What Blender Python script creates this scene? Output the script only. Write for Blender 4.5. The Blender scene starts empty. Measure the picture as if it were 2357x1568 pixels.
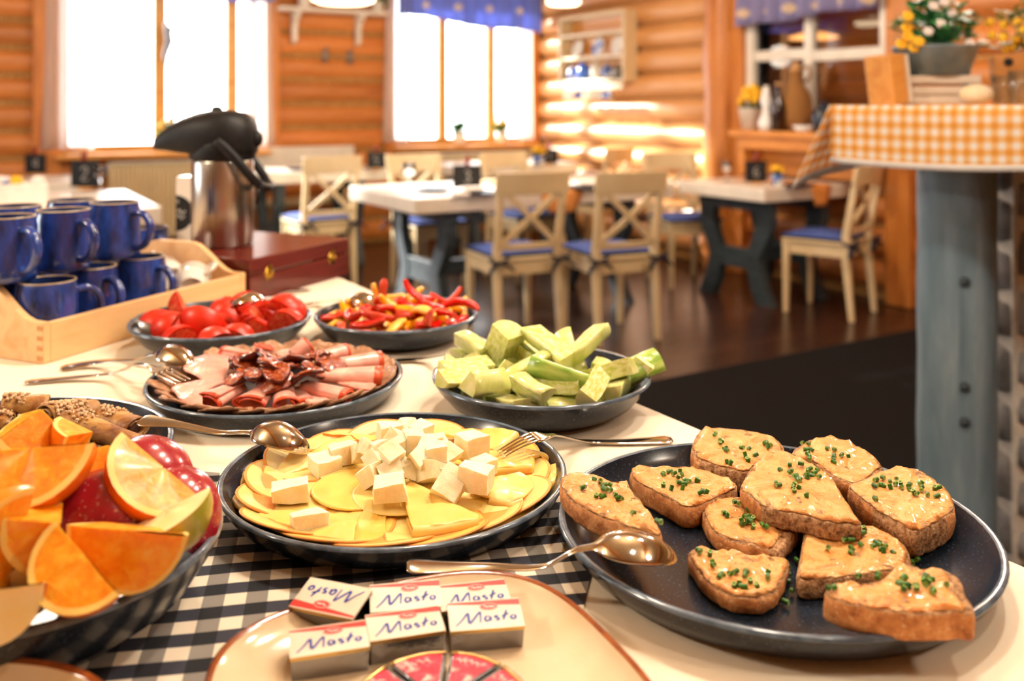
import bpy, math, random
from mathutils import Vector, Matrix, noise

# ------------------------------------------------------------------ camera, world, light, exposure
SC = bpy.context.scene
COL = SC.collection
RND = random.Random(11)
F, CX, HY, CAMZ = 2130.0, 1178.5, 245.0, 1.25
TT = 0.875                                   # height of the buffet table top

cam = bpy.data.cameras.new('camera')
cam.sensor_width = 36.0
cam.lens = 36.0 * F / 2357.0
cam.shift_y = (HY - 784.0) / 2357.0
cam.clip_start = 0.02
cam.dof.use_dof = True
cam.dof.focus_distance = 0.86
cam.dof.aperture_fstop = 4.2
camo = bpy.data.objects.new('camera', cam)
COL.objects.link(camo)
camo.location = (0, 0, CAMZ)
camo.rotation_euler = (math.pi / 2, 0, 0)
SC.camera = camo

W = bpy.data.worlds.new('world')
SC.world = W
W.use_nodes = True
W.node_tree.nodes['Background'].inputs[0].default_value = (0.93, 0.97, 1.0, 1)
W.node_tree.nodes['Background'].inputs[1].default_value = 9.0

SC.view_settings.view_transform = 'Standard'
SC.view_settings.look = 'None'
SC.view_settings.gamma = 1.0
SC.view_settings.use_curve_mapping = False
SC.view_settings.exposure = 0.08

AR = math.radians(31)
cA, sA = math.cos(AR), math.sin(AR)
def uv(u, v, z=0.0):
    "room axes: u runs along the back wall, v towards it"
    return Vector((u * cA - v * sA, u * sA + v * cA, z))

def lamp(kind, loc, energy, col, size=0.1, aim=None, spot=None, size_y=None, blend=0.5):
    l = bpy.data.lights.new('lamp_light', kind)
    l.energy = energy
    l.color = col
    if kind == 'AREA':
        l.size = size
        if size_y:
            l.shape = 'RECTANGLE'
            l.size_y = size_y
    else:
        l.shadow_soft_size = size
    if kind == 'SPOT' and spot:
        l.spot_size = math.radians(spot)
        l.spot_blend = blend
    o = bpy.data.objects.new('lamp_light', l)
    COL.objects.link(o)
    o.location = loc
    if aim is not None:
        o.rotation_euler = (Vector(aim) - Vector(loc)).to_track_quat('-Z', 'Y').to_euler()
    return o

# low morning sun from beyond the back windows
sun = bpy.data.lights.new('sun', 'SUN'); sun.energy = 24.0; sun.angle = math.radians(4); sun.color = (1.0, 0.95, 0.86)
suno = bpy.data.objects.new('sun', sun); COL.objects.link(suno)
_sd = uv(1.0, -2.0, 0); suno.rotation_euler = Vector((_sd.x, _sd.y, -_sd.length * math.tan(math.radians(22)))).to_track_quat('-Z', 'Y').to_euler()
WARM = (1.0, 0.87, 0.70)
# lamps hanging over the buffet, out of the frame, followed by added lights
lamp('SPOT', (-0.10, 1.75, 2.45), 48, WARM, 0.05, (-0.1, 0.9, TT), 110)
lamp('SPOT', (0.95, 1.45, 2.45), 48, WARM, 0.05, (0.3, 0.8, TT), 110)
lamp('SPOT', (0.60, 0.10, 2.5), 18, WARM, 0.06, (0.1, 0.8, TT), 120)  # added front fill on the buffet, not a hanging lamp
lamp('POINT', (0.38, 1.35, 2.25), 42, WARM, 0.06)  # added light that brightens the front of the counter cloth
# ceiling lamps over the dining room
for (u, v, e) in ((3.0, 4.6, 70), (0.4, 4.6, 60), (3.6, 2.2, 60), (-1.5, 1.5, 90), (1.6, -0.9, 45)):
    lamp('POINT', uv(u, v, 2.35), e, WARM, 0.12)
# daylight through the windows
def portal(loc, to, sx, sy):
    o = lamp('AREA', loc, 1, (1, 1, 1), sx, to, size_y=sy)
    o.data.cycles.is_portal = True
portal(uv(1.46, 8.10, 1.6), uv(1.46, 5, 1.6), 1.6, 1.5)
portal(uv(4.25, 8.10, 1.6), uv(4.25, 5, 1.6), 1.6, 1.5)
portal(uv(-4.15, 4.2, 1.6), uv(0, 4.2, 1.6), 2.2, 1.5)

# ------------------------------------------------------------------ helpers
def lin(h):
    if isinstance(h, (tuple, list)):
        return (h[0], h[1], h[2], 1.0)
    r = []
    for i in (0, 2, 4):
        c = int(h[i:i + 2], 16) / 255.0
        r.append(c / 12.92 if c <= 0.04045 else ((c + 0.055) / 1.055) ** 2.4)
    return (r[0], r[1], r[2], 1.0)

class MT:
    "procedural material builder"
    def __init__(s, name, col='808080', rough=0.5, metal=0.0, spec=None, coat=0.0, sss=0.0, sssr=(0.01, 0.006, 0.004), trans=0.0, ior=None, emit=None, estr=0.0, alpha=None):
        s.m = bpy.data.materials.new(name)
        s.m.use_nodes = True
        s.t = s.m.node_tree
        s.b = s.t.nodes['Principled BSDF']
        s.inp('Base Color', lin(col)); s.inp('Roughness', rough); s.inp('Metallic', metal)
        if spec is not None: s.inp('Specular IOR Level', spec)
        if coat: s.inp('Coat Weight', coat); s.inp('Coat Roughness', 0.08)
        if sss:
            s.inp('Subsurface Weight', sss); s.inp('Subsurface Radius', (1.0, 0.6, 0.35)); s.inp('Subsurface Scale', sssr[0])
        if trans: s.inp('Transmission Weight', trans)
        if ior: s.inp('IOR', ior)
        if emit: s.inp('Emission Color', lin(emit)); s.inp('Emission Strength', estr)
        if alpha is not None: s.inp('Alpha', alpha)
        s.co = None
    def inp(s, k, v): s.b.inputs[k].default_value = v
    def n(s, typ, **kw):
        x = s.t.nodes.new(typ)
        for k, v in kw.items(): setattr(x, k, v)
        return x
    def L(s, a, b): s.t.links.new(a, b)
    def coord(s, stretch=(1, 1, 1), rnd=False, kind='Object'):
        tc = s.n('ShaderNodeTexCoord'); mp = s.n('ShaderNodeMapping')
        mp.inputs['Scale'].default_value = stretch
        s.L(tc.outputs[kind], mp.inputs['Vector'])
        if rnd:
            oi = s.n('ShaderNodeObjectInfo'); ml = s.n('ShaderNodeMath', operation='MULTIPLY'); ml.inputs[1].default_value = 37.0
            s.L(oi.outputs['Random'], ml.inputs[0]); s.L(ml.outputs[0], mp.inputs['Location'])
        return mp.outputs['Vector']
    def noise(s, scale, vec=None, detail=4.0, rough=0.55, dist=0.0):
        x = s.n('ShaderNodeTexNoise'); x.inputs['Scale'].default_value = scale; x.inputs['Detail'].default_value = detail
        x.inputs['Roughness'].default_value = rough; x.inputs['Distortion'].default_value = dist
        if vec is not None: s.L(vec, x.inputs['Vector'])
        return x.outputs['Fac']
    def ramp(s, fac, stops):
        r = s.n('ShaderNodeValToRGB'); e = r.color_ramp.elements
        while len(e) < len(stops): e.new(0.5)
        for i, (p, c) in enumerate(stops): e[i].position = p; e[i].color = lin(c)
        s.L(fac, r.inputs['Fac']); return r.outputs['Color']
    def mix(s, fac, a, b, mode='MIX'):
        x = s.n('ShaderNodeMix', data_type='RGBA', blend_type=mode)
        for i, v in ((0, fac), (6, a), (7, b)):
            if isinstance(v, (int, float)): x.inputs[i].default_value = v
            elif isinstance(v, (str, tuple)): x.inputs[i].default_value = lin(v)
            else: s.L(v, x.inputs[i])
        return x.outputs[2]
    def math(s, op, a, b=None):
        x = s.n('ShaderNodeMath', operation=op)
        for i, v in ((0, a), (1, b)):
            if v is None: continue
            if isinstance(v, (int, float)): x.inputs[i].default_value = v
            else: s.L(v, x.inputs[i])
        return x.outputs[0]
    def col(s, c): s.L(c, s.b.inputs['Base Color']); return s
    def rough(s, c): s.L(c, s.b.inputs['Roughness']); return s
    def bump(s, h, strength=0.3, dist=0.002):
        x = s.n('ShaderNodeBump'); x.inputs['Strength'].default_value = strength; x.inputs['Distance'].default_value = dist
        s.L(h, x.inputs['Height']); s.L(x.outputs['Normal'], s.b.inputs['Normal']); return s

def mottled(name, c1, c2, scale=20, stretch=(1, 1, 1), rough=0.5, bump=0.0, bd=0.002, rnd=False, lo=0.35, hi=0.65, **k):
    m = MT(name, c1, rough, **k)
    f = m.noise(scale, m.coord(stretch, rnd))
    m.col(m.ramp(f, [(lo, c1), (hi, c2)]))
    if bump: m.bump(f, bump, bd)
    return m.m

class MB:
    "collects geometry and links it as one mesh object"
    def __init__(s): s.v = []; s.f = []; s.mi = []; s.sm = []
    def add(s, vs, fs, mi=0, sm=True, M=None):
        o = len(s.v)
        s.v += [tuple(M @ Vector(p)) if M is not None else tuple(p) for p in vs]
        s.f += [tuple(i + o for i in f) for f in fs]
        s.mi += [mi] * len(fs); s.sm += [sm] * len(fs)
        return s
    def box(s, c, d, mi=0, M=None):
        x, y, z = d[0] / 2, d[1] / 2, d[2] / 2
        vs = [(c[0] + i * x, c[1] + j * y, c[2] + k * z) for i in (-1, 1) for j in (-1, 1) for k in (-1, 1)]
        return s.add(vs, [(0, 1, 3, 2), (4, 6, 7, 5), (0, 4, 5, 1), (2, 3, 7, 6), (0, 2, 6, 4), (1, 5, 7, 3)], mi, False, M)
    def hexa(s, b, t, mi=0, sm=False):
        "b, t: matching rings of points"
        n = len(b)
        return s.add(list(b) + list(t), [tuple(range(n))[::-1], tuple(range(n, 2 * n))] + [(i, (i + 1) % n, n + (i + 1) % n, n + i) for i in range(n)], mi, sm)
    def prism(s, poly, z0, z1, mi=0, M=None, smside=False):
        n = len(poly)
        vs = [(p[0], p[1], z0) for p in poly] + [(p[0], p[1], z1) for p in poly]
        s.add(vs, [tuple(range(n))[::-1], tuple(range(n, 2 * n))], mi, False, M)
        return s.add(vs, [(i, (i + 1) % n, n + (i + 1) % n, n + i) for i in range(n)], mi, smside, M)
    def lathe(s, prof, n=32, c=(0, 0, 0), mi=0, M=None, close=False, shape=None, mis=None):
        vs = []; fs = []; ms = []
        for r, z in prof:
            for k in range(n):
                a = 2 * math.pi * k / n
                q = shape(a) if shape else 1.0
                vs.append((c[0] + r * q * math.cos(a), c[1] + r * q * math.sin(a), c[2] + z))
        for i in range(len(prof) - 1):
            for k in range(n):
                j = (k + 1) % n
                fs.append((i * n + k, i * n + j, (i + 1) * n + j, (i + 1) * n + k)); ms.append(mis[i] if mis else mi)
        o = len(s.v)
        s.add(vs, fs, 0, True, M)
        for q in range(len(ms)): s.mi[-len(ms) + q] = ms[q]
        return s
    def tube(s, path, rad, n=8, mi=0, caps=True, flat=1.0, up=None, M=None, sm=True):
        "path of points, radius number or list; flat squashes the section along its second axis"
        P = [Vector(p) for p in path]; k = len(P)
        R = rad if isinstance(rad, (list, tuple)) else [rad] * k
        FL = flat if isinstance(flat, (list, tuple)) else [flat] * k
        vs = []; fs = []
        ref = Vector(up) if up else None
        for i in range(k):
            t = (P[min(i + 1, k - 1)] - P[max(i - 1, 0)]).normalized()
            if ref is None: ref = Vector((0, 0, 1)) if abs(t.z) < 0.9 else Vector((1, 0, 0))
            sd = t.cross(ref)
            if sd.length < 1e-6: sd = t.orthogonal()
            sd.normalize(); nr = sd.cross(t).normalized()
            if not up: ref = nr
            for q in range(n):
                a = 2 * math.pi * (q + 0.5) / n
                vs.append(P[i] + sd * (R[i] * math.cos(a)) + nr * (R[i] * FL[i] * math.sin(a)))
        for i in range(k - 1):
            for q in range(n):
                j = (q + 1) % n
                fs.append((i * n + q, i * n + j, (i + 1) * n + j, (i + 1) * n + q))
        if caps: fs += [tuple(range(n))[::-1], tuple(range((k - 1) * n, k * n))]
        return s.add(vs, fs, mi, sm, M)
    def sphere(s, c, r, nu=12, nv=8, mi=0, M=None):
        rx, ry, rz = r if isinstance(r, (tuple, list)) else (r, r, r)
        vs = [(c[0], c[1], c[2] - rz)]; fs = []
        for i in range(1, nv):
            t = math.pi * i / nv
            for k in range(nu):
                a = 2 * math.pi * k / nu
                vs.append((c[0] + rx * math.sin(t) * math.cos(a), c[1] + ry * math.sin(t) * math.sin(a), c[2] - rz * math.cos(t)))
        vs.append((c[0], c[1], c[2] + rz)); e = len(vs) - 1
        for k in range(nu): fs.append((0, 1 + (k + 1) % nu, 1 + k))
        for i in range(nv - 2):
            for k in range(nu):
                a, b = 1 + i * nu + k, 1 + i * nu + (k + 1) % nu
                fs.append((a, b, b + nu, a + nu))
        for k in range(nu): fs.append((e, e - nu + k, e - nu + (k + 1) % nu))
        return s.add(vs, fs, mi, True, M)
    def grid(s, fn, nu, nv, mi=0, sm=True, M=None, wrap=False):
        vs = [fn(i / nu, j / nv) for j in range(nv + 1) for i in range(nu + 1)]
        w = nu + 1
        return s.add(vs, [(j * w + i, j * w + i + 1, (j + 1) * w + i + 1, (j + 1) * w + i) for j in range(nv) for i in range(nu)], mi, sm, M)
    def mesh(s, name, mats):
        me = bpy.data.meshes.new(name)
        me.from_pydata(s.v, [], s.f)
        for m in (mats if isinstance(mats, (list, tuple)) else [mats]): me.materials.append(m)
        me.polygons.foreach_set('material_index', s.mi)
        me.polygons.foreach_set('use_smooth', s.sm)
        me.update()
        return me
    def build(s, name, mats, parent=None, loc=None, rot=None, bevel=0.0, seg=2, solid=0.0, subsurf=0):
        return link(name, s.mesh(name, mats), parent, loc, rot, bevel, seg, solid, subsurf)

def link(name, me, parent=None, loc=None, rot=None, bevel=0.0, seg=2, solid=0.0, subsurf=0):
    o = bpy.data.objects.new(name, me)
    COL.objects.link(o)
    if parent is not None: o.parent = parent
    if loc is not None: o.location = loc
    if rot is not None: o.rotation_euler = rot if not isinstance(rot, (int, float)) else (0, 0, rot)
    if solid:
        d = o.modifiers.new('solid', 'SOLIDIFY'); d.thickness = abs(solid); d.offset = 1 if solid > 0 else -1
    if subsurf:
        d = o.modifiers.new('sub', 'SUBSURF'); d.levels = d.render_levels = subsurf
    if bevel:
        d = o.modifiers.new('bevel', 'BEVEL'); d.width = bevel; d.segments = seg; d.limit_method = 'ANGLE'; d.angle_limit = 0.6
        d.harden_normals = False
    return o

def tag(o, label=None, cat=None, group=None, kind=None):
    if label: o['label'] = label
    if cat: o['category'] = cat
    if group: o['group'] = group
    if kind: o['kind'] = kind
    return o

def thing(name, label, cat, loc=(0, 0, 0), rz=0.0, group=None):
    o = bpy.data.objects.new(name, None); COL.objects.link(o)
    o.location = loc; o.rotation_euler = (0, 0, rz) if isinstance(rz, (int, float)) else rz
    o.empty_display_size = 0.05
    return tag(o, label, cat, group)

def struct(o): o['kind'] = 'structure'; return o

def kids(o): return [c for c in bpy.data.objects if c.parent == o]
KC = {}
def dup(root, loc=None, rz=None, label=None, group=None):
    r = root.copy(); COL.objects.link(r)
    if loc is not None: r.location = loc
    if rz is not None: r.rotation_euler = (0, 0, rz) if isinstance(rz, (int, float)) else rz
    if label: r['label'] = label
    if group: r['group'] = group
    for ch in root.children:
        c = ch.copy(); COL.objects.link(c); c.parent = r
        for g in ch.children:
            d = g.copy(); COL.objects.link(d); d.parent = c
    return r

def at(x, y, z):
    "where the sight line through a point of the photograph meets height z"
    d = F * (CAMZ - z) / (y - HY)
    return Vector(((x - CX) * d / F, d, z))
def atd(x, y, d):
    return Vector(((x - CX) * d / F, d, CAMZ - (y - HY) * d / F))
def lerp(a, b, t): return a + (b - a) * t
def smooth_poly(pts, per=4):
    "closed Catmull-Rom through 2-D points"
    n = len(pts); out = []
    for i in range(n):
        p0, p1, p2, p3 = (pts[(i + k - 1) % n] for k in range(4))
        for q in range(per):
            t = q / per
            out.append(tuple(0.5 * (2 * p1[k] + (p2[k] - p0[k]) * t + (2 * p0[k] - 5 * p1[k] + 4 * p2[k] - p3[k]) * t * t + (3 * p1[k] - p0[k] - 3 * p2[k] + p3[k]) * t ** 3) for k in range(2)))
    return out
def spline(pts, per=6):
    "open Catmull-Rom through points of any dimension"
    P = [pts[0]] + list(pts) + [pts[-1]]; out = []
    D = len(pts[0])
    for i in range(1, len(P) - 2):
        p0, p1, p2, p3 = P[i - 1:i + 3]
        for q in range(per):
            t = q / per
            out.append(tuple(0.5 * (2 * p1[k] + (p2[k] - p0[k]) * t + (2 * p0[k] - 5 * p1[k] + 4 * p2[k] - p3[k]) * t * t + (3 * p1[k] - p0[k] - 3 * p2[k] + p3[k]) * t ** 3) for k in range(D)))
    out.append(tuple(pts[-1]))
    return out
# ------------------------------------------------------------------ materials of the room
def wood(name, c1, c2, c3=None, stretch=(1.2, 9, 9), rough=0.5, scale=2.2, bump=0.15, rnd=True, tint=0.0):
    m = MT(name, c1, rough)
    v = m.coord(stretch, rnd)
    f = m.noise(scale, v, 6, 0.6, 0.6)
    c = m.ramp(f, [(0.28, c1), (0.5, c2), (0.72, c3 or c1)])
    if tint:
        oi = m.n('ShaderNodeObjectInfo')
        k = m.math('MULTIPLY_ADD', oi.outputs['Random'], tint); m.t.nodes[-1].inputs[2].default_value = 1.0 - tint / 2
        hs = m.n('ShaderNodeHueSaturation'); m.L(k, hs.inputs['Value']); m.L(c, hs.inputs['Color']); c = hs.outputs['Color']
    m.col(c)
    if bump: m.bump(f, bump, 0.004)
    return m.m
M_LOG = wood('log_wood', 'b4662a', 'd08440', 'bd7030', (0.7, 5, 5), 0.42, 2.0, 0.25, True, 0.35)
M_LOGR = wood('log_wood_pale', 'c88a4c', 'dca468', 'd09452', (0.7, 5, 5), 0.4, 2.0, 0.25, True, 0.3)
M_CHINK = mottled('rope_chinking', '8a5a2c', 'c79a5a', 60, (1, 1, 1), 0.9, 0.5, 0.01)
M_BEAM = wood('beam_wood', 'b46a28', 'd08438', 'a85c20', (6, 6, 0.7), 0.45, 2.0, 0.15, True, 0.2)
M_CEIL = wood('ceiling_wood', 'c8a478', 'd8b88c', 'bc9466', (0.8, 6, 6), 0.55, 2.0, 0.15, True, 0.3)
M_FLOOR = wood('floor_wood', '241511', '3a241b', '2c1a14', (1.0, 9, 9), 0.26, 2.5, 0.06, True, 0.5)
M_PINE = wood('sill_pine', 'd08a3a', 'e2a456', 'c67e30', (1, 8, 8), 0.4, 2.0, 0.1)
M_WHITE = mottled('white_paint', 'dcd6c8', 'ece7da', 6, rough=0.45)
M_CREAM = mottled('cream_paint', 'd8c296', 'e0cca2', 8, (1, 1, 1), 0.38)
M_TABLE = mottled('white_table_top', 'e8e0d2', 'f4eee2', 5, (1, 6, 1), 0.3)
M_BLUEGREY = mottled('blue_grey_paint', '2a353c', '39464e', 10, (1, 1, 4), 0.5, 0.1)
M_CUSH = mottled('blue_cushion_cloth', '3c56a4', '4a66b8', 40, (1, 1, 1), 0.85, 0.2)
M_NAVY = mottled('navy_cloth', '14182e', '1c2140', 40, (1, 1, 1), 0.9, 0.2)
M_BLACKCARD = mottled('chalk_black', '17181a', '222427', 8, rough=0.8)
M_CHALK = MT('chalk_white', 'b8b8b4', 0.9).m
M_GLASS = MT('clear_glass', 'ffffff', 0.02, trans=1.0, ior=1.45).m
def pane_mat():
    m = MT('window_glass', 'ffffff', 0.0)
    tr = m.n('ShaderNodeBsdfTransparent'); gl = m.n('ShaderNodeBsdfGlossy'); gl.inputs['Roughness'].default_value = 0.02
    fr = m.n('ShaderNodeFresnel'); fr.inputs['IOR'].default_value = 1.45
    mx = m.n('ShaderNodeMixShader'); m.L(fr.outputs[0], mx.inputs[0]); m.L(tr.outputs[0], mx.inputs[1]); m.L(gl.outputs[0], mx.inputs[2])
    m.L(mx.outputs[0], m.t.nodes['Material Output'].inputs['Surface'])
    return m.m
M_PANE = pane_mat()
def sheer_mat(name, col, tcol, f):
    m = MT(name, col, 0.9)
    d = m.n('ShaderNodeBsdfDiffuse'); d.inputs[0].default_value = lin(col)
    t = m.n('ShaderNodeBsdfTranslucent'); t.inputs[0].default_value = lin(tcol)
    mx = m.n('ShaderNodeMixShader'); mx.inputs[0].default_value = f
    m.L(d.outputs[0], mx.inputs[1]); m.L(t.outputs[0], mx.inputs[2])
    tr = m.n('ShaderNodeBsdfTransparent'); m2 = m.n('ShaderNodeMixShader'); m2.inputs[0].default_value = .55
    m.L(mx.outputs[0], m2.inputs[1]); m.L(tr.outputs[0], m2.inputs[2])
    m.L(m2.outputs[0], m.t.nodes['Material Output'].inputs['Surface'])
    return m.m
M_SHEER = sheer_mat('white_sheer', 'f4f2ee', 'f8f8f8', 0.6)
M_SHADE = MT('lamp_glass_white', 'fff4dc', 0.4, emit='ffe9bd', estr=5.0).m

# ------------------------------------------------------------------ the shell
V0, U0, UL, VF, ZC = 7.97, 5.09, -4.2, -3.2, 2.72
def room_box(mb, u0, u1, v0, v1, z0, z1, mi=0):
    b = [uv(u0, v0, z0), uv(u1, v0, z0), uv(u1, v1, z0), uv(u0, v1, z0)]
    t = [p + Vector((0, 0, z1 - z0)) for p in b]
    return mb.hexa(b, t, mi)
def rbox(name, mats, u0, u1, v0, v1, z0, z1, parent=None, bevel=0.0):
    "a box in room axes whose own origin is its centre"
    mb = MB().box((0, 0, 0), (u1 - u0, v1 - v0, z1 - z0))
    o = mb.build(name, mats, parent, bevel=bevel)
    o.location = uv((u0 + u1) / 2, (v0 + v1) / 2, (z0 + z1) / 2); o.rotation_euler = (0, 0, AR)
    return o

fl = struct(MB().add([uv(UL - .2, VF - .2, -.02), uv(U0 + .2, VF - .2, -.02), uv(U0 + .2, V0 + .2, -.02), uv(UL - .2, V0 + .2, -.02)], [(0, 1, 2, 3)], 0, False).build('floor', M_BLACKCARD))
# floor boards, each laid on its own
k = 0
v = VF
plank_me = {}
while v < V0:
    w = 0.145
    u = UL - (k % 3) * 0.9
    while u < U0:
        L_ = 2.7
        u1, ue = max(u, UL), min(u + L_, U0)
        if ue - u1 > 0.05 and v > 1.2 and ue > -1.0:
            key = round(ue - u1, 2)
            if key not in plank_me:
                plank_me[key] = MB().box((0, 0, 0), (ue - u1 - .003, w - .003, .02)).mesh('floor_board', M_FLOOR)
            o = link('floor_board', plank_me[key], fl)
            o.location = uv((u1 + ue) / 2, v + w / 2, -0.01 + RND.uniform(-.0006, 0)); o.rotation_euler = (0, 0, AR)
        u += L_
    k += 1; v += w

W1 = (0.70, 2.25); W2 = (3.49, 5.0); ZS, ZT = 0.88, 2.36
mb = MB()
for (u0, u1, z0, z1) in ((UL, U0, 0, ZS), (UL, U0, ZT, ZC), (UL, W1[0], ZS, ZT), (W1[1], W2[0], ZS, ZT), (W2[1], U0 + .25, ZS, ZT)):
    room_box(mb, u0, u1, V0 + .03, V0 + .22, z0, z1)
wb = struct(mb.build('wall_back', M_CHINK))
IW = (3.80, 5.04); IZ = (1.10, 2.42)
mb = MB()
for (v0, v1, z0, z1) in ((VF, V0 + .2, 0, IZ[0]), (VF, V0 + .2, IZ[1], ZC), (VF, IW[0], IZ[0], IZ[1]), (IW[1], V0 + .2, IZ[0], IZ[1])):
    room_box(mb, U0 + .05, U0 + .22, v0, v1, z0, z1)
wr = struct(mb.build('wall_right', M_CHINK))
mb = MB()
for (v0, v1, z0, z1) in ((VF, V0, 0, ZS), (VF, V0, 2.3, ZC), (VF, 3.1, ZS, 2.3), (5.3, V0, ZS, 2.3)):
    room_box(mb, UL - .2, UL, v0, v1, z0, z1)
struct(mb.build('wall_left', M_CHINK))
mb = MB(); room_box(mb, UL - .2, U0 + .2, VF - .2, VF, 0, ZC); struct(mb.build('wall_front', M_LOG))
mb = MB(); room_box(mb, UL - .2, U0 + .25, VF - .2, V0 + .25, ZC, ZC + .12); struct(mb.build('ceiling', M_CEIL))

def log_bar(length, h, bulge, seed, axis='u', mat=None, ends=True):
    "one log: rounded face towards the room, slightly wavy along its length; local x along, y out of the wall"
    mb = MB(); n = 7; k = max(2, int(length / 0.45)); r = random.Random(seed)
    ph = r.uniform(0, 9)
    def fn(a, b):
        x = (a - .5) * length; t = (b - .5) * math.pi
        w = 1 + 0.05 * math.sin(x * 2.1 + ph) + 0.03 * math.sin(x * 5.3 + 2 * ph)
        return (x, -bulge * w * math.cos(t) + .02, h / 2 * 0.98 * math.sin(t))
    mb.grid(fn, k, n)
    return mb
rows = []
z = 0.0; PITCH = 0.2125
while z < ZC - .01:
    rows.append((z, min(z + PITCH, ZC))); z += PITCH
for i, (z0, z1) in enumerate(rows):
    zc = (z0 + z1) / 2
    if z1 <= ZS + .02 or z0 >= ZT - .02: spans = [(UL, -0.6), (-0.6, U0)] if i % 2 else [(UL, 1.6), (1.6, U0)]
    else: spans = [(UL, W1[0] - .2), (W1[1] + .16, W2[0] - .08)]
    for (u0, u1) in spans:
        if u1 < -1.2: continue
        o = log_bar(u1 - u0, z1 - z0 - .03, .05, i * 7 + int(u0 * 3)).build('log', M_LOG, wb)
        o.location = uv((u0 + u1) / 2, V0 + .03, zc); o.rotation_euler = (0, 0, AR)
    zc += 0.05
    spans = [(5.45, V0 - .02)]
    if zc < IZ[0] - .02 or zc > IZ[1] + .1: spans.append((2.2, 5.3))
    else: spans += [(2.2, IW[0] - .1)]
    for (v0, v1) in spans:
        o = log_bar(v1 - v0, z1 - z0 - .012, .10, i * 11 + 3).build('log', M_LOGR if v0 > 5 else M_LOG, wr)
        o.location = uv(U0 + .06, (v0 + v1) / 2, min(zc, ZC - .1)); o.rotation_euler = (0, 0, AR - math.pi / 2)

# upright beams beside the windows and the round corner post
def upright(name, u0, u1, d, z0=0.0, z1=ZC, mat=None):
    return struct(rbox(name, mat or M_BEAM, u0, u1, V0 - d, V0 + .03, z0, z1, bevel=.012))
upright('trim_1', W1[0] - .20, W1[0], .07)
upright('trim_2', W1[1], W1[1] + .16, .07)
upright('trim_3', W2[0] - .075, W2[0], .05, ZS - .1, ZT + .05)
upright('trim_4', W2[1], W2[1] + .09, .05)
mb = MB()
mb.lathe([(0.165 + .012 * math.sin(i * 1.7), i * ZC / 14) for i in range(15)], 18, shape=lambda a: 1 + .03 * math.sin(3 * a + 1))
o = struct(mb.build('trim_5', M_BEAM)); o.location = uv(U0 + .02, 5.30, 0)
struct(rbox('trim_6', M_BEAM, U0 - .06, U0 + .08, 5.04, 5.16, 0, ZC, bevel=.01))
struct(rbox('trim_7', M_BEAM, U0 - .06, U0 + .08, 3.62, 3.80, 0, ZC, bevel=.01))
for i, u in enumerate((-0.5, 1.6, 3.7)):
    struct(rbox('trim_%d' % (8 + i), M_BEAM, u - .09, u + .09, VF, V0, ZC - .2, ZC - .001, bevel=.01))

# windows of the back wall: frame, mullions, panes, sill
def window(n, u0, u1, mull):
    w = struct(bpy.data.objects.new('window_%d' % n, None)); COL.objects.link(w)
    w.location = uv((u0 + u1) / 2, V0 + .1, (ZS + ZT) / 2); w.rotation_euler = (0, 0, AR)
    W_, H_ = u1 - u0, ZT - ZS
    t = .06
    fr = MB(); fr.box((0, 0, H_ / 2 - t / 2), (W_, .07, t)); fr.box((0, 0, -H_ / 2 + t / 2), (W_, .07, t))
    for s in (-1, 1): fr.box((s * (W_ / 2 - t / 2), 0, 0), (t, .07, H_ - 2 * t))
    fr.build('window_frame', M_PINE, w)
    for x in mull: MB().box((x * W_, 0, 0), (.095, .06, H_ - 2 * t)).build('mullion', M_PINE, w, bevel=.005)
    xs = [-.5] + list(mull) + [.5]
    for a, b in zip(xs[:-1], xs[1:]):
        MB().box(((a + b) / 2 * W_, .01, 0), ((b - a) * W_ - .095, .006, H_ - 2 * t)).build('pane', M_PANE, w)
    MB().box((0, -.13, -H_ / 2 - .02), (W_ + .1, .30, .04)).build('window_sill', M_PINE, w, bevel=.008)
    return w
window(1, W1[0], W1[1], (-.02, .36))
window(2, W2[0], W2[1], (-.13, .23))
# window to the next room in the log wall, white glazing bars
w3 = struct(bpy.data.objects.new('window_3', None)); COL.objects.link(w3)
w3.location = uv(U0 + .02, (IW[0] + IW[1]) / 2, (IZ[0] + IZ[1]) / 2); w3.rotation_euler = (0, 0, AR - math.pi / 2)
Wd, Hd = IW[1] - IW[0], IZ[1] - IZ[0]
fr = MB(); fr.box((0, 0, Hd / 2 - .04), (Wd, .08, .08)); fr.box((0, 0, -Hd / 2 + .04), (Wd, .08, .08))
for s in (-1, 1): fr.box((s * (Wd / 2 - .035), 0, 0), (.07, .08, Hd - .16))
fr.build('window_frame', M_WHITE, w3, bevel=.006)
MB().box((-.04, 0, 0), (.07, .06, Hd - .16)).build('mullion', M_WHITE, w3, bevel=.005)
for s, a, b in ((0, -Wd / 2 + .07, -.075), (1, -.005, Wd / 2 - .07)):
    MB().box(((a + b) / 2, 0, -.14 - .02 * s), (b - a, .055, .075)).build('crossbar', M_WHITE, w3, bevel=.005)
    MB().box(((a + b) / 2, .01, 0), (b - a, .005, Hd - .16)).build('pane', M_PANE, w3)
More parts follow.
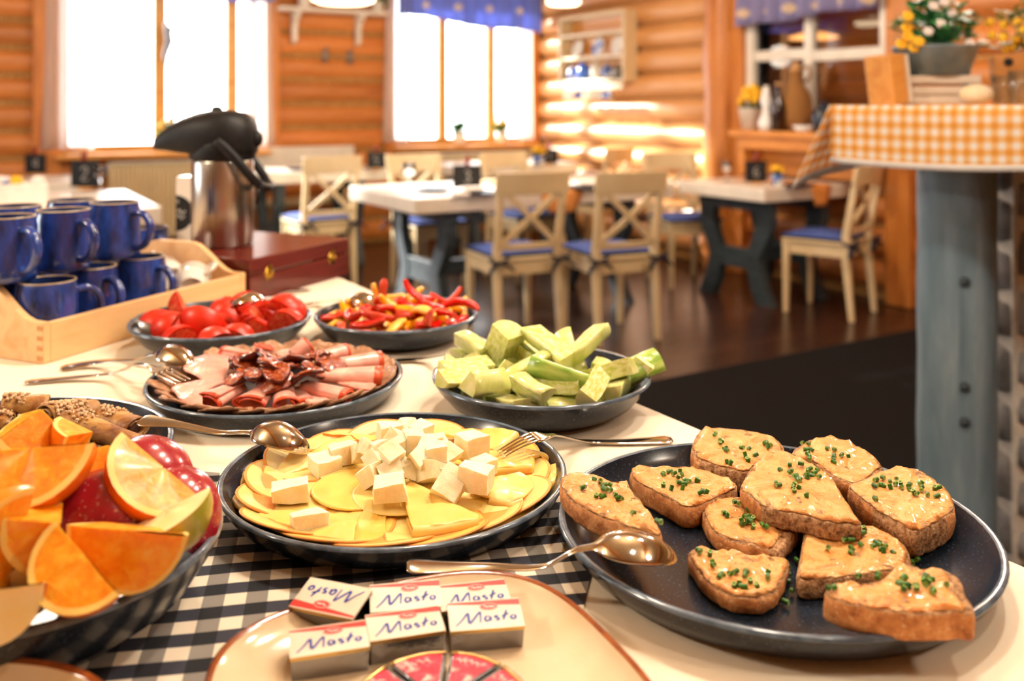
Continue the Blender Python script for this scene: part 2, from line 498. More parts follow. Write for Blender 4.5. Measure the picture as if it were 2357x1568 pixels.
# the next room seen through it
mb = MB(); room_box(mb, 7.4, 7.6, 2.0, 8.2, 0, ZC); struct(mb.build('wall_next_room', M_LOG))
for i, (z0, z1) in enumerate(rows):
    o = log_bar(5.0, z1 - z0 - .02, .07, i * 5 + 2).build('log', M_LOG, bpy.data.objects['wall_next_room'])
    o.location = uv(7.4, 5.2, (z0 + z1) / 2); o.rotation_euler = (0, 0, AR - math.pi / 2)
mb = MB(); room_box(mb, U0 + .22, 7.6, 8.2, 8.4, 0, ZC); room_box(mb, U0 + .22, 7.6, 1.8, 2.0, 0, ZC); room_box(mb, U0 + .22, 7.6, 1.8, 8.4, ZC, ZC + .1); room_box(mb, U0 + .22, 7.6, 1.8, 8.4, -.1, 0)
struct(mb.build('wall_side_next_room', M_LOG))
# ------------------------------------------------------------------ dining chairs
def make_chair(label):
    t = thing('dining_chair', label, 'chair', group='cream cross-back chairs')
    b = MB(); b.box((0, 0, .4455), (.40, .40, .019)); b.build('seat', M_CREAM, t, bevel=.006)
    b = MB()
    for s in (-1, 1): b.box((s * .175, 0, .40), (.022, .33, .072))
    for s in (-1, 1): b.box((0, s * .175, .40), (.33, .022, .072))
    b.build('apron', M_CREAM, t)
    for s in (-1, 1):
        def sec(x, y, z, w, d): return [(x - w, y - d, z), (x + w, y - d, z), (x + w, y + d, z), (x - w, y + d, z)]
        b = MB(); b.hexa(sec(s * .178, .178, 0, .014, .014), sec(s * .176, .176, .436, .021, .021)); b.build('leg', M_CREAM, t, bevel=.004)
        b = MB()
        st = [sec(s * .178, -.225, 0, .014, .016), sec(s * .178, -.19, .36, .019, .022), sec(s * .178, -.192, .50, .019, .022), sec(s * .185, -.265, .905, .016, .015)]
        for q in range(3): b.hexa(st[q], st[q + 1])
        b.build('leg', M_CREAM, t, bevel=.004)
    def rail(z0, z1, w, th, bow):
        n = 10; b = MB()
        def ring(z, yo):
            y = -.192 - (z - .50) * .18
            return [(lerp(-w, w, i / n), y - th / 2 - bow * math.cos((i / n - .5) * math.pi) + yo, z) for i in range(n + 1)] + [(lerp(w, -w, i / n), y + th / 2 - bow * math.cos((i / n - .5) * math.pi) + yo, z) for i in range(n + 1)]
        b.hexa(ring(z0, 0), ring(z1, 0)); return b
    rail(.79, .91, .215, .022, .03).build('top_rail', M_CREAM, t, bevel=.006)
    rail(.495, .53, .165, .022, .012).build('lower_rail', M_CREAM, t, bevel=.004)
    for s in (-1, 1):
        b = MB(); p0 = Vector((s * .155, -.20 - .005 * s, .53)); p1 = Vector((-s * .155, -.255 - .005 * s, .80))
        b.tube([p0, (p0 + p1) / 2 + Vector((0, -.012, 0)), p1], .021, 4, flat=.55, up=(0, 1, 0), sm=False)
        b.build('cross_brace', M_CREAM, t)
    b = MB()
    def cz(a, q): return .456 + .018 + .020 * (1 - abs(2 * a - 1) ** 4) ** .5 * (1 - abs(2 * q - 1) ** 4) ** .5
    b.grid(lambda a, q: (lerp(-.195, .195, a), lerp(-.175, .205, q), cz(a, q)), 10, 10)
    b.grid(lambda a, q: (lerp(-.195, .195, a), lerp(.205, -.175, q), .456), 4, 4)
    m = 10
    edge = [(lerp(-.195, .195, i / m), -.175) for i in range(m)] + [(.195, lerp(-.175, .205, i / m)) for i in range(m)] + [(lerp(.195, -.195, i / m), .205) for i in range(m)] + [(-.195, lerp(.205, -.175, i / m)) for i in range(m)]
    e2 = len(edge)
    b.add([(x, y, .456) for x, y in edge] + [(x * 1.03, y * 1.03, .465) for x, y in edge] + [(x, y, .474) for x, y in edge],
          [(r * e2 + i, r * e2 + (i + 1) % e2, (r + 1) * e2 + (i + 1) % e2, (r + 1) * e2 + i) for r in range(2) for i in range(e2)], 1)
    cu = b.build('cushion', [M_CUSH, M_NAVY], t)
    for s in (-1, 1):
        b = MB()
        b.tube([(s * .18, -.17, .462), (s * .208, -.19, .45), (s * .20, -.225, .44), (s * .165, -.225, .438)], .012, 5, flat=.6)
        for (dx, dz) in ((.085, -.045), (-.06, -.065), (.055, .03), (-.06, .02)):
            b.tube([(s * .182, -.228, .438), (s * .182 + dx * .6, -.238, .438 + dz * .3), (s * .182 + dx, -.235, .438 + dz)], [.008, .019, .012], 5, flat=.5)
        b.build('tie', M_NAVY, cu)
    return t
chairs = [
    (2.61, 4.34, -6, 'cream cross-back chair with blue cushion and navy bow, behind the cucumber bowl'),
    (3.08, 4.10, -8, 'cream cross-back chair at the middle table, the one nearer the black floor mat'),
    (4.55, 3.85, 18, 'cream chair seen from its side at the small table, beside the blue timber post'),
    (4.42, 4.99, 163, 'cream chair facing the buffet from the far side of the small lyre-legged table'),
    (2.20, 6.33, 3, 'cream cross-back chair behind the wooden tea chest, back turned, blue cushion'),
    (2.80, 5.76, 180, 'cream chair on the far side of the middle table, below the wall hooks'),
    (3.55, 5.74, 184, 'cream chair across the middle table, seen through the back of another chair'),
    (4.62, 6.35, 20, 'cream chair with plain back rail below the white plate rack on the log wall'),
]
ch0 = None
for (u, v, rz, lab) in chairs:
    p = uv(u, v); r = AR + math.radians(rz)
    if ch0 is None:
        ch0 = make_chair(lab); ch0.location = p; ch0.rotation_euler = (0, 0, r)
    else: dup(ch0, p, r, lab)

# ------------------------------------------------------------------ dining tables on lyre trestles
def lyre(w):
    pts = [(0.41, 1.0), (.40, .80), (.29, .54), (.275, .44), (.345, .17), (.43, 0.0)]
    return [(x * w, z) for x, z in pts]
def make_table(label, u0, u1, v0, v1):
    L_, D_ = u1 - u0, v1 - v0
    t = thing('dining_table', label, 'table', uv((u0 + u1) / 2, (v0 + v1) / 2), AR, 'white-topped tables on blue-grey trestles')
    MB().box((0, 0, .707), (L_, D_, .086)).build('tabletop', M_TABLE, t, bevel=.008)
    H = .664
    for s in (-1, 1):
        x = s * (L_ / 2 - min(.28, L_ * .2))
        tr = MB().box((x, 0, H - .04), (.07, D_ * .82, .08)).build('trestle', M_BLUEGREY, t, bevel=.004)
        for q in (-1, 1):
            b = MB(); cl = spline(lyre(D_ * .82), 5)
            rings = []
            for i, (yy, zz) in enumerate(cl):
                z_ = zz * (H - .08); hw = .066 + .02 * abs(zz - .45)
                rings.append([(x - .03, q * (yy - hw), z_), (x + .03, q * (yy - hw), z_), (x + .03, q * (yy + hw * .75), z_), (x - .03, q * (yy + hw * .75), z_)])
            n = len(rings)
            vs = [p for r in rings for p in r]
            fs = [(i * 4 + k, i * 4 + (k + 1) % 4, i * 4 + 4 + (k + 1) % 4, i * 4 + 4 + k) for i in range(n - 1) for k in range(4)] + [(3, 2, 1, 0), (n * 4 - 4, n * 4 - 3, n * 4 - 2, n * 4 - 1)]
            b.add(vs, fs, 0, False); b.build('leg', M_BLUEGREY, tr)
        MB().box((x, 0, .27), (.045, D_ * .40, .13)).build('crossbar', M_BLUEGREY, tr, bevel=.004)
    MB().box((0, 0, .27), (L_ - 2 * min(.28, L_ * .2), .05, .09)).build('stretcher', M_BLUEGREY, t)
    return t
make_table('long white-topped table in the middle of the room with blue-grey lyre legs', 2.12, 3.95, 4.55, 5.52)
make_table('small white-topped table against the log wall with curved blue-grey trestle', 4.20, 4.98, 4.02, 4.80)
make_table('white-topped table near the back log wall, behind the pump flask', 1.90, 2.98, 6.86, 7.60)
make_table('white-topped table below the second window, lit by daylight', 3.55, 4.75, 6.75, 7.45)
make_table('white-topped table below the first window, behind the blue mugs', -0.9, 0.72, 6.75, 7.5)
make_table('white-topped table standing just beyond the mug tray', -0.75, 0.88, 4.85, 6.0)

# cream bench against the back wall
t = thing('bench', 'cream painted bench along the back log wall between the windows', 'bench', uv(2.50, 7.76), AR)
MB().box((0, 0, .44), (1.15, .34, .04)).build('seat', M_CREAM, t, bevel=.006)
MB().box((0, .13, .76), (1.15, .03, .28)).build('backrest', M_WHITE, t, bevel=.008)
for s in (-1, 1):
    MB().box((s * .5, -.1, .21), (.05, .05, .42)).build('leg', M_CREAM, t, bevel=.004)
    MB().box((s * .5, .13, .31), (.05, .05, .62)).build('leg', M_CREAM, t, bevel=.004)

# ribbed radiators
def radiator(label, u0, u1, z0, z1, v):
    t = thing('radiator', label, 'radiator', uv((u0 + u1) / 2, v, 0), AR)
    L_ = u1 - u0; b = MB(); n = int(L_ / .033)
    b.box((0, .02, (z0 + z1) / 2), (L_, .05, z1 - z0))
    for i in range(n):
        x = -L_ / 2 + (i + .5) * L_ / n
        b.box((x, -.012, (z0 + z1) / 2), (.020, .02, z1 - z0 - .04))
    b.build('ribbed_panel', M_CREAM, t, bevel=.003)
    MB().box((0, .0, z1 + .006), (L_ + .01, .10, .012)).build('grille', M_WHITE, t)
    for s in (-1, 1): MB().box((s * L_ * .35, .02, z0 / 2), (.03, .03, z0)).build('foot', M_WHITE, t)
radiator('cream ribbed radiator below the first window', 1.02, 1.86, .20, .80, V0 - .16)
radiator('cream ribbed radiator below the second window', 3.55, 4.9, .20, .80, V0 - .16)

# white wall shelf on two brackets
t = thing('wall_shelf', 'white shelf on two curved brackets high on the log wall between windows', 'shelf', uv(2.86, V0 - .04, 2.09), AR)
MB().box((0, -.10, 0), (.98, .20, .03)).build('board', M_WHITE, t, bevel=.004)
for x in (-.33, .26):
    b = MB()
    prof = [(0, -.015), (-.17, -.015), (-.16, -.05), (-.09, -.09), (-.06, -.16), (-.06, -.27), (0, -.29)]
    b.hexa([(x - .02, y, z) for y, z in prof], [(x + .02, y, z) for y, z in prof]); b.build('bracket', M_WHITE, t)
M_LEAF = mottled('leaf_green', '2f6b1e', '5a9a34', 30, rough=0.5)
M_LEAFB = mottled('leaf_blue_green', '2c7a4a', '5fae6c', 25, rough=0.45)
M_YEL = mottled('petal_yellow', 'f2b418', 'ffd33a', 30, rough=0.6)
M_WPET = mottled('petal_white', 'f2e8e4', 'fff8f4', 30, rough=0.6)
def leaf(b, p, d, L_, w, mi=0):
    d = d.normalized(); sd = d.cross(Vector((0, 0, 1)))
    if sd.length < .1: sd = Vector((1, 0, 0))
    sd.normalize(); nr = sd.cross(d)
    m = p + d * L_ * .5 + nr * L_ * .08
    b.add([p, m + sd * w, p + d * L_, m - sd * w, p + d * L_ * .5 + nr * L_ * .16], [(0, 1, 4), (1, 2, 4), (2, 3, 4), (3, 0, 4)], mi)
b = MB(); r = random.Random(3)
for i in range(60):
    d = Vector((r.uniform(-1, 1), r.uniform(-1, 1), r.uniform(-.4, 1)))
    leaf(b, Vector((0, 0, .10)) + d * .03, d, r.uniform(.06, .13), .022)
t = thing('potted_plant', 'small green plant in a white pot at the end of the wall shelf', 'plant', uv(3.28, V0 - .14, 2.106), AR)
MB().lathe([(.0, 0), (.045, 0), (.06, .10), (.052, .10), (.04, .02), (0, .02)], 16).build('pot', M_WHITE, t)
b.build('foliage', M_LEAF, t)
t = thing('storage_jar', 'white jar standing on the bracketed wall shelf', 'jar', uv(2.60, V0 - .14, 2.106), AR)
MB().lathe([(0, 0), (.05, 0), (.055, .03), (.055, .11), (.04, .14), (0, .14)], 18).build('body', M_WHITE, t)
MB().lathe([(.042, .14), (.044, .16), (.01, .17), (.012, .185), (0, .19)], 18).build('lid', M_WHITE, t)
M_GREYMETAL = MT('grey_metal', '8a8680', 0.4, 0.8).m
for (x, y, lab) in ((748, 128, 'grey metal wall hook, the one on the window-post side of the pair'), (804, 132, 'grey metal wall hook, the one nearer the second window')):
    p = uv(0, 0); r_ = (x - CX) / F
    u = (V0 - .02) * (r_ * cA + sA) / (cA - r_ * sA); q = uv(u, V0 - .03)
    zz = CAMZ - (y - HY) * q.y / F
    t = thing('wall_hook', lab, 'hook', (q.x, q.y, zz), AR)
    MB().box((0, 0, 0), (.045, .02, .12)).build('back_plate', M_GREYMETAL, t, bevel=.006)
    for s in (-1, 1): MB().tube([(0, -.01, s * .04), (0, -.05, s * .045), (0, -.055, s * .045 + .03)], .011, 8).build('prong', M_GREYMETAL, t)

# white plate rack on the log wall
M_DELFT = mottled('blue_white_china', '3b62b0', 'eef0f2', 14, rough=0.25, lo=.46, hi=.54)
M_BLUEJ = mottled('blue_china', '2a58b0', '3f6fc4', 12, rough=0.2)
rk = thing('plate_rack', 'white open plate rack hanging on the round-log wall', 'shelf', uv(U0 - .075, 6.85, 1.48), AR - math.pi / 2)
MB().box((-.49, 0, .30), (.03, .15, .62)).build('side_panel', M_CREAM, rk, bevel=.004)
MB().box((.49, 0, .30), (.03, .15, .62)).build('side_panel', M_CREAM, rk, bevel=.004)
MB().box((0, 0, .60), (1.02, .17, .035)).build('top_board', M_CREAM, rk, bevel=.004)
for z_ in (.0, .215, .43): MB().box((0, 0, z_), (.95, .15, .026)).build('shelf_board', M_CREAM, rk, bevel=.003)
MB().box((0, .068, .30), (.95, .012, .58)).build('back_board', M_PINE, rk)
MB().box((0, -.06, -.05), (.95, .02, .05)).build('cup_rail', M_CREAM, rk)
def rk_at(x, y, z): 
    p = uv(U0 - .075, 6.85, 1.48); d = Matrix.Rotation(AR - math.pi / 2, 3, 'Z') @ Vector((x, y, z)); return p + d
def plate_up(x, y, z, r, mat, lab, lean=.25):
    t = thing('china_plate', lab, 'plate', rk_at(x, y, z), (math.pi / 2 - lean, 0, AR - math.pi / 2), 'china on the plate rack')
    MB().lathe([(0, 0), (r * .6, 0), (r, .015), (r * .99, .019), (r * .6, .006), (0, .006)], 24).build('dish', mat, t)
for i, x in enumerate((-.30, .02, .31)):
    plate_up(x, .015, .228 + .085, .085, (M_WHITE, M_DELFT, M_WHITE)[i], ('white plate leaning on the rack shelf, at its window end', 'patterned plate leaning in the middle of the rack shelf', 'white plate leaning on the rack shelf, at its post end')[i])
jars = [(-.34, .06, .13, M_DELFT, 'blue and white jar, first on the lowest rack shelf'), (-.18, .065, .15, M_BLUEJ, 'plain blue jug-shaped jar on the lowest rack shelf'), (.02, .055, .16, M_WHITE, 'white round jar in the middle of the lowest rack shelf'), (.18, .05, .13, M_DELFT, 'small blue and white jar right of the white one on the rack'), (.33, .05, .12, M_GREYMETAL, 'grey pewter jar at the end of the lowest rack shelf')]
for (x, r_, h_, mt, lab) in jars:
    t = thing('china_jar', lab, 'jar', rk_at(x, -.013, .0145), 0, 'china on the plate rack')
    MB().lathe([(0, 0), (r_ * .7, 0), (r_, h_ * .35), (r_ * .9, h_ * .75), (r_ * .6, h_ * .88), (0, h_ * .88)], 18).build('body', mt, t)
    MB().lathe([(r_ * .62, h_ * .88), (r_ * .5, h_ * .97), (.012, h_), (.014, h_ * 1.1), (0, h_ * 1.12)], 16).build('lid', mt, t)
for i in range(5):
    x = -.30 + i * .15
    t = thing('hanging_cup', 'small white and blue cup hanging under the plate rack', 'cup', rk_at(x, -.060, -.150), (1.1, .3, AR - math.pi / 2 + .3 * (i % 2)), 'cups hanging under the plate rack')
    MB().lathe([(0, 0), (.028, 0), (.042, .03), (.045, .07), (.042, .07), (.036, .03), (0, .006)], 16).build('bowl', M_DELFT if i in (1, 4) else M_WHITE, t)
    MB().tube([(.042, 0, .06), (.065, 0, .055), (.068, 0, .03), (.04, 0, .02)], .006, 6).build('handle', M_WHITE, t)

# pendant lamps
def pendant(label, loc, r):
    t = thing('pendant_lamp', label, 'lamp', loc, 0)
    MB().lathe([(0, .0), (r * .8, .0), (r, .014), (r, .03), (r * .6, .05), (0, .055)], 32).build('glass_shade', M_SHADE, t)
    MB().lathe([(r * .9, .036), (r * .5, .09), (.05, .15), (.03, .22), (0, .22)], 24).build('cap', M_WHITE, t)
    h = ZC - loc[2] - .2
    MB().tube([(0, 0, .21), (0, 0, .21 + h)], .005, 6).build('cord', M_BLACKCARD, t)
p = atd(790, 8, 4.6); pendant('large glowing white pendant lamp hanging before the log wall', p, .155)
p = atd(1297, 12, 6.3); pendant('small glowing white pendant lamp above the plate rack', p, .115)
p = atd(1872, 90, 8.6)  # made-up lamp in place of a lit shade mirrored in the pane
t = thing('pendant_lamp', 'glowing lamp beyond the interior window, standing in for a reflection', 'lamp', p, 0)
MB().lathe([(0, -.01), (.21, .0), (.23, .02), (.1, .06), (0, .06)], 32).build('glass_shade', MT('lamp_reflection_amber', 'ffcf90', .4, emit='ffb060', estr=1.5).m, t)
MB().tube([(0, 0, .05), (0, 0, ZC - p.z)], .006, 6).build('cord', M_BLACKCARD, t)
lamp('POINT', (p.x - .4, p.y - .3, 1.7), 5, WARM, .1)

# curtains and valances
def val_mat(name, base, light, freq=2.95, zo=.12):
    m = MT(name, base, .85); v = m.coord((1, 1, 1))
    sp = m.n('ShaderNodeSeparateXYZ'); m.L(v, sp.inputs[0])
    fx = m.math('ABSOLUTE', m.math('SUBTRACT', m.math('FRACT', m.math('MULTIPLY', sp.outputs['X'], freq)), .5))
    fz = m.math('ABSOLUTE', m.math('ADD', sp.outputs['Z'], zo))
    dd = m.math('ADD', m.math('MULTIPLY', fx, .9 / freq), fz)
    hit = m.math('LESS_THAN', dd, .042)
    d = m.n('ShaderNodeBsdfDiffuse'); t = m.n('ShaderNodeBsdfTranslucent'); mx = m.n('ShaderNodeMixShader'); mx.inputs[0].default_value = .45
    c = m.mix(hit, base, light)
    m.L(c, d.inputs[0]); m.L(c, t.inputs[0]); m.L(d.outputs[0], mx.inputs[1]); m.L(t.outputs[0], mx.inputs[2])
    m.L(mx.outputs[0], m.t.nodes['Material Output'].inputs['Surface'])
    return m.m
M_VAL = val_mat('blue_valance_cloth', '8494d2', 'd6c8b8')
M_VAL2 = val_mat('mauve_valance_cloth', 'a8a4d0', 'f6e4c8', 4.6, .19)
def hang(name, lab, cat, c, rz, L_, z0, z1, mat, waves, amp, sag=None, seed=0, flare=0.0, group=None):
    "pleated cloth; local x along, y out, z up; origin at the middle of its height"
    b = MB(); r = random.Random(seed); ph = r.uniform(0, 6)
    zc = (z0 + z1) / 2
    def fn(a, q):
        x = (a - .5) * L_; low = z0 + (sag(a) if sag else 0)
        z = lerp(z1, low, q) - zc
        w = amp * (0.35 + .65 * q) * math.sin(a * waves * 2 * math.pi + ph + .8 * math.sin(a * 9 + ph))
        return (x * (1 + flare * q * q), w, z)
    b.grid(fn, max(24, int(waves * 10)), 10)
    o = b.build(name, mat, solid=.002); o.location = (c[0], c[1], zc); o.rotation_euler = (0, 0, rz)
    return tag(o, lab, cat, group)
p = uv(1.50, V0 - .19); hang('valance', 'blue valance across the top of the first window', 'curtain', p, AR, 1.66, 2.13, 2.60, M_VAL, 9, .022, lambda a: .02 * math.sin(a * 7) + .035 * (1 - a), 2)
p = uv(4.25, V0 - .19); hang('valance', 'blue valance with pale hearts over the second window', 'curtain', p, AR, 1.56, 2.02, 2.60, M_VAL, 9, .022, lambda a: .07 - .12 * a + .015 * math.sin(a * 9), 4)
p = uv(U0 - .12, 4.42); hang('valance', 'mauve blue valance with cream hearts over the interior window', 'curtain', p, AR - math.pi / 2, 1.24, 1.83, 2.42, M_VAL2, 8, .04, lambda a: .06 * a + .012 * math.sin(a * 12), 5)
def drape(lab, u, v, L_, z0, z1, seed, waves=4):
    p = uv(u, v + .02); return hang('curtain', lab, 'curtain', p, AR, L_, z0, z1, M_SHEER, waves, .02, None, seed, .25)
drape('white sheer curtain on the log-post side of the first window', .74, V0 - .12, .30, .92, 2.5, 1)
drape('white sheer curtain on the far side of the first window', 2.20, V0 - .12, .24, .92, 2.5, 2)
drape('white sheer curtain on the shelf side of the second window', 3.50, V0 - .10, .22, .92, 2.5, 3)
drape('white sheer curtain beside the round-log wall', 4.93, V0 - .07, .14, .92, 2.5, 4)
# grey bird ornament hanging at the middle of the first window
b = MB()
b.tube([(0, 0, .16), (.02, 0, .10), (.03, 0, .0), (.0, 0, -.12), (.005, 0, -.20)], [.02, .07, .075, .05, .01], 8, flat=.4)
b.tube([(.02, 0, .11), (.09, 0, .10), (.14, 0, .05)], [.03, .04, .01], 8, flat=.4)
t = thing('hanging_ornament', 'grey cloth ornament hanging at the middle of the first window', 'ornament', uv(1.46, V0 - .05, 1.78), AR)
b.build('body', mottled('grey_felt', '6c6c72', '85858c', 30, rough=.9), t)
MB().tube([(0, 0, .15), (0, 0, .60)], .002, 5).build('string', M_BLACKCARD, t)
# plants on the window sills
def sill_plant(lab, u, z, seed, flowers, mat=M_LEAF):
    r = random.Random(seed)
    t = thing('potted_plant', lab, 'plant', uv(u, V0 - .08, z), AR)
    MB().lathe([(0, 0), (.05, 0), (.065, .11), (.057, .11), (.045, .02), (0, .02)], 16).build('pot', M_WHITE, t)
    b = MB()
    for i in range(50):
        d = Vector((r.uniform(-1, 1), r.uniform(-.4, .4), r.uniform(-.1, 1.2))); leaf(b, Vector((0, 0, .10)), d, r.uniform(.08, .17), .025)
    b.build('foliage', mat, t)
    if flowers:
        b = MB()
        for i in range(12): b.sphere((r.uniform(-.09, .09), r.uniform(-.06, .04), r.uniform(.16, .27)), .018, 8, 5)
        b.build('blossoms', M_YEL, t)
sill_plant('yellow flowering plant in a white pot on the first window sill', 1.50, .90, 5, True)
sill_plant('green plant in a white pot on the second window sill', 4.62, .90, 6, True)
sill_plant('small green plant with yellow blossom at the middle of the second window sill', 4.15, .90, 9, False)
# ------------------------------------------------------------------ things on the dining tables
CARD_STROKES = {
    '1': [[(-.15, .25), (.1, .5), (.1, -.5)]],
    '2': [[(-.25, .3), (-.1, .5), (.15, .48), (.25, .25), (.1, 0), (-.25, -.45), (.3, -.45)]],
    '3': [[(-.2, .45), (.1, .5), (.22, .3), (.0, .05), (.25, -.15), (.15, -.45), (-.2, -.45)]],
    '4': [[(.15, -.5), (.15, .5), (-.25, -.1), (.3, -.1)]],
    '5': [[(.2, .5), (-.2, .5), (-.2, .1), (.15, .1), (.22, -.25), (.0, -.5), (-.25, -.4)]],
    '6': [[(.2, .45), (-.1, .3), (-.22, -.1), (-.1, -.45), (.15, -.45), (.22, -.2), (.05, 0), (-.2, -.1)]],
}
M_PEG = mottled('peg_red', '7a2a20', '93392c', 20, rough=.6)
def card(lab, p, w, h, digit, turn=0.0):
    t = thing('table_card', lab, 'sign', p, turn, 'black number cards on the tables')
    MB().box((0, 0, h / 2 + .012), (w, .008, h)).build('slate', M_BLACKCARD, t)
    b = MB(); b.box((0, 0, .006), (w * .5, .05, .012)); b.build('foot', M_PINE, t)
    b = MB(); b.tube([(0, -.004, h + .01), (0, -.01, h + .045), (.01, -.004, h + .07)], [.012, .018, .008], 7); b.build('clip', M_PEG, t)
    b = MB()
    for s in CARD_STROKES[digit]: b.tube([(x * w * .42, -.0045, h / 2 + .012 + y * h * .5) for x, y in spline(s, 4)], .004, 4, flat=.3, up=(0, 1, 0))
    b.build('chalk_digit', M_CHALK, t)
card('black number card with a red clip standing on the long middle table', Vector((atd(1075, 0, 5.55).x, 5.55, .75)), .17, .135, '3', .1)
card('black number card on the table beyond the mug tray', Vector((atd(195, 0, 5.6).x, 5.6, .75)), .175, .16, '2', -.1)
card('black number card on the table under the first window', Vector((atd(82, 0, 6.75).x, 6.75, .75)), .16, .14, '4', -.1)
card('black number card on the table before the bench, below the wall shelf', Vector((atd(866, 0, 7.28).x, 7.28, .75)), .14, .13, '5', .1)
card('black number card on the daylit table under the second window', Vector((atd(1265, 0, 7.95).x, 7.95, .75)), .14, .12, '1', .1)
card('black number card on the small table by the log wall', Vector((atd(1740, 0, 5.98).x, 5.98, .75)), .145, .135, '6', .15)

M_DARKPLATE = mottled('dark_blue_plate', '18202c', '243042', 30, rough=.25)
def tplate(lab, px, Y, r=.11):
    o = MB().lathe([(0, .004), (r * .6, .004), (r, .018), (r, .022), (r * .6, .009), (0, .009)], 28).build('dinner_plate', M_DARKPLATE)
    o.location = (atd(px, 0, Y).x, Y, .747); return tag(o, lab, 'plate', 'dark dinner plates laid on the tables')
tplate('dark blue dinner plate on the middle table, near the standing number card', 995, 5.45)
tplate('dark blue dinner plate on the near edge of the middle table, by a chair back', 1105, 5.22)
tplate('dark blue dinner plate at the aisle end of the middle table', 1345, 5.6)
tplate('dark blue dinner plate on the small table by the log wall', 1840, 5.72, .1)
tplate('dark blue dinner plate on the table by the bench', 690, 7.25)
M_NAP = mottled('white_napkin', 'ece8e2', 'fbf8f4', 10, rough=.8)
M_ORNAP = mottled('orange_cloth', 'd98a3e', 'eaa45c', 40, rough=.85)
def napkin(lab, px, Y, w, d, h):
    o = MB().box((0, 0, h / 2), (w, d, h)).build('folded_napkin', M_NAP, bevel=h * .4); o.location = (atd(px, 0, Y).x, Y, .752); o.rotation_euler = (0, 0, AR)
    return tag(o, lab, 'napkin', 'white napkins on the tables')
napkin('white folded napkin stack on the middle table before the number card', 1085, 5.38, .14, .09, .03)
napkin('white folded napkins on the middle table, seen between two chair backs', 1347, 5.78, .16, .10, .03)
napkin('white folded napkin near the end of the middle table', 1060, 5.12, .09, .07, .02)
def goblet(lab, px, Y, h=.17, r=.038):
    t = thing('wine_glass', lab, 'glass', (atd(px, 0, Y).x, Y, .751), 0, 'stemmed glasses on the tables')
    MB().lathe([(r * .9, 0), (r * .85, .004), (.005, .01), (.005, h * .45), (r, h * .62), (r * .95, h), (r * .92, h), (r * .96, h * .63), (.001, h * .48)], 20).build('bowl', M_GLASS, t)
goblet('stemmed glass on the near end of the middle table', 942, 5.42)
goblet('stemmed glass on the small table below the pine console', 1672, 6.05, .14, .032)
goblet('stemmed glass on the table beyond the mugs', 232, 5.45, .15)
def runner(lab, u0, u1, v0, vback):
    b = MB(); n = 8
    prof = [(vback, .7525), (v0 - .006, .7525), (v0 - .012, .748), (v0 - .012, .62)]
    def fn(a, q):
        i = min(int(q * 3), 2); f = q * 3 - i; p0, p1 = prof[i], prof[i + 1]
        v_, z_ = lerp(p0[0], p1[0], f), lerp(p0[1], p1[1], f)
        w = 1 - max(0, (.70 - z_)) * 5.5
        return uv((u0 + u1) / 2 + (a - .5) * (u1 - u0) * max(w, .1), v_, z_)
    b.grid(fn, 4, 12)
    o = b.build('table_runner', M_ORNAP, solid=.002); return tag(o, lab, 'table cloth', 'orange runners')
runner('orange runner hanging over the side of the middle table between two chairs', 2.93, 3.22, 4.55, 5.4)
runner('orange runner hanging over the side of the small table', 4.60, 4.78, 4.02, 4.7)
def flowerpot(lab, px, Y, s=1.0, z=.75, petals=M_YEL):
    r = random.Random(int(px)); t = thing('flower_pot', lab, 'plant', (atd(px, 0, Y).x, Y, z), 0)
    MB().lathe([(0, 0), (.04 * s, 0), (.052 * s, .09 * s), (.045 * s, .09 * s), (.035 * s, .01), (0, .01)], 18).build('pot', M_DELFT, t)
    b = MB()
    for i in range(36): leaf(b, Vector((0, 0, .08 * s)), Vector((r.uniform(-1, 1), r.uniform(-1, 1), r.uniform(.1, 1))), .07 * s, .014 * s)
    b.build('foliage', M_LEAF, t)
    b = MB()
    for i in range(22):
        a, rr = r.uniform(0, 6.3), r.uniform(0, .055) * s
        b.sphere((rr * math.cos(a), rr * math.sin(a), .12 * s + r.uniform(0, .04) * s - rr * .3), .016 * s, 7, 5)
    b.build('blossoms', petals, t)
flowerpot('blue and white pot with yellow flowers on the table under the second window', 1240, 7.75, 1.0)
flowerpot('small blue and white flower pot on the small table below the pine console', 1790, 5.85, .8)
# white caddy on the table beyond the mugs
t = thing('napkin_box', 'white box of packets on the table beyond the blue mugs', 'box', uv(.22, 5.3, .75), AR)
MB().box((0, 0, .055), (.36, .16, .11)).build('tray_body', M_NAP, t, bevel=.006)
b = MB(); r = random.Random(8)
for i in range(10): MB().sphere((r.uniform(-.14, .14), r.uniform(-.05, .05), .125), (.035, .03, .025), 8, 6).build('packet', (M_NAP, M_YEL, M_DELFT)[i % 3], t)

# ------------------------------------------------------------------ sideboard at the log wall and what stands on it
M_SIDE = wood('sideboard_pine', 'c4792c', 'd99448', 'b86e26', (1, 7, 7), .4, 2, .1)
t = thing('wall_console', 'orange pine wall console below the interior window', 'console', uv(4.90, 4.32), AR - math.pi / 2)
MB().box((0, 0, 1.06), (1.12, .32, .045)).build('top_board', M_SIDE, t, bevel=.006)
MB().box((0, -.11, .995), (1.0, .03, .085)).build('apron', M_SIDE, t, bevel=.004)
for k in range(3): MB().box((0, .085, .81 + k * .085), (.96, .022, .080)).build('back_plank', M_SIDE, t, bevel=.004)
for s in (-1, 1): MB().box((s * .49, 0, .905), (.06, .22, .265)).build('side_panel', M_SIDE, t, bevel=.004)
SZ = 1.083
def sb(px, du=0.0):
    r_ = (px - CX) / F; u = 4.90 + du
    v = u * (cA - r_ * sA) / (sA + r_ * cA); p = uv(u, v, SZ); return p
p = sb(1730); r = random.Random(4)
t = thing('flower_pot', 'white pot of bright yellow flowers at the end of the pine console', 'plant', p, 0)
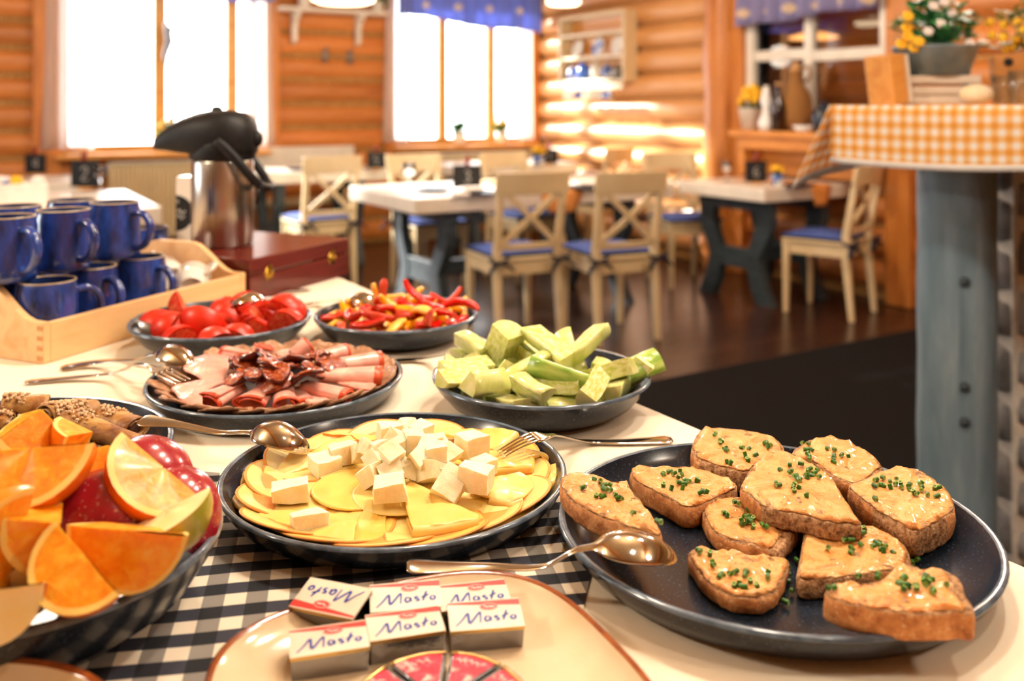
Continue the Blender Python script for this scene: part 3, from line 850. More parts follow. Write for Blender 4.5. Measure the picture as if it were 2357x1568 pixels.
MB().lathe([(0, 0), (.065, 0), (.092, .15), (.097, .155), (.088, .155), (.06, .02), (0, .02)], 22).build('pot', M_WHITE, t)
b = MB()
for i in range(40): leaf(b, Vector((0, 0, .14)), Vector((r.uniform(-1, 1), r.uniform(-1, 1), r.uniform(.05, .6))), .10, .022)
b.build('foliage', M_LEAF, t)
b = MB()
for i in range(60):
    a, rr = r.uniform(0, 6.3), .085 * math.sqrt(r.random()); b.sphere((rr * math.cos(a), rr * math.sin(a), .20 + .10 * (1 - (rr / .09) ** 2) + r.uniform(-.02, .02)), .022, 7, 5)
b.build('blossoms', M_YEL, t)
def bottle(lab, p, prof, mat, capmat, n=20):
    t = thing('bottle', lab, 'bottle', p, 0)
    MB().lathe(prof[:-2], n).build('body', mat, t); MB().lathe(prof[-3:], n).build('stopper', capmat, t)
M_WICK = MT('wicker', '8a5a26', .75)
_v = M_WICK.coord((1, 1, 1)); _w = M_WICK.n('ShaderNodeTexWave'); _w.bands_direction = 'Z'; _w.inputs['Scale'].default_value = 26; _w.inputs['Distortion'].default_value = 2.5; M_WICK.L(_v, _w.inputs['Vector'])
M_WICK.col(M_WICK.ramp(_w.outputs['Fac'], [(.2, '6b431a'), (.7, 'b98444')])).bump(_w.outputs['Fac'], .6, .006)
M_DKGLASS = MT('dark_bottle_glass', '2a120a', .08, coat=.5).m
M_CORK = mottled('cork', 'b98a58', 'd0a674', 40, rough=.8)
t = thing('wicker_demijohn', 'large wicker-wrapped demijohn on the pine console', 'bottle', sb(1832, .03), 0)
MB().lathe([(0, 0), (.075, 0), (.105, .05), (.115, .14), (.105, .23), (.065, .30), (.045, .34), (.042, .40), (.05, .41)], 26).build('wicker_cover', M_WICK.m, t)
MB().lathe([(.042, .40), (.042, .43), (.03, .43), (.028, .47), (0, .47)], 16).build('stopper', M_CORK, t)
b = MB(); b.tube([(.06, 0, .33), (.10, 0, .38), (.09, 0, .44), (.04, 0, .43)], .012, 7); b.build('handle', M_WICK.m, t)
bottle('dark brown bottle beside the wicker demijohn', sb(1791, -.11), [(0, 0), (.045, 0), (.048, .17), (.02, .24), (.018, .30), (.022, .31), (.02, .33), (0, .33)], M_DKGLASS, M_CORK)
bottle('white pear-shaped bottle between the flower pot and demijohn', sb(1764, -.11), [(0, 0), (.045, 0), (.055, .05), (.03, .11), (.022, .15), (.038, .20), (.02, .29), (.02, .31), (0, .31)], MT('white_china', 'f4f4f2', .15).m, M_WHITE)
t = thing('storage_jar', 'dark blue jar at the end of the pine console', 'jar', sb(1897, -.05), 0)
MB().lathe([(0, 0), (.06, 0), (.08, .06), (.075, .13), (.05, .16), (0, .16)], 20).build('body', M_DARKPLATE, t)
MB().lathe([(.05, .16), (.045, .18), (.012, .19), (.014, .205), (0, .21)], 16).build('lid', M_DARKPLATE, t)
t = thing('china_dish', 'pinkish china dish in the middle of the pine console', 'dish', sb(1850, -.12), 0)
MB().lathe([(0, 0), (.04, 0), (.075, .04), (.07, .04), (.04, .01), (0, .01)], 20).build('bowl', M_NAP, t)

# ------------------------------------------------------------------ tall counter: post, stone pillar, slab, cloth
CD = Vector((.717, -.697, 0)); CN = Vector((.697, .717, 0)); CA_ = Vector((.848, 2.40, 0))
t = thing('counter', 'tall counter on a hewn blue-grey timber post', 'counter', CA_ + Vector((0, 0, 0)), math.atan2(CD.y, CD.x))
MB().box((.85, .36, 1.225), (1.66, .68, .05)).build('slab', M_BLUEGREY, t, bevel=.006)
M_POST = MT('blue_timber', '4a6472', .38)
_v = M_POST.coord((7, 7, .8)); _f = M_POST.noise(3.0, _v, 6, .6, .5)
M_POST.col(M_POST.ramp(_f, [(.3, '5c7684'), (.55, '7890a0'), (.75, '93a8b4')])).bump(_f, .35, .006)
pc = Vector((1.187, 2.47, 0))
b = MB(); rg = []
for i in range(13):
    z_ = i * 1.2 / 12; ring = []
    for k in range(16):
        a = 2 * math.pi * k / 16 + .2
        R_ = .103 * (1 + .05 * math.cos(4 * (a + .5)) + .018 * math.sin(i * 1.9 + k * .7))
        ring.append((R_ * math.cos(a), R_ * math.sin(a), z_))
    rg.append(ring)
b.add([p for r_ in rg for p in r_], [(i * 16 + k, i * 16 + (k + 1) % 16, i * 16 + 16 + (k + 1) % 16, i * 16 + 16 + k) for i in range(12) for k in range(16)], 0, True)
po = b.build('post', M_POST.m, t)
Rm = Matrix.Rotation(-math.atan2(CD.y, CD.x), 4, 'Z'); po.location = Rm @ (pc - CA_)
for (dy, zz) in ((0, .53), (0, .44), (.0, .80)):
    d = Rm.to_3x3() @ Vector((-.26, -.965, 0)); q = po.location + d * .101 + Vector((0, 0, zz))
    MB().sphere((0, 0, 0), .013, 8, 6).build('knot', M_BLUEGREY, t, loc=q)
# stone pillar
M_STONE = mottled('grey_stone', '7c8084', 'b2b4b6', 14, rough=.75, bump=.6, bd=.01, rnd=True)
M_MORTAR = mottled('pale_mortar', 'd2cec4', 'e8e4da', 30, rough=.9, bump=.4)
pil = struct(MB().box((0, 0, 0), (.60, .56, 1.18)).build('pillar', M_MORTAR)); pil.location = (1.655, 2.78, .59)
r = random.Random(21)
def stone_face(axis, off, w, x0):
    z_ = -.58
    while z_ < .56:
        h_ = min(r.uniform(.10, .17), .585 - z_); x = -w / 2; 
        while x < w / 2 - .03:
            l_ = min(r.uniform(.12, .24), w / 2 - x)
            if w / 2 - x - l_ < .06: l_ = w / 2 - x
            b = MB(); n = 9; g = .011
            base = [(lerp(x + g, x + l_ - g, (.5 + .5 * max(-1, min(1, 1.25 * math.cos(2 * math.pi * k / n + .3))))), lerp(z_ + g, z_ + h_ - g, (.5 + .5 * max(-1, min(1, 1.25 * math.sin(2 * math.pi * k / n + .3)))))) for k in range(n)]
            cx_, cz_ = x + l_ / 2, z_ + h_ / 2
            dpt = r.uniform(.012, .022)
            def P_(x_, z__, d_): return (x_, off - d_, z__) if axis == 'y' else (off - d_, x_, z__)
            vs = [P_(a, c, 0) for a, c in base] + [P_(lerp(a, cx_, .12), lerp(c, cz_, .12), dpt) for a, c in base] + [P_(cx_, cz_, dpt * 1.15)]
            fs = [(k, (k + 1) % n, n + (k + 1) % n, n + k) for k in range(n)] + [(n + k, n + (k + 1) % n, 2 * n) for k in range(n)]
            b.add(vs, fs, 0, True); b.build('stone', M_STONE, pil)
            x += l_
        z_ += h_
stone_face('y', -.28, .60, 0); stone_face('x', -.30, .56, 0)
# gingham cloth over the counter
def gingham(name, c_white, c_mid, c_dark, period, rot=0.0, wx=.5, wy=.5, rough=.85, coord=(0, 1), trans=0.0):
    m = MT(name, c_white, rough); v = m.coord((1, 1, 1), kind='UV')
    mp = m.n('ShaderNodeMapping'); mp.inputs['Rotation'].default_value = (0, 0, rot); mp.inputs['Scale'].default_value = (1 / period,) * 3; m.L(v, mp.inputs['Vector'])
    sp = m.n('ShaderNodeSeparateXYZ'); m.L(mp.outputs['Vector'], sp.inputs[0])
    sx = m.math('LESS_THAN', m.math('FRACT', sp.outputs['X']), .5); sy = m.math('LESS_THAN', m.math('FRACT', sp.outputs['Y']), .5)
    f = m.math('ADD', m.math('MULTIPLY', sx, wx), m.math('MULTIPLY', sy, wy))
    m.col(m.ramp(f, [(0.0, c_white), (.5, c_mid), (1.0, c_dark)]))
    w = m.noise(900, v, 2); m.bump(w, .15, .001)
    return m.m
def set_uv(o, fn):
    me = o.data; l = me.uv_layers.new(name='UVMap')
    for lp in me.loops: l.data[lp.index].uv = fn(me.vertices[lp.vertex_index].co)
M_ORG = gingham('orange_gingham', 'fffaf2', 'fbd28e', 'f4ad48', .030)
_mt = M_ORG.node_tree; _pb = _mt.nodes['Principled BSDF']; _tl = _mt.nodes.new('ShaderNodeBsdfTranslucent'); _mx = _mt.nodes.new('ShaderNodeMixShader'); _mx.inputs[0].default_value = .35
_mt.links.new(_pb.inputs['Base Color'].links[0].from_socket, _tl.inputs[0]); _mt.links.new(_pb.outputs[0], _mx.inputs[1]); _mt.links.new(_tl.outputs[0], _mx.inputs[2]); _mt.links.new(_mx.outputs[0], _mt.nodes['Material Output'].inputs['Surface'])
M_HEM = mottled('white_hem', 'f4efe8', 'fdfaf4', 30, rough=.85)
b = MB()
Lc, Dc, drop = 1.66, .68, .150
def cl(a, q):
    # q from the back of the top, over the front edge, down the drop
    x = a * Lc - .02
    s = q * (Dc + drop)
    if s < Dc: y, z_ = Dc - s, 1.2535
    else:
        y, z_ = -.010 - .004 * math.sin(x * 23) - .01 * (s - Dc) * math.sin(x * 9), 1.2535 - (s - Dc) * (1 + .05 * math.sin(x * 7))
    return (x, y, z_)
nu, nv = 60, 20
rowsq = [0, .2, .4, .6, .75, Dc / (Dc + drop) - .001] + [Dc / (Dc + drop) + (1 - Dc / (Dc + drop)) * k / 10 for k in range(1, 11)]
vs = [cl(i / nu, q) for q in rowsq for i in range(nu + 1)]; UVS = [(i / nu * Lc, q * (Dc + drop)) for q in rowsq for i in range(nu + 1)]
w = nu + 1
b.add(vs, [(j * w + i, j * w + i + 1, (j + 1) * w + i + 1, (j + 1) * w + i) for j in range(len(rowsq) - 1) for i in range(nu)], 0)
for q in range(nu): b.mi[-1 - q] = 1
# the end of the cloth: it drapes off the short side and flares at the corner
o0 = len(b.v); m_, k_ = 10, 8
for j in range(k_ + 1):
    for i in range(m_ + 1):
        t_ = i / m_; dn = j / k_
        yb = t_ * .42
        fl_ = math.exp(-t_ * 2.2)
        x = -.02 - dn * (.005 + .085 * fl_) - .012 * math.sin(t_ * 9) * dn
        y = yb - dn * .035 * fl_ - .010
        z_ = 1.2535 - dn * (.15 + .075 * fl_)
        b.v.append((x, y, z_)); UVS.append((-dn * .2, Dc - yb))
for j in range(k_):
    for i in range(m_):
        a_ = o0 + j * (m_ + 1) + i
        b.f.append((a_, a_ + 1, a_ + m_ + 2, a_ + m_ + 1)); b.mi.append(1 if j == k_ - 1 else 0); b.sm.append(True)
o = b.build('gingham_cloth', [M_ORG, M_HEM], solid=.0015); o.location = CA_; o.rotation_euler = (0, 0, math.atan2(CD.y, CD.x))
l = o.data.uv_layers.new(name='UVMap')
for lp in o.data.loops: l.data[lp.index].uv = UVS[lp.vertex_index]
tag(o, 'orange and white gingham cloth hanging over the tall counter', 'table cloth')
# things on the counter
_m = MT('thin_tumbler_glass', 'ffffff', 0.0); _t = _m.n('ShaderNodeBsdfTransparent'); _t.inputs[0].default_value = (.93, .94, .94, 1); _g = _m.n('ShaderNodeBsdfGlossy'); _g.inputs['Roughness'].default_value = .06
_x = _m.n('ShaderNodeMixShader'); _l = _m.n('ShaderNodeLayerWeight'); _l.inputs['Blend'].default_value = .35; _m.L(_l.outputs['Facing'], _x.inputs[0]); _m.L(_t.outputs[0], _x.inputs[1]); _m.L(_g.outputs[0], _x.inputs[2]); _m.L(_x.outputs[0], _m.t.nodes['Material Output'].inputs['Surface'])
M_TUMB = _m.m
CZ_ = 1.2565
def onc(px, Y, z=CZ_): return Vector((atd(px, 0, Y).x, Y, z))
M_ZINC = mottled('zinc', '6c8290', '93a6b0', 10, (1, 1, 1), .35, metal=.25, bump=.1)
M_CRATE = wood('whitewashed_crate', 'cdbfae', 'e4d8c8', 'b9aa98', (1, 6, 6), .7, 3, .2)
ct = thing('wooden_crate', 'small whitewashed slatted crate under the zinc planter', 'crate', onc(2152, 2.62), math.radians(-8))
for z_, mt in ((.012, M_CRATE), (.038, M_CRATE), (.068, M_CRATE)):
    MB().box((0, -.065, z_), (.20, .012, .022)).build('slat', mt, ct, bevel=.002); MB().box((0, .065, z_), (.20, .012, .022)).build('slat', mt, ct, bevel=.002)
for s in (-1, 1): MB().box((s * .095, 0, .04), (.012, .12, .078)).build('end_board', M_CRATE, ct, bevel=.002)
pl = thing('zinc_planter', 'zinc tub of green plant with white and yellow flowers on the tall counter', 'plant', onc(2152, 2.62, CZ_ + .081), 0)
MB().lathe([(0, 0), (.088, 0), (.112, .075), (.118, .078), (.115, .082), (.106, .076), (.085, .01), (0, .01)], 30).build('tub', M_ZINC, pl)
b = MB(); r = random.Random(12)
for i in range(300):
    a, rr = r.uniform(0, 6.28), r.uniform(0, .1); h_ = r.uniform(.0, .13)
    p_ = Vector((rr * math.cos(a) * 1.05, rr * math.sin(a) * .7, .07 + h_ * (1.2 - rr * 5)))
    leaf(b, p_, Vector((math.cos(a), math.sin(a), r.uniform(-.3, .9))), r.uniform(.032, .058), r.uniform(.012, .020))
for i in range(14):
    a = r.uniform(0, 6.28); b.tube([(0, 0, .06), (.05 * math.cos(a), .05 * math.sin(a), .12), (.09 * math.cos(a), .09 * math.sin(a), .17)], .002, 5)
b.build('foliage', M_LEAFB, pl)
def blossoms(name, pts, mat, s):
    b = MB()
    for (x, y, z_) in pts:
        for k in range(6):
            a = k * 1.047; b.sphere((x + s * .6 * math.cos(a), y + s * .3 * math.sin(a), z_ + s * .5 * math.sin(a)), (s * .5, s * .5, s * .5), 6, 4)
    b.build(name, mat, pl)
blossoms('white_blossom', [(-.035, -.07, .19), (-.02, -.08, .14), (-.05, -.07, .12), (.06, -.08, .085), (-.01, -.08, .20), (.02, -.06, .17)], M_WPET, .014)
blossoms('yellow_blossom', [(-.105, -.07, .105), (-.085, -.09, .09), (-.12, -.06, .085), (-.105, -.06, .13), (-.09, -.07, .075), (-.11, -.08, .16)], M_YEL, .016)
t = thing('wooden_stand', 'narrow wooden board standing beside the zinc planter on the counter', 'board', onc(2046, 2.55), (0, math.radians(-8), math.radians(20)))
MB().box((0, 0, .068), (.05, .10, .136)).build('board', M_PINE, t, bevel=.003); MB().box((.032, -.0, .066), (.012, .10, .132)).build('white_edge', M_WHITE, t)
M_KRAFT = mottled('kraft_paper', 'b0783c', 'c98f52', 14, rough=.8, bump=.15)
t = thing('paper_planter', 'brown paper bag planter with yellow flowers on the tall counter', 'plant', onc(2346, 2.58), math.radians(-20))
b = MB(); b.hexa([(-.065, -.05, 0), (.065, -.05, 0), (.065, .05, 0), (-.065, .05, 0)], [(-.072, -.055, .135), (.07, -.058, .15), (.072, .055, .14), (-.07, .055, .13)]); b.build('paper_bag', M_KRAFT, t, bevel=.006)
MB().tube([(-.035, -.054, .115), (-.035, -.058, .115)], .012, 12).build('black_dot', M_BLACKCARD, t)
b = MB(); r = random.Random(2)
for i in range(110):
    a = r.uniform(0, 6.28); p_ = Vector((r.uniform(-.04, .08), r.uniform(-.06, .06), .14 + r.uniform(0, .12)))
    leaf(b, p_, Vector((math.cos(a), math.sin(a), r.uniform(-.2, .9))), r.uniform(.03, .06), r.uniform(.008, .014))
b.build('foliage', mottled('leaf_olive', '6d7a3a', 'a9b070', 30, rough=.6), t)
b = MB()
for i in range(16): b.sphere((r.uniform(-.08, .08), r.uniform(-.07, .0), .15 + r.uniform(0, .08)), .013, 7, 5)
b.build('blossoms', M_YEL, t)
for i, (px, Y, h_, lab) in enumerate(((2312, 2.42, .075, 'clear glass tumbler on the gingham counter, beside the paper bag'), (2352, 2.36, .085, 'clear glass tumbler in front of the paper bag, nearest the counter cloth edge'))):
    o = MB().lathe([(0, 0), (.026, 0), (.032, h_), (.029, h_), (.024, .008), (0, .008)], 22).build('glass_tumbler', M_TUMB); o.location = onc(px, Y); tag(o, lab, 'glass')
o = MB().sphere((0, 0, .0), (.042, .032, .026), 16, 10).build('bread_roll', mottled('pale_roll', 'ecd9ae', 'f6ead0', 20, rough=.7)); o.location = onc(2248, 2.40, CZ_ + .026); tag(o, 'pale round roll lying on the gingham counter cloth', 'bread')
o = MB().sphere((0, 0, 0), .024, 14, 9).build('plum', mottled('plum_skin', '5a1a1e', '7a2a2e', 10, rough=.35)); o.location = onc(2243, 2.52, CZ_ + .024); tag(o, 'dark red plum behind the pale roll on the counter', 'fruit')

# black mat on the floor
M_MAT = mottled('black_mat', '0a0b0d', '141518', 180, rough=.95, bump=.4, bd=.003, spec=.15)
o = MB().box((0, 0, .005), (4.1, 2.9, .010)).build('floor_mat', M_MAT, bevel=.003); o.location = uv(2.9, 1.81, 0.0005); o.rotation_euler = (0, 0, AR)
tag(o, 'large black mat on the dark floor beside the buffet', 'rug')
# ------------------------------------------------------------------ buffet table and its cloths
M_CLOTH = MT('cream_tablecloth', 'efe2cb', .75)
_v = M_CLOTH.coord((1, 1, 1)); _f = M_CLOTH.noise(3.0, _v, 3, .5, .4); _g = M_CLOTH.noise(700, _v, 2)
M_CLOTH.col(M_CLOTH.ramp(_f, [(.3, 'ecdcc2'), (.7, 'f3e8d4')])).bump(_f, .5, .012)
M_OAK = wood('beech_wood', 'd8a870', 'e6bd88', 'cf9c62', (1, 8, 8), .5, 3, .06, False)
top = [(-1.75, .20), (.76, .20), (.417, .752), (-.352, 1.985), (-.367, 2.012), (-.384, 2.030), (-.404, 2.046), (-.70, 2.26), (-1.75, 2.26)]
bt = thing('buffet_table', 'long buffet table under a cream cloth', 'table', (-.55, 1.2, 0), 0)
MB().prism([(x * .985 + .55 * .985, (y - 1.2) * .985) for x, y in top], TT - .035, TT - .004).build('tabletop', M_OAK, bt)
for (x, y) in ((-1.6, .35), (.50, .34), (-.50, 1.98), (-1.6, 2.1)):
    MB().box((x + .55, y - 1.2, (TT - .036) / 2), (.07, .07, TT - .036)).build('leg', M_OAK, bt, bevel=.004)
b = MB()
n = len(top)
b.add([(x, y, TT) for x, y in top], [tuple(range(n))], 0, False)
# hanging skirt with soft folds
per = []
for i in range(n):
    p, q = Vector(top[i]), Vector(top[(i + 1) % n]); L_ = (q - p).length; k_ = max(1, int(L_ / .035))
    for k in range(k_): per.append((p + (q - p) * k / k_, (q - p).normalized()))
rows_ = []
s_ = 0
for j, (dz, out) in enumerate(((0, 0), (.004, .004), (.012, .007), (.10, .012), (.22, .018), (.34, .02))):
    rr = []
    for i, (p, d) in enumerate(per):
        nrm = Vector((d.y, -d.x)); w = out + (dz * .05) * math.sin(i * 1.35)
        rr.append((p.x + nrm.x * w, p.y + nrm.y * w, TT - dz))
    rows_.append(rr)
m = len(per)
b.add([p for r_ in rows_ for p in r_], [(j * m + i, j * m + (i + 1) % m, (j + 1) * m + (i + 1) % m, (j + 1) * m + i) for j in range(5) for i in range(m)], 0, True)
o = b.build('tablecloth', M_CLOTH.m); tag(o, 'cream white tablecloth over the buffet table', 'tablecloth')
T1 = TT + .0004
M_BLUG = gingham('navy_gingham', 'e9dcc6', '3a3c4a', '0d0f18', .032, math.radians(-11), .36, .64)
b = MB()
ca, sa = math.cos(math.radians(-11)), math.sin(math.radians(-11))
def gl(a, q):
    x = lerp(-.60, .0, a); y = lerp(-.62, 0, q)
    X, Y = .088 + x * ca - y * sa, .868 + x * sa + y * ca
    return (X, Y, T1 + .0012 + .0010 * math.sin(x * 31 + y * 12) * math.sin(y * 27))
b.grid(gl, 40, 40)
o = b.build('gingham_cloth', M_BLUG)
l = o.data.uv_layers.new(name='UVMap')
for lp in o.data.loops:
    c = o.data.vertices[lp.vertex_index].co; l.data[lp.index].uv = (c.x, c.y)
tag(o, 'navy and white gingham cloth spread over the cream tablecloth', 'table cloth')

# ------------------------------------------------------------------ stoneware
M_GLAZE = MT('slate_glaze', '232c38', .2, spec=.4)
_v = M_GLAZE.coord((1, 1, 1)); _f = M_GLAZE.noise(9, _v, 3); _s = M_GLAZE.noise(420, _v, 2, .5)
_c = M_GLAZE.ramp(_f, [(.3, '141a23'), (.7, '212b39')])
M_GLAZE.col(M_GLAZE.mix(M_GLAZE.ramp(_s, [(.62, '000000'), (.70, 'ffffff')]), _c, '3c4a5a'))
M_RIM_LIT = mottled('rim_glaze_lit', '3f4f60', '66788a', 60, rough=.18, coat=.5)  # paler than the well: rim highlights put into the glaze colour
M_BLUEGLAZE = mottled('blue_glaze', '24335a', '33487a', 14, rough=.14, coat=.5)
def plate_prof(R, h):
    return [(0, .007), (R * .55, .007), (R * .80, .0072), (R * .895, .010), (R * .945, h * .72), (R * .968, h * .97), (R * .985, h), (R * .998, h * .97), (R, h * .90), (R * .97, h * .6), (R * .91, h * .2), (R * .84, .0015), (R * .8, 0), (0, 0)]
def bowl_prof(R, h):
    return [(0, .009), (R * .5, .009), (R * .68, .014), (R * .82, h * .48), (R * .92, h * .80), (R * .962, h * .97), (R * .982, h), (R * .997, h * .97), (R, h * .91), (R * .95, h * .68), (R * .84, h * .30), (R * .70, .004), (R * .66, 0), (0, 0)]
def dish(name, lab, X, Y, R, h, kind, z=T1, n=72):
    pr = plate_prof(R, h) if kind == 'plate' else bowl_prof(R, h)
    k = len(pr) - 1
    t = thing(name, lab, 'plate' if kind == 'plate' else 'bowl', (X, Y, z), 0)
    MB().lathe(pr[:6], n).lathe(pr[8:], n).build('well', M_GLAZE.m if kind == 'plate' else M_GLAZE.m, t)
    MB().lathe(pr[5:9], n).build('rim', M_RIM_LIT, t)
    return t
PB, PC, PH, PR = (.2163, .776, .1773), (-.1108, .8807, .1627), (-.302, 1.1902, .1608), (-.529, .921, .181)
BT, BP, BC, BF = (-.4575, 1.458, .139), (-.186, 1.495, .1325), (.0365, 1.150, .1355), (-.351, .677, .1335)
dish('serving_plate', 'large slate blue plate of bread slices with orange spread', *PB, .030, 'plate', T1)
dish('serving_plate', 'slate blue plate of sliced cheese and white cheese cubes', *PC, .028, 'plate', T1 + .0025)
dish('serving_plate', 'slate blue plate of folded ham and sausage slices', *PH, .030, 'plate')
dish('serving_plate', 'slate blue plate of rolled stuffed pancakes', *PR, .030, 'plate')
dish('serving_bowl', 'slate blue bowl of tomato wedges beside the wooden tray', *BT, .043, 'bowl')
dish('serving_bowl', 'slate blue bowl of red and yellow pepper strips', *BP, .043, 'bowl')
dish('serving_bowl', 'slate blue bowl of cut cucumber', *BC, .045, 'bowl')
dish('serving_bowl', 'slate blue bowl of orange wedges and red apple pieces', *BF, .058, 'bowl', T1 + .0025)
M_CREAMGL = mottled('cream_glaze', 'd8bf9a', 'e4d0b0', 18, rough=.14, coat=.6)
M_BROWNRIM = mottled('brown_rim_glaze', '7c3a16', '9c5426', 50, rough=.18, coat=.5)
def sqplate(lab, X, Y, R, h, rot, z, nexp):
    t = thing('square_plate', lab, 'plate', (X, Y, z), rot)
    sh = lambda a: (abs(math.cos(a)) ** nexp + abs(math.sin(a)) ** nexp) ** (-1 / nexp)
    pr = [(0, .007), (R * .5, .007), (R * .72, .008), (R * .86, .012), (R * .94, h * .74), (R * .968, h * .93), (R * .986, h), (R, h * .96), (R * .995, h * .8), (R * .9, h * .25), (R * .78, 0), (0, 0)]
    MB().lathe(pr[:6], 96, shape=sh).lathe(pr[8:], 96, shape=sh).build('well', M_CREAMGL, t)
    MB().lathe(pr[5:9], 96, shape=sh).build('rim', M_BROWNRIM, t)
sqplate('cream square plate with brown rim holding butter packets', -.050, .560, .127, .022, math.radians(25), T1 + .0025, 3.2)
sqplate('cream plate with brown rim at the gingham cloth edge, in front of the fruit bowl', -.345, .430, .138, .036, 0, T1 + .0025, 3.0)

# ------------------------------------------------------------------ wooden tray, mugs and cups
TD, TP = Vector((.389, .921, 0)), Vector((-.921, .389, 0)); TA = Vector((-.68, 1.342, T1))
tr = thing('wooden_tray', 'pale beech tray with dipped end boards holding the mugs', 'tray', TA, math.atan2(TD.y, TD.x))
TL, TW = .449, .325
MB().box((TL / 2, TW / 2, .005), (TL - .02, TW - .02, .010)).build('base', M_OAK, tr)
MB().box((TL / 2, .006, .029), (TL - .026, .012, .058)).build('side_board', M_OAK, tr, bevel=.0015)
MB().box((TL / 2, TW - .006, .029), (TL - .026, .012, .058)).build('side_board', M_OAK, tr, bevel=.0015)
def endb(x0, x1):
    n_ = 24; pr = []
    for i in range(n_ + 1):
        y = TW * i / n_; e = min(y, TW - y)
        s_ = max(0, min(1, (e - .022) / .10)); z_ = .060 + .052 * s_ * s_ * (3 - 2 * s_)
        pr.append((y, z_))
    b = MB(); A_ = [(x0, 0, 0)] + [(x0, y, z_) for y, z_ in pr] + [(x0, TW, 0)]; B_ = [(x1, p[1], p[2]) for p in A_]
    return b.hexa(A_, B_)
endb(0, .013).build('end_board', M_OAK, tr, bevel=.0015)
endb(TL - .013, TL).build('end_board', M_OAK, tr, bevel=.0015)
b = MB()
for k in range(4):
    b.box((-.0003, .006, .008 + k * .0145), (.0010, .0118, .0070))
b.build('finger_joint', wood('beech_end_grain', 'b07c46', 'c48e56', 'a87440', (8, 8, 8), .6, 6, .1), tr)
M_MUG = MT('cobalt_glaze', '1b2f72', .12, coat=.6)
_v = M_MUG.coord((1, 1, .35), True); _f = M_MUG.noise(55, _v, 5, .7); _g = M_MUG.noise(7, M_MUG.coord((1, 1, 1), True), 2)
M_MUG.col(M_MUG.mix(M_MUG.ramp(_f, [(.38, '000000'), (.68, 'ffffff')]), M_MUG.ramp(_g, [(.35, '203a8c'), (.65, '2c50ac')]), '1c2546'))
M_MUGIN = mottled('mug_inside', '1c2c5c', '2a3f78', 20, rough=.2)
M_MUGRIM = mottled('mug_rim', '8c7a62', 'a8977c', 40, rough=.3)
def make_mug(lab):
    t = thing('mug', lab, 'mug', group='cobalt blue stoneware mugs')
    MB().lathe([(0, 0), (.036, 0), (.0415, .003), (.0435, .010), (.0425, .02), (.0425, .082), (.0405, .092), (.0405, .0965)], 36).build('body', M_MUG.m, t)
    MB().lathe([(.0405, .0965), (.0402, .0985), (.0388, .0988), (.0375, .097)], 36).build('rim', M_MUGRIM, t)
    MB().lathe([(.0375, .097), (.0385, .085), (.0385, .015), (.03, .008), (0, .007)], 30).build('inside', M_MUGIN, t)
    pth = spline([(.041, 0, .079), (.058, 0, .080), (.073, 0, .068), (.077, 0, .050), (.069, 0, .031), (.055, 0, .021), (.041, 0, .021)], 4)
    MB().tube(pth, .0058, 10, flat=1.35, up=(0, 1, 0)).build('handle', M_MUG.m, t)
    return t
zl, zu = T1 + .0105, T1 + .0105 + .0990
mugs = [
    (-.712, 1.420, zl, 38, 'blue mug in the lower row, at the tray corner with the dipped end'),
    (-.704, 1.547, zl, -30, 'blue mug in the lower row, second from the dipped tray corner'),
    (-.660, 1.645, zl, -25, 'blue mug in the lower row, next to the lying white cups'),
    (-.815, 1.465, zl, 120, 'blue mug behind the lower row, below the stacked ones by the tray end'),
    (-.790, 1.590, zl, 120, 'blue mug behind the lower row, in the middle of the tray'),
    (-.752, 1.700, zl, 120, 'blue mug behind the lower row, towards the pump flask'),
    (-.770, 1.410, zu, -30, 'blue mug in the stacked upper row, cut off by the picture edge'),
    (-.729, 1.502, zu, -28, 'blue mug in the middle of the stacked upper row'),
    (-.697, 1.622, zu, -18, 'blue mug at the pump flask end of the stacked upper row'),
    (-.838, 1.560, zu, 150, 'blue mug in the upper back row, only its rim showing, behind the cut-off one'),
    (-.790, 1.662, zu, 150, 'blue mug in the upper back row, rim showing behind the middle one'),
]
m0 = None
for (x, y, z_, rz, lab) in mugs:
    if m0 is None: m0 = make_mug(lab); m0.location = (x, y, z_); m0.rotation_euler = (0, 0, math.radians(rz))
    else: dup(m0, (x, y, z_), math.radians(rz), lab)
dup(m0, (-.835, 2.13, T1), math.radians(-40), 'blue mug standing alone behind the tray, near the pump flask')
M_CHINA = mottled('white_china_cup', 'e6e0d6', 'f4f0e8', 10, rough=.15, coat=.5)
def white_cup(lab, loc, rot):
    t = thing('white_cup', lab, 'cup', loc, rot, 'white cups lying in the tray')
    MB().lathe([(0, .003), (.018, .003), (.019, 0), (.022, 0), (.0235, .004), (.030, .02), (.033, .058), (.0315, .0585), (.028, .02), (.02, .007), (0, .007)], 30).build('bowl', M_CHINA, t)
    MB().tube(spline([(.031, 0, .048), (.044, 0, .049), (.052, 0, .037), (.045, 0, .023), (.029, 0, .02)], 4), .0042, 8, up=(0, 1, 0)).build('handle', M_CHINA, t)
white_cup('white cup lying in the tray with its round foot towards the buffet', (-.580, 1.672, T1 + .045), (math.radians(-78), math.radians(-38), math.radians(8)))
white_cup('white cup lying behind the other, its handle raised', (-.634, 1.728, T1 + .052), (math.radians(-95), math.radians(-120), math.radians(40)))

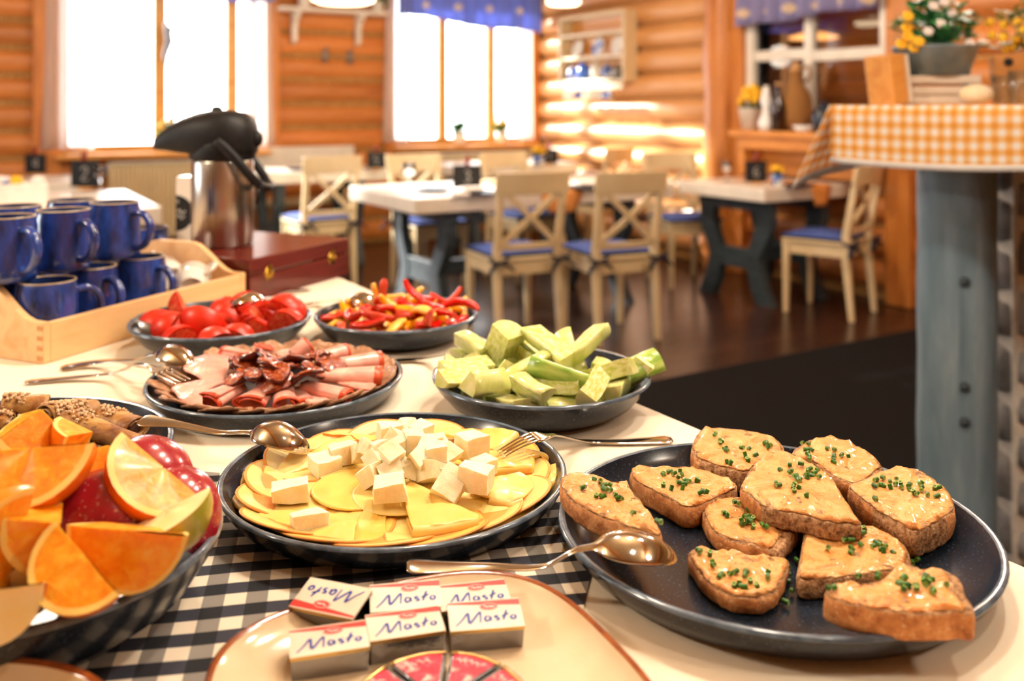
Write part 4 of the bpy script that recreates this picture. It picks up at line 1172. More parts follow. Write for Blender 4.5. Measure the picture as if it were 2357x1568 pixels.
# ------------------------------------------------------------------ tea chest, pump flask, white carton
M_MAHOG = wood('mahogany', '4a160c', '64221a', '3c100a', (1, 9, 9), .18, 3, .04, False)
M_BRASS = mottled('brass', 'a8822e', 'd8b458', 30, rough=.28, metal=1.0)
BA = Vector((-.500, 1.767, T1)); BXd = Vector((.42, .907, 0)).normalized()
bx = thing('tea_chest', 'dark red mahogany tea chest with two brass clasps', 'box', BA, math.atan2(BXd.y, BXd.x))
BL, BW, BH = .326, .262, .082
MB().box((BL / 2, BW / 2, .024), (BL, BW, .048)).build('body', M_MAHOG, bx, bevel=.002)
MB().box((BL / 2, BW / 2, .0655), (BL, BW, .033)).build('lid', M_MAHOG, bx, bevel=.004)
for x in (.055, .262):
    b = MB(); b.lathe([(0, .004), (.006, .005), (.011, .002), (.0135, 0)], 16, shape=lambda a: 1 + .14 * math.cos(6 * a), M=Matrix.Translation((x, -.0002, .047)) @ Matrix.Rotation(math.pi / 2, 4, 'X'))
    b.sphere((x, -.006, .047), .0045, 8, 6); b.box((x, -.003, .057), (.008, .004, .014)); b.build('clasp', M_BRASS, bx)
M_STEEL = MT('brushed_steel', 'b9b2a8', .22, 1.0)
_v = M_STEEL.coord((1, 1, .02)); M_STEEL.rough(M_STEEL.math('MULTIPLY_ADD', M_STEEL.noise(60, _v, 3), .16)); M_STEEL.t.nodes[-1].inputs[2].default_value = .20
M_BLK = mottled('black_plastic', '0b0c0f', '121418', 60, rough=.5, spec=.35)
zt = T1 + BH + .0003
fk = thing('pump_flask', 'steel vacuum pump flask with black spouted head on the tea chest', 'flask', (-.612, 1.957, zt), math.radians(186))
MB().lathe([(0, 0), (.060, 0), (.0635, .004), (.0635, .176), (.061, .182), (0, .182)], 48).build('body', M_STEEL.m, fk)
MB().lathe([(0, .181), (.0655, .181), (.0675, .186), (.0685, .196), (.0685, .214), (.064, .222), (0, .224)], 40).build('collar', M_BLK, fk)
b = MB(); sec = [(-.070, .030, .030, .030), (-.064, .046, .034, .042), (-.048, .060, .036, .050), (-.018, .068, .036, .056), (.018, .067, .036, .056), (.05, .058, .036, .050), (.08, .045, .034, .041), (.105, .034, .030, .031), (.125, .025, .024, .022), (.137, .018, .019, .014)]
vs = []; nn = 24
for (x, hw, zc, hh) in sec:
    for k in range(nn):
        a = 2 * math.pi * k / nn; cs, sn = math.cos(a), math.sin(a)
        e = .72
        yy = hw * math.copysign(abs(cs) ** e, cs); z0_ = hh * math.copysign(abs(sn) ** e, sn)
        vs.append((x, yy, .193 + max(zc + z0_, .0 + max(0, x - .05) * .12)))
b.add(vs, [(i * nn + k, i * nn + (k + 1) % nn, (i + 1) * nn + (k + 1) % nn, (i + 1) * nn + k) for i in range(len(sec) - 1) for k in range(nn)] + [tuple(range(nn))[::-1], tuple(range((len(sec) - 1) * nn, len(sec) * nn))])
b.build('head', M_BLK, fk)
b = MB(); b.sphere((.012, 0, .2865), (.012, .012, .007), 12, 8); b.build('button', M_BLK, fk)
b = MB(); b.sphere((-.072, .012, .224), (.014, .014, .018), 12, 8); b.build('hinge_knob', M_BLK, fk)
for s in (1, -1):
    b = MB(); b.tube(spline([(.000, s * .066, .222), (-.030, s * .072, .196), (-.068, s * .066, .150), (-.084, s * .046, .128)], 5), .0105, 8, flat=.6, up=(0, 1, 0)); b.build('handle_arm', M_BLK, fk)
MB().tube(spline([(-.084, .050, .128), (-.094, .03, .122), (-.096, 0, .121), (-.094, -.03, .122), (-.084, -.05, .128)], 4), .0105, 8, flat=.9).build('handle_grip', M_BLK, fk)
MB().tube([(-.083, .05, .126), (-.079, .052, .09)], .0042, 6).build('lever', M_BLK, fk)
ca_ = thing('milk_carton', 'white carton behind the pump flask with a round black emblem', 'carton', Vector((atd(443, 0, 2.19).x, 2.19, T1)), math.radians(0))
MB().box((0, 0, .105), (.058, .058, .21)).build('body', M_CHINA, ca_, bevel=.003)
M_EMB = M_BLACKCARD
b = MB(); nn = 24; cx0 = -.029; R_ = .042
ring = [(cx0, -.0296, .125 + R_)]
for k in range(nn + 1):
    a = math.pi / 2 - math.pi * k / nn; ring.append((min(cx0 + R_ * math.cos(a), .0275), -.0296, .125 + R_ * math.sin(a)))
b.add([(p[0], p[1], p[2]) for p in ring], [tuple(range(len(ring)))], 0, False); b.build('emblem', M_EMB, ca_)
b = MB()
for (z_, x0_, x1_) in ((.128, -.026, -.006), (.116, -.027, -.008), (.152, -.027, -.022)):
    b.tube(spline([(x0_, -.0299, z_), (lerp(x0_, x1_, .3), -.0299, z_ + .005), (lerp(x0_, x1_, .6), -.0299, z_ - .004), (x1_, -.0299, z_ + .003)], 4), .0022, 4, flat=.2, up=(0, 1, 0))
b.build('emblem_lettering', M_CHALK, ca_)

# ------------------------------------------------------------------ cutlery
M_SILVER = mottled('polished_steel', 'c9c2b8', 'dcd6cc', 40, rough=.10, metal=1.0)
def cutlery(lab, kind, pts, w_scale=1.0, roll=0.0, group=None, depth=.012):
    """pts: world points from handle end to tip (convex side up); the sheet follows a smooth curve through them"""
    base = Vector(pts[-1]); C = [Vector(p) for p in spline([tuple(p) for p in pts], 10)]
    # resample by length
    ls = [0]
    for i in range(1, len(C)): ls.append(ls[-1] + (C[i] - C[i - 1]).length)
    Lt = ls[-1]
    def pos(s):
        s = max(0, min(Lt, s))
        for i in range(1, len(ls)):
            if ls[i] >= s: return C[i - 1].lerp(C[i], (s - ls[i - 1]) / max(1e-9, ls[i] - ls[i - 1]))
        return C[-1]
    bl = .066 if kind == 'spoon' else .062
    prof_h = [(0, .008), (.03, .0115), (.10, .010), (.35, .006), (.75, .0038), (1.0, .0042)]
    def hw(s):
        "half width"
        if s < Lt - bl:
            f = s / (Lt - bl)
            for i in range(1, len(prof_h)):
                if prof_h[i][0] >= f:
                    a, c = prof_h[i - 1], prof_h[i]; return lerp(a[1], c[1], (f - a[0]) / (c[0] - a[0]))
        f = (s - (Lt - bl)) / bl
        if kind == 'spoon':
            e = max(0.0, math.sin(math.pi * min(1, f ** .85))) ** .5
            return max(.0042 * (1 - f), .0215 * e * w_scale)
        return lerp(.0042, .0125, min(1, f * 3.2)) * w_scale
    N = 44; M_ = 10
    b = MB(); vs = []
    def frame(s):
        t_ = (pos(s + .004) - pos(s - .004)).normalized(); sd = t_.cross(Vector((0, 0, 1))).normalized(); nr = sd.cross(t_)
        if roll: sd, nr = sd * math.cos(roll) + nr * math.sin(roll), nr * math.cos(roll) - sd * math.sin(roll)
        return t_, sd, nr
    if kind == 'spoon': S = [Lt * i / N for i in range(N + 1)]
    else: S = [(Lt - bl * .62) * i / N for i in range(N + 1)]
    if kind == 'spoon':
        S = [(Lt - bl) * i / 22 for i in range(22)] + [Lt - bl + bl * math.sin(math.pi / 2 * i / 22) ** (1.0 if i > 10 else 1.0) for i in range(23)]
    for s in S:
        p = pos(s); t_, sd, nr = frame(s); w = max(hw(s), .0006)
        f = (s - (Lt - bl)) / bl
        dp = depth * max(0.0, math.sin(math.pi * max(0, min(1, f)))) ** .55 if kind == 'spoon' and f > 0 else .0
        for k in range(M_ + 1):
            y = 2 * k / M_ - 1
            vs.append(p + sd * (w * y) + nr * (dp * (1 - y * y) + (.0012 if f <= 0 else 0) * (1 - y * y)) - base)
    k1 = M_ + 1
    b.add(vs, [(i * k1 + k, i * k1 + k + 1, (i + 1) * k1 + k + 1, (i + 1) * k1 + k) for i in range(len(S) - 1) for k in range(M_)])
    t = thing('spoon' if kind == 'spoon' else 'fork', lab, kind, base, 0, group)
    if kind == 'spoon':
        ih = 22 * k1
        b.build('spoon_body', M_SILVER, t, solid=-.0014, subsurf=1)
    else:
        b.build('handle', M_SILVER, t, solid=-.0016)
        for j in range(4):
            tb = MB(); y = (j - 1.5) / 1.5 * .0105 * w_scale; path = []; rr = []
            for q in range(9):
                s = Lt - bl * .64 + bl * .64 * q / 8; p = pos(s); t_, sd, nr = frame(s)
                path.append(p + sd * y * (1 - .1 * q / 8) - nr * .0004 - base); rr.append(lerp(.0020, .0010, q / 8))
            tb.tube(path, rr, 6, flat=.7); tb.build('tine', M_SILVER, t)
    return t
def w(x, y, dz): return at(x, y, TT + dz)
cutlery('serving spoon lying across the bread plate rim, bowl down', 'spoon', [w(930, 1318, .024) + Vector((0, .012, 0)), w(1120, 1312, .020) + Vector((0, .006, 0)), w(1250, 1303, .028), w(1335, 1262, .046), w(1450, 1262, .046), w(1556, 1284, .034)], 1.0, -.12)
cutlery('serving spoon bridging from the pancake plate to the cheese plate', 'spoon', [w(322, 966, .048), w(400, 975, .046), w(500, 994, .040), w(560, 994, .044), w(635, 1000, .046), w(714, 1040, .028)], 1.0, -.25)
cutlery('fork resting on the rim of the cheese plate, tines in the cheese', 'fork', [w(1545, 1010, .0035), w(1430, 1016, .004), w(1340, 1014, .008), w(1270, 1000, .042), w(1215, 1010, .044), w(1150, 1046, .032)], 1.0)
cutlery('fork resting on the ham plate, handle on the cloth', 'fork', [w(58, 879, .003), w(170, 868, .006), w(262, 858, .014), w(315, 838, .040), w(365, 850, .042), w(422, 878, .034)], 1.15)
cutlery('serving spoon resting on the ham plate beside the fork', 'spoon', [w(138, 848, .004), w(230, 832, .010), w(310, 828, .026), w(340, 818, .040), w(385, 812, .048), w(438, 842, .038)], 1.0, -.2)
cutlery('serving spoon in the tomato bowl, only the top of its bowl showing', 'spoon', [w(700, 678, .003) + Vector((0, .05, 0)), w(650, 676, .01) + Vector((0, .03, 0)), w(625, 682, .05), w(600, 686, .062), w(572, 690, .064), w(535, 712, .045)], 1.0)
cutlery('serving spoon on the rim of the pepper bowl', 'spoon', [w(700, 700, .004), w(745, 695, .012), w(785, 690, .045), w(815, 686, .056), w(842, 690, .056), w(880, 710, .045)], 1.0)
cutlery('serving spoon on the rim of the cucumber bowl, handle over the cloth', 'spoon', [w(905, 830, .003), w(985, 824, .010), w(1045, 812, .044), w(1080, 802, .056), w(1115, 806, .056), w(1165, 832, .048)], 1.0)
# ------------------------------------------------------------------ food: shapes shared by many pieces
M_TOMSKIN = mottled('tomato_skin', 'd0240e', 'e03a1a', 12, rough=.36, sss=.2, sssr=(.006, 0, 0))
M_TOMFLESH = MT('tomato_flesh', 'd2341c', .18, sss=.25, sssr=(.008, 0, 0), coat=.3)
_v = M_TOMFLESH.coord((1, 1, 1), True); M_TOMFLESH.col(M_TOMFLESH.ramp(M_TOMFLESH.noise(130, _v, 3), [(.35, 'd8301a'), (.55, 'e85a34'), (.72, 'f09468')]))
def mesh_wedge(R, ang, mats, squash=1.0, half=False, core=.0, nlat=12, nlon=7, pith=.9):
    """sector of a ball: long axis x, skin faces +z. material 0 skin, 1 flesh, 2 pith"""
    b = MB(); a2 = ang / 2
    la0 = -math.pi / 2; la1 = 0.0 if half else math.pi / 2
    def P(la, lo, r=1.0): return (R * r * math.sin(la) * squash, R * r * math.cos(la) * math.sin(lo), R * r * math.cos(la) * math.cos(lo))
    b.grid(lambda p, q: P(lerp(la0, la1, p), lerp(-a2, a2, q)), nlat, nlon, 0)
    for s in (-1, 1):
        rs = [1.0, pith, .72, .4, .02]
        def F(p, q, s=s):
            i = min(int(q * 4), 3); r = lerp(rs[i], rs[i + 1], q * 4 - i)
            bul = -.02 * R * math.sin(p * 17) * (1 if .2 < q < .9 else 0)
            x, y, z = P(lerp(la0, la1, p), s * a2, r); return (x, y + s * bul, z)
        o = len(b.f)
        b.grid(F, nlat, 4, 1)
        for k in range(nlat): b.mi[o + k] = 2
        if s == 1: b.f[o:] = [f[::-1] for f in b.f[o:]]
    if half:
        o = len(b.f)
        b.grid(lambda p, q: P(0, lerp(-a2, a2, p), [1.0, pith, .5, .02][int(round(q * 3))]), nlon, 3, 1)
        for k in range(nlon): b.mi[o + k] = 2
    return b
tom_me = [mesh_wedge(.031, math.radians(a), None, .95 + .1 * i).mesh('tomato_wedge', [M_TOMSKIN, M_TOMFLESH.m, M_TOMSKIN]) for i, a in enumerate((82, 66, 95))]
M_PRED = mottled('red_pepper', 'cc100a', 'de2010', 12, rough=.22, sss=.12, sssr=(.004, 0, 0), coat=.2)
M_PREDIN = mottled('red_pepper_inside', 'c8301c', 'de5a38', 20, rough=.3, sss=.1, sssr=(.004, 0, 0))
M_PYEL = mottled('yellow_pepper', 'f09a06', 'f8b414', 12, rough=.22, sss=.15, sssr=(.005, 0, 0), coat=.2)
M_PYELIN = mottled('yellow_pepper_inside', 'f2b240', 'f8c868', 20, rough=.3, sss=.15, sssr=(.005, 0, 0))
def mesh_strip(L_, bend, wd, th, seed):
    r = random.Random(seed); b = MB(); n = 9; pts = []; a = -bend / 2; p = Vector((0, 0, 0)); tw = r.uniform(-.3, .3)
    for i in range(n + 1):
        pts.append(p.copy()); p = p + Vector((math.cos(a), tw * .2 * math.sin(i), math.sin(a))) * (L_ / n); a += bend / n
    c = sum(pts, Vector()) / len(pts); pts = [q - c for q in pts]
    vs = []; k = 8
    for i, q in enumerate(pts):
        t_ = (pts[min(i + 1, n)] - pts[max(i - 1, 0)]).normalized(); sd = Vector((0, 1, 0)); nr = t_.cross(sd)
        e = min(1.0, .45 + 3.5 * min(i, n - i) / n); ww = wd / 2 * e * (1 + .12 * math.sin(i * 1.7 + seed))
        for (y, z_) in ((-1, 0), (-.75, .8), (0, 1.05), (.75, .8), (1, 0), (.75, -.7), (0, -.5), (-.75, -.7)):
            vs.append(q + sd * (y * ww) + nr * (z_ * th / 2 * (.6 + .4 * e)))
    b.add(vs, [(i * k + j, i * k + (j + 1) % k, (i + 1) * k + (j + 1) % k, (i + 1) * k + j) for i in range(n) for j in range(k)])
    for i in range(n):
        for j in (4, 5, 6, 7): b.mi[i * k + j] = 1
    b.add(vs[:k], [tuple(range(k))[::-1]], 1); b.add(vs[-k:], [tuple(range(k))], 1)
    return b
strip_def = [(.066, 1.5, .0155, .0105), (.056, .8, .017, .011), (.074, 1.9, .0145, .010), (.045, .5, .018, .011)]
strip_me = {}
for i, d in enumerate(strip_def):
    strip_me['r', i] = mesh_strip(*d, i).mesh('pepper_strip', [M_PRED, M_PREDIN]); strip_me['y', i] = mesh_strip(*d, i + 9).mesh('pepper_strip', [M_PYEL, M_PYELIN])
M_CUC = MT('cucumber_flesh', 'c6d27c', .22, sss=.3, sssr=(.006, 0, 0), coat=.25)
_v = M_CUC.coord((1, 1, 1), True); M_CUC.col(M_CUC.ramp(M_CUC.noise(60, _v, 3), [(.3, 'c4d070'), (.55, 'dce098'), (.75, 'e8e8b4')]))
M_CUCIN = MT('cucumber_seeds', 'd8da90', .2, sss=.3, sssr=(.006, 0, 0), coat=.25)
_v = M_CUCIN.coord((.5, 1, 1), True); _f = M_CUCIN.noise(240, _v, 2); M_CUCIN.col(M_CUCIN.ramp(_f, [(.35, 'c2c866'), (.5, 'd9dc94'), (.7, 'ebe9c0')])).bump(_f, .35, .001)
M_CUCRIND = MT('cucumber_rind', '6f9a34', .25, coat=.2)
_v = M_CUCRIND.coord((.3, 1, 1), True); M_CUCRIND.col(M_CUCRIND.ramp(M_CUCRIND.noise(110, _v, 3), [(.35, '86ac48'), (.55, 'b0c664'), (.75, 'ccd684')]))
def mesh_spear(L_, R, ang, seed, rind):
    r = random.Random(seed); b = MB(); n = 6; pr = [(0, 0)]; ms = []
    for i in range(n + 1):
        a = -ang / 2 + ang * i / n; pr.append((R * math.sin(a), R * math.cos(a)))
    pr = [(y, z_ - R * .6) for y, z_ in pr]; k = len(pr)
    sl0, sl1 = r.uniform(-.35, .35), r.uniform(-.35, .35); m_ = 4
    vs = []
    for i in range(m_ + 1):
        f = i / m_
        for (y, z_) in pr:
            x = lerp(-L_ / 2 + sl0 * z_ + .3 * sl1 * y, L_ / 2 + sl1 * z_ - .3 * sl0 * y, f)
            vs.append((x, y * (1 + .04 * math.sin(f * 5 + seed)), z_ + .0012 * math.sin(f * 6 + seed)))
    for i in range(m_):
        for j in range(k):
            b.add([], []); j2 = (j + 1) % k
            b.f.append((i * k + j, (i + 1) * k + j, (i + 1) * k + j2, i * k + j2)); b.mi.append(1 if j in (0, k - 1) else (2 if rind else 0)); b.sm.append(False if j in (0, k - 1) else True)
    b.v += [tuple(v) for v in vs]
    b.f.append(tuple(range(k))); b.mi.append(0); b.sm.append(False); b.f.append(tuple(range(m_ * k, m_ * k + k))[::-1]); b.mi.append(0); b.sm.append(False)
    return b
spear_def = [(.062, .023, 1.5, 0), (.050, .025, 1.25, 0), (.072, .020, 1.6, 1), (.045, .026, 1.9, 0), (.056, .024, 1.1, 0), (.066, .022, 1.35, 0)]
spear_me = [mesh_spear(L_, R, a, i + 1, rd).mesh('cucumber_piece', [M_CUC.m, M_CUCIN.m, M_CUCRIND.m]) for i, (L_, R, a, rd) in enumerate(spear_def)]
# resting places of the piled pieces: kind, x, y, z, rotation
TOM = [(0,0.052,0.046,0.0134,0.74,0.08,3.12),(1,-0.0447,0.0262,0.0118,1.0,0.02,0.28),(2,0.0509,-0.0111,0.0126,0.76,-0.05,-0.34),(0,-0.0674,-0.0381,0.0294,-0.19,-0.46,1.42),(1,0.0759,0.0315,0.0158,-0.83,0.15,-2.03),(2,-0.0207,-0.025,0.0419,0.24,-2.8,0.16),(0,-0.0165,0.0823,0.0164,0.92,-0.18,1.35),(1,-0.0025,0.0235,0.0111,0.65,-0.01,0.83),(0,-0.015,-0.0642,0.0133,-0.81,-0.09,-2.21),(1,-0.0232,0.0382,0.0108,0.03,-0.0,-2.99),(2,-0.0166,-0.0105,0.0273,0.14,-0.03,3.02),(0,0.0446,0.0847,0.0209,-0.25,-0.33,0.65),(1,-0.0769,0.0438,0.047,-2.95,0.95,-0.7),(2,-0.0957,-0.0063,0.0244,0.27,0.39,-0.13),(0,-0.0374,-0.0809,0.0187,0.37,-0.27,-2.15),(1,0.0148,-0.084,0.0164,-0.12,-0.17,-2.03),(2,0.1058,-0.0276,0.03,-0.43,-0.51,-0.62),(0,0.011,0.0947,0.0334,-0.01,0.01,-1.48),(1,0.0381,-0.0484,0.0131,0.01,0.07,2.68),(2,0.0961,0.0223,0.0436,0.16,-0.26,2.58),(0,-0.0601,0.0446,0.0225,-0.17,-0.23,-1.57),(1,0.0558,0.0124,0.0306,1.1,-0.62,-1.85),(0,-0.0226,0.0992,0.0243,-0.27,-0.41,1.42),(1,0.0613,0.0121,0.0301,0.01,-0.57,-1.8)]
PEP = [(('y',2),0.0704,-0.0131,0.023,-0.74,-0.3,-0.78),(('r',0),-0.0008,-0.0556,0.0192,0.0,-0.09,-2.52),(('r',1),-0.0285,-0.0095,0.0178,0.0,0.12,-0.84),(('y',1),0.0823,0.0005,0.0224,0.59,2.94,-0.83),(('y',3),0.0005,0.0013,0.0159,-0.0,-0.08,2.97),(('r',3),0.0439,-0.0485,0.0186,2.49,-0.02,0.24),(('y',1),-0.0227,0.0589,0.0174,-0.1,-0.05,2.68),(('y',1),0.0307,0.0593,0.018,0.17,-0.12,-0.76),(('y',1),0.0087,-0.083,0.0235,2.84,0.19,0.7),(('r',3),0.0252,0.024,0.0158,0.0,-0.04,2.78),(('y',0),-0.0594,0.0029,0.0186,-1.94,-0.03,2.27),(('y',3),0.0467,-0.0722,0.023,-2.74,0.07,0.69),(('y',0),-0.0203,-0.0466,0.0211,1.12,0.09,-2.61),(('r',0),0.061,0.0673,0.0254,1.78,0.03,2.36),(('y',1),0.0608,-0.0313,0.0292,-0.39,0.38,3.0),(('r',1),-0.0642,-0.0323,0.0182,-0.21,-0.06,-1.2),(('r',2),0.0172,0.0025,0.03,1.68,0.03,0.38),(('y',1),-0.0159,0.0312,0.0187,-0.53,3.14,-0.69),(('y',1),0.0118,0.1056,0.0354,2.64,0.51,-0.83),(('y',1),-0.0453,0.0388,0.0202,-1.04,0.02,-1.13),(('r',3),0.0746,0.0369,0.0197,0.11,-0.22,0.05),(('y',2),-0.0029,0.0161,0.0376,1.69,2.63,0.08),(('y',1),0.0079,-0.0699,0.0357,0.21,0.17,1.0),(('y',2),0.104,0.0197,0.0356,-1.81,-0.07,1.88),(('y',0),-0.0521,-0.0323,0.0297,-2.3,0.48,-0.25),(('y',2),-0.0711,0.0461,0.0235,-1.73,0.27,-1.06),(('y',2),0.0352,-0.062,0.0363,-1.46,0.0,-2.03),(('r',3),0.0013,0.0375,0.0304,-2.72,0.09,-0.67),(('y',1),-0.0447,-0.0178,0.0324,2.98,0.19,-0.43),(('y',1),-0.0117,0.0834,0.021,-0.23,-0.05,-2.97),(('y',0),0.0407,0.0266,0.0322,0.37,0.3,-0.1),(('r',2),-0.0418,-0.0616,0.0336,1.89,-0.16,0.25),(('r',0),0.0266,0.072,0.0365,1.18,2.88,-0.1),(('y',3),0.0116,-0.0976,0.0428,0.15,2.79,1.12),(('y',0),0.0352,-0.0147,0.0221,-0.14,0.25,-2.84),(('y',1),0.0143,0.0484,0.0277,1.56,-0.34,2.46),(('y',1),-0.0974,0.0356,0.0308,-1.45,0.08,1.16),(('y',1),0.0764,-0.0633,0.0282,-0.21,-0.08,-2.16),(('y',2),0.0652,0.0416,0.0348,1.69,-0.04,-0.67),(('r',2),0.0118,-0.0519,0.047,1.87,0.44,1.82),(('r',0),0.0966,-0.056,0.0393,-0.72,-0.1,-2.01),(('y',2),0.0471,0.0056,0.041,2.3,0.12,0.41),(('r',0),-0.0785,-0.056,0.0317,-0.17,2.81,-1.44),(('y',0),0.095,0.0593,0.0399,0.84,-0.52,-0.82),(('y',2),-0.0858,0.0156,0.0318,1.52,-0.18,0.48),(('r',2),0.0363,0.0474,0.0457,-1.24,0.06,-0.68),(('y',0),0.0451,-0.0654,0.0575,-0.32,2.93,-0.78),(('y',2),-0.0387,0.0505,0.0356,1.72,-0.07,-2.53),(('y',0),-0.0765,0.0009,0.0461,0.17,-0.07,-0.94),(('y',2),-0.0233,0.0315,0.0401,-1.3,0.24,-2.56),(('r',1),-0.031,-0.088,0.0273,-1.36,0.11,0.32),(('y',0),-0.0535,0.0876,0.0312,-0.71,0.13,0.34),(('r',3),0.067,0.0445,0.0523,-0.1,0.47,0.65),(('y',2),-0.0053,0.0815,0.0459,-1.23,0.21,2.54),(('r',3),-0.0487,0.0102,0.0474,0.63,-0.14,-1.77),(('y',1),0.0378,0.0275,0.0563,3.07,-0.06,-0.51),(('y',0),-0.0746,0.0476,0.0447,-0.42,-0.31,-1.96),(('r',2),-0.0367,-0.0164,0.0454,-2.11,-0.05,-1.7),(('r',1),0.0518,-0.0194,0.0494,-0.11,-0.26,2.29),(('r',1),-0.0337,-0.0825,0.0421,-0.43,-0.23,-0.07),(('y',3),-0.0422,0.0712,0.038,0.89,0.53,-2.9),(('y',3),-0.015,0.1067,0.0341,-2.89,0.44,-0.34),(('r',0),-0.0074,-0.0098,0.0501,1.44,0.43,-0.29),(('y',1),-0.0947,-0.026,0.0282,-2.61,-0.18,-1.73),(('r',3),0.0342,-0.0995,0.0302,2.59,-0.0,0.3),(('r',2),0.0189,-0.0225,0.0521,0.77,-2.81,-0.01),(('r',1),0.0726,-0.0056,0.0458,-0.34,0.39,-0.31),(('r',3),-0.0035,0.0064,0.0543,-1.54,-0.34,-0.41),(('r',1),0.0574,-0.0673,0.0375,-0.64,0.06,1.02),(('y',2),-0.0314,0.056,0.054,-1.36,-0.07,-0.16),(('r',2),0.1029,0.0093,0.052,2.06,0.06,-0.3),(('y',2),0.0292,0.1059,0.0451,1.56,-0.26,1.8),(('r',2),0.0369,-0.0378,0.0589,-0.87,-0.21,-3.13),(('r',2),0.0653,-0.1023,0.051,0.67,0.42,1.32),(('r',2),0.0741,0.0868,0.0426,0.67,0.44,2.95),(('r',2),-0.0281,-0.062,0.0523,1.48,-0.17,2.59),(('r',3),-0.0997,-0.0211,0.039,-0.58,0.0,0.96),(('r',1),0.0748,-0.0613,0.0541,0.5,2.93,-0.58),(('r',3),-0.0129,-0.0299,0.038,2.8,0.11,1.78),(('r',2),-0.0631,-0.0542,0.0488,-0.75,-0.23,-1.03),(('r',3),-0.0094,-0.0524,0.0606,0.12,-2.9,1.04)]
CUC = [(2,0.0142,0.0603,0.0229,-0.57,-0.06,0.65),(5,0.0172,0.0969,0.0332,-0.33,2.84,0.35),(0,-0.0375,-0.0089,0.0339,-0.75,0.53,2.78),(5,-0.0183,0.002,0.0202,3.0,0.04,-1.27),(5,-0.0102,-0.0479,0.0195,0.9,-0.01,2.98),(1,0.0761,0.0308,0.0251,-0.74,-0.14,-0.54),(4,-0.0828,-0.0433,0.0302,0.48,-0.1,-1.43),(4,0.043,0.0033,0.0188,-1.04,-0.0,-1.9),(4,-0.0136,-0.0748,0.0373,1.32,-0.46,2.03),(5,0.0374,0.0735,0.0523,0.71,0.54,-1.42),(3,-0.0827,0.0124,0.0429,-1.38,-0.32,-1.14),(2,-0.0274,0.0489,0.0353,-0.58,-0.41,-0.48),(4,0.0533,-0.0388,0.0222,1.14,0.08,-2.92),(4,0.0322,0.0302,0.035,1.15,-0.65,-0.19),(5,-0.0406,-0.0821,0.0306,-2.24,0.19,2.1),(2,-0.0609,0.0354,0.0403,-0.1,0.3,2.26),(5,0.0032,0.0146,0.0345,0.58,-2.7,-0.24),(0,0.0346,-0.0733,0.0248,0.54,-0.02,0.36),(1,0.0187,-0.0258,0.039,-1.41,2.59,-0.66),(1,-0.0392,0.0921,0.038,-2.77,0.53,-1.03),(4,-0.0484,-0.1113,0.0502,0.35,-0.56,-1.0),(1,-0.0674,-0.0743,0.0528,1.17,0.09,0.64),(1,-0.0169,0.0972,0.0472,-0.25,0.31,0.94),(5,-0.0209,-0.0367,0.0593,0.02,-0.46,0.29),(5,-0.0924,-0.0591,0.0548,2.85,0.06,0.62),(0,0.0569,-0.0839,0.0499,1.55,0.22,-1.98),(3,0.0743,0.0,0.0345,0.03,1.74,0.35),(1,0.0167,-0.1165,0.0476,-1.37,0.63,1.06),(1,0.1151,-0.0072,0.0445,0.54,0.77,2.52),(0,0.09,-0.046,0.0368,-2.01,-0.07,-1.91),(1,-0.0139,-0.0906,0.0518,-0.09,0.18,-0.82),(0,0.0185,-0.0584,0.0466,-0.95,-0.13,-0.46),(1,-0.1105,-0.0076,0.0491,1.56,0.02,-1.46),(5,-0.011,0.0651,0.047,-1.59,0.31,0.41),(4,-0.0523,-0.0233,0.0383,0.74,0.95,-2.69),(0,-0.0875,0.073,0.0451,0.08,0.14,0.74),(4,0.026,0.0099,0.0508,1.58,-0.17,2.32),(2,-0.0241,0.0215,0.0682,0.69,-0.31,2.25),(2,-0.0914,-0.0331,0.0573,-1.97,0.08,0.67),(3,-0.0834,0.0413,0.0674,0.38,-0.41,2.48),(2,0.077,-0.0321,0.0523,-0.89,-0.33,-0.38)]
# ------------------------------------------------------------------ piled food in the bowls
def heap(rows, C, meshes, name, labels, cat, groups, z=T1):
    for row in rows:
        k, x, y, zz, rx, ry, rz = row
        o = link(name(k) if callable(name) else name, meshes[k]); o.location = (C[0] + x, C[1] + y, z + zz); o.rotation_euler = (rx, ry, rz)
        tag(o, labels(k) if callable(labels) else labels, cat, groups(k) if callable(groups) else groups)
TOM = [(k, x, y, z, rx + (1.5 if i % 3 and math.hypot(x, y) < .085 else 0) * (1 if i % 2 else -1), ry, rz) for i, (k, x, y, z, rx, ry, rz) in enumerate(TOM)]
heap(TOM, BT, tom_me, 'tomato_wedge', 'red tomato wedge heaped in the bowl beside the wooden tray', 'tomato', 'tomato wedges in the bowl')
heap(PEP, BP, strip_me, 'pepper_strip', lambda k: ('glossy red' if k[0] == 'r' else 'bright yellow') + ' pepper strip heaped in the mixed pepper bowl', 'pepper', lambda k: ('red' if k[0] == 'r' else 'yellow') + ' pepper strips in the bowl')
CUC = [c for c in CUC if math.hypot(c[1], c[2]) < .116]
heap(CUC, BC, spear_me, 'cucumber_piece', lambda k: ('cucumber piece with streaky green rind in the cucumber bowl' if spear_def[k][3] else 'peeled pale green cucumber piece in the cucumber bowl'), 'cucumber', lambda k: 'cucumber pieces with rind' if spear_def[k][3] else 'peeled cucumber pieces')
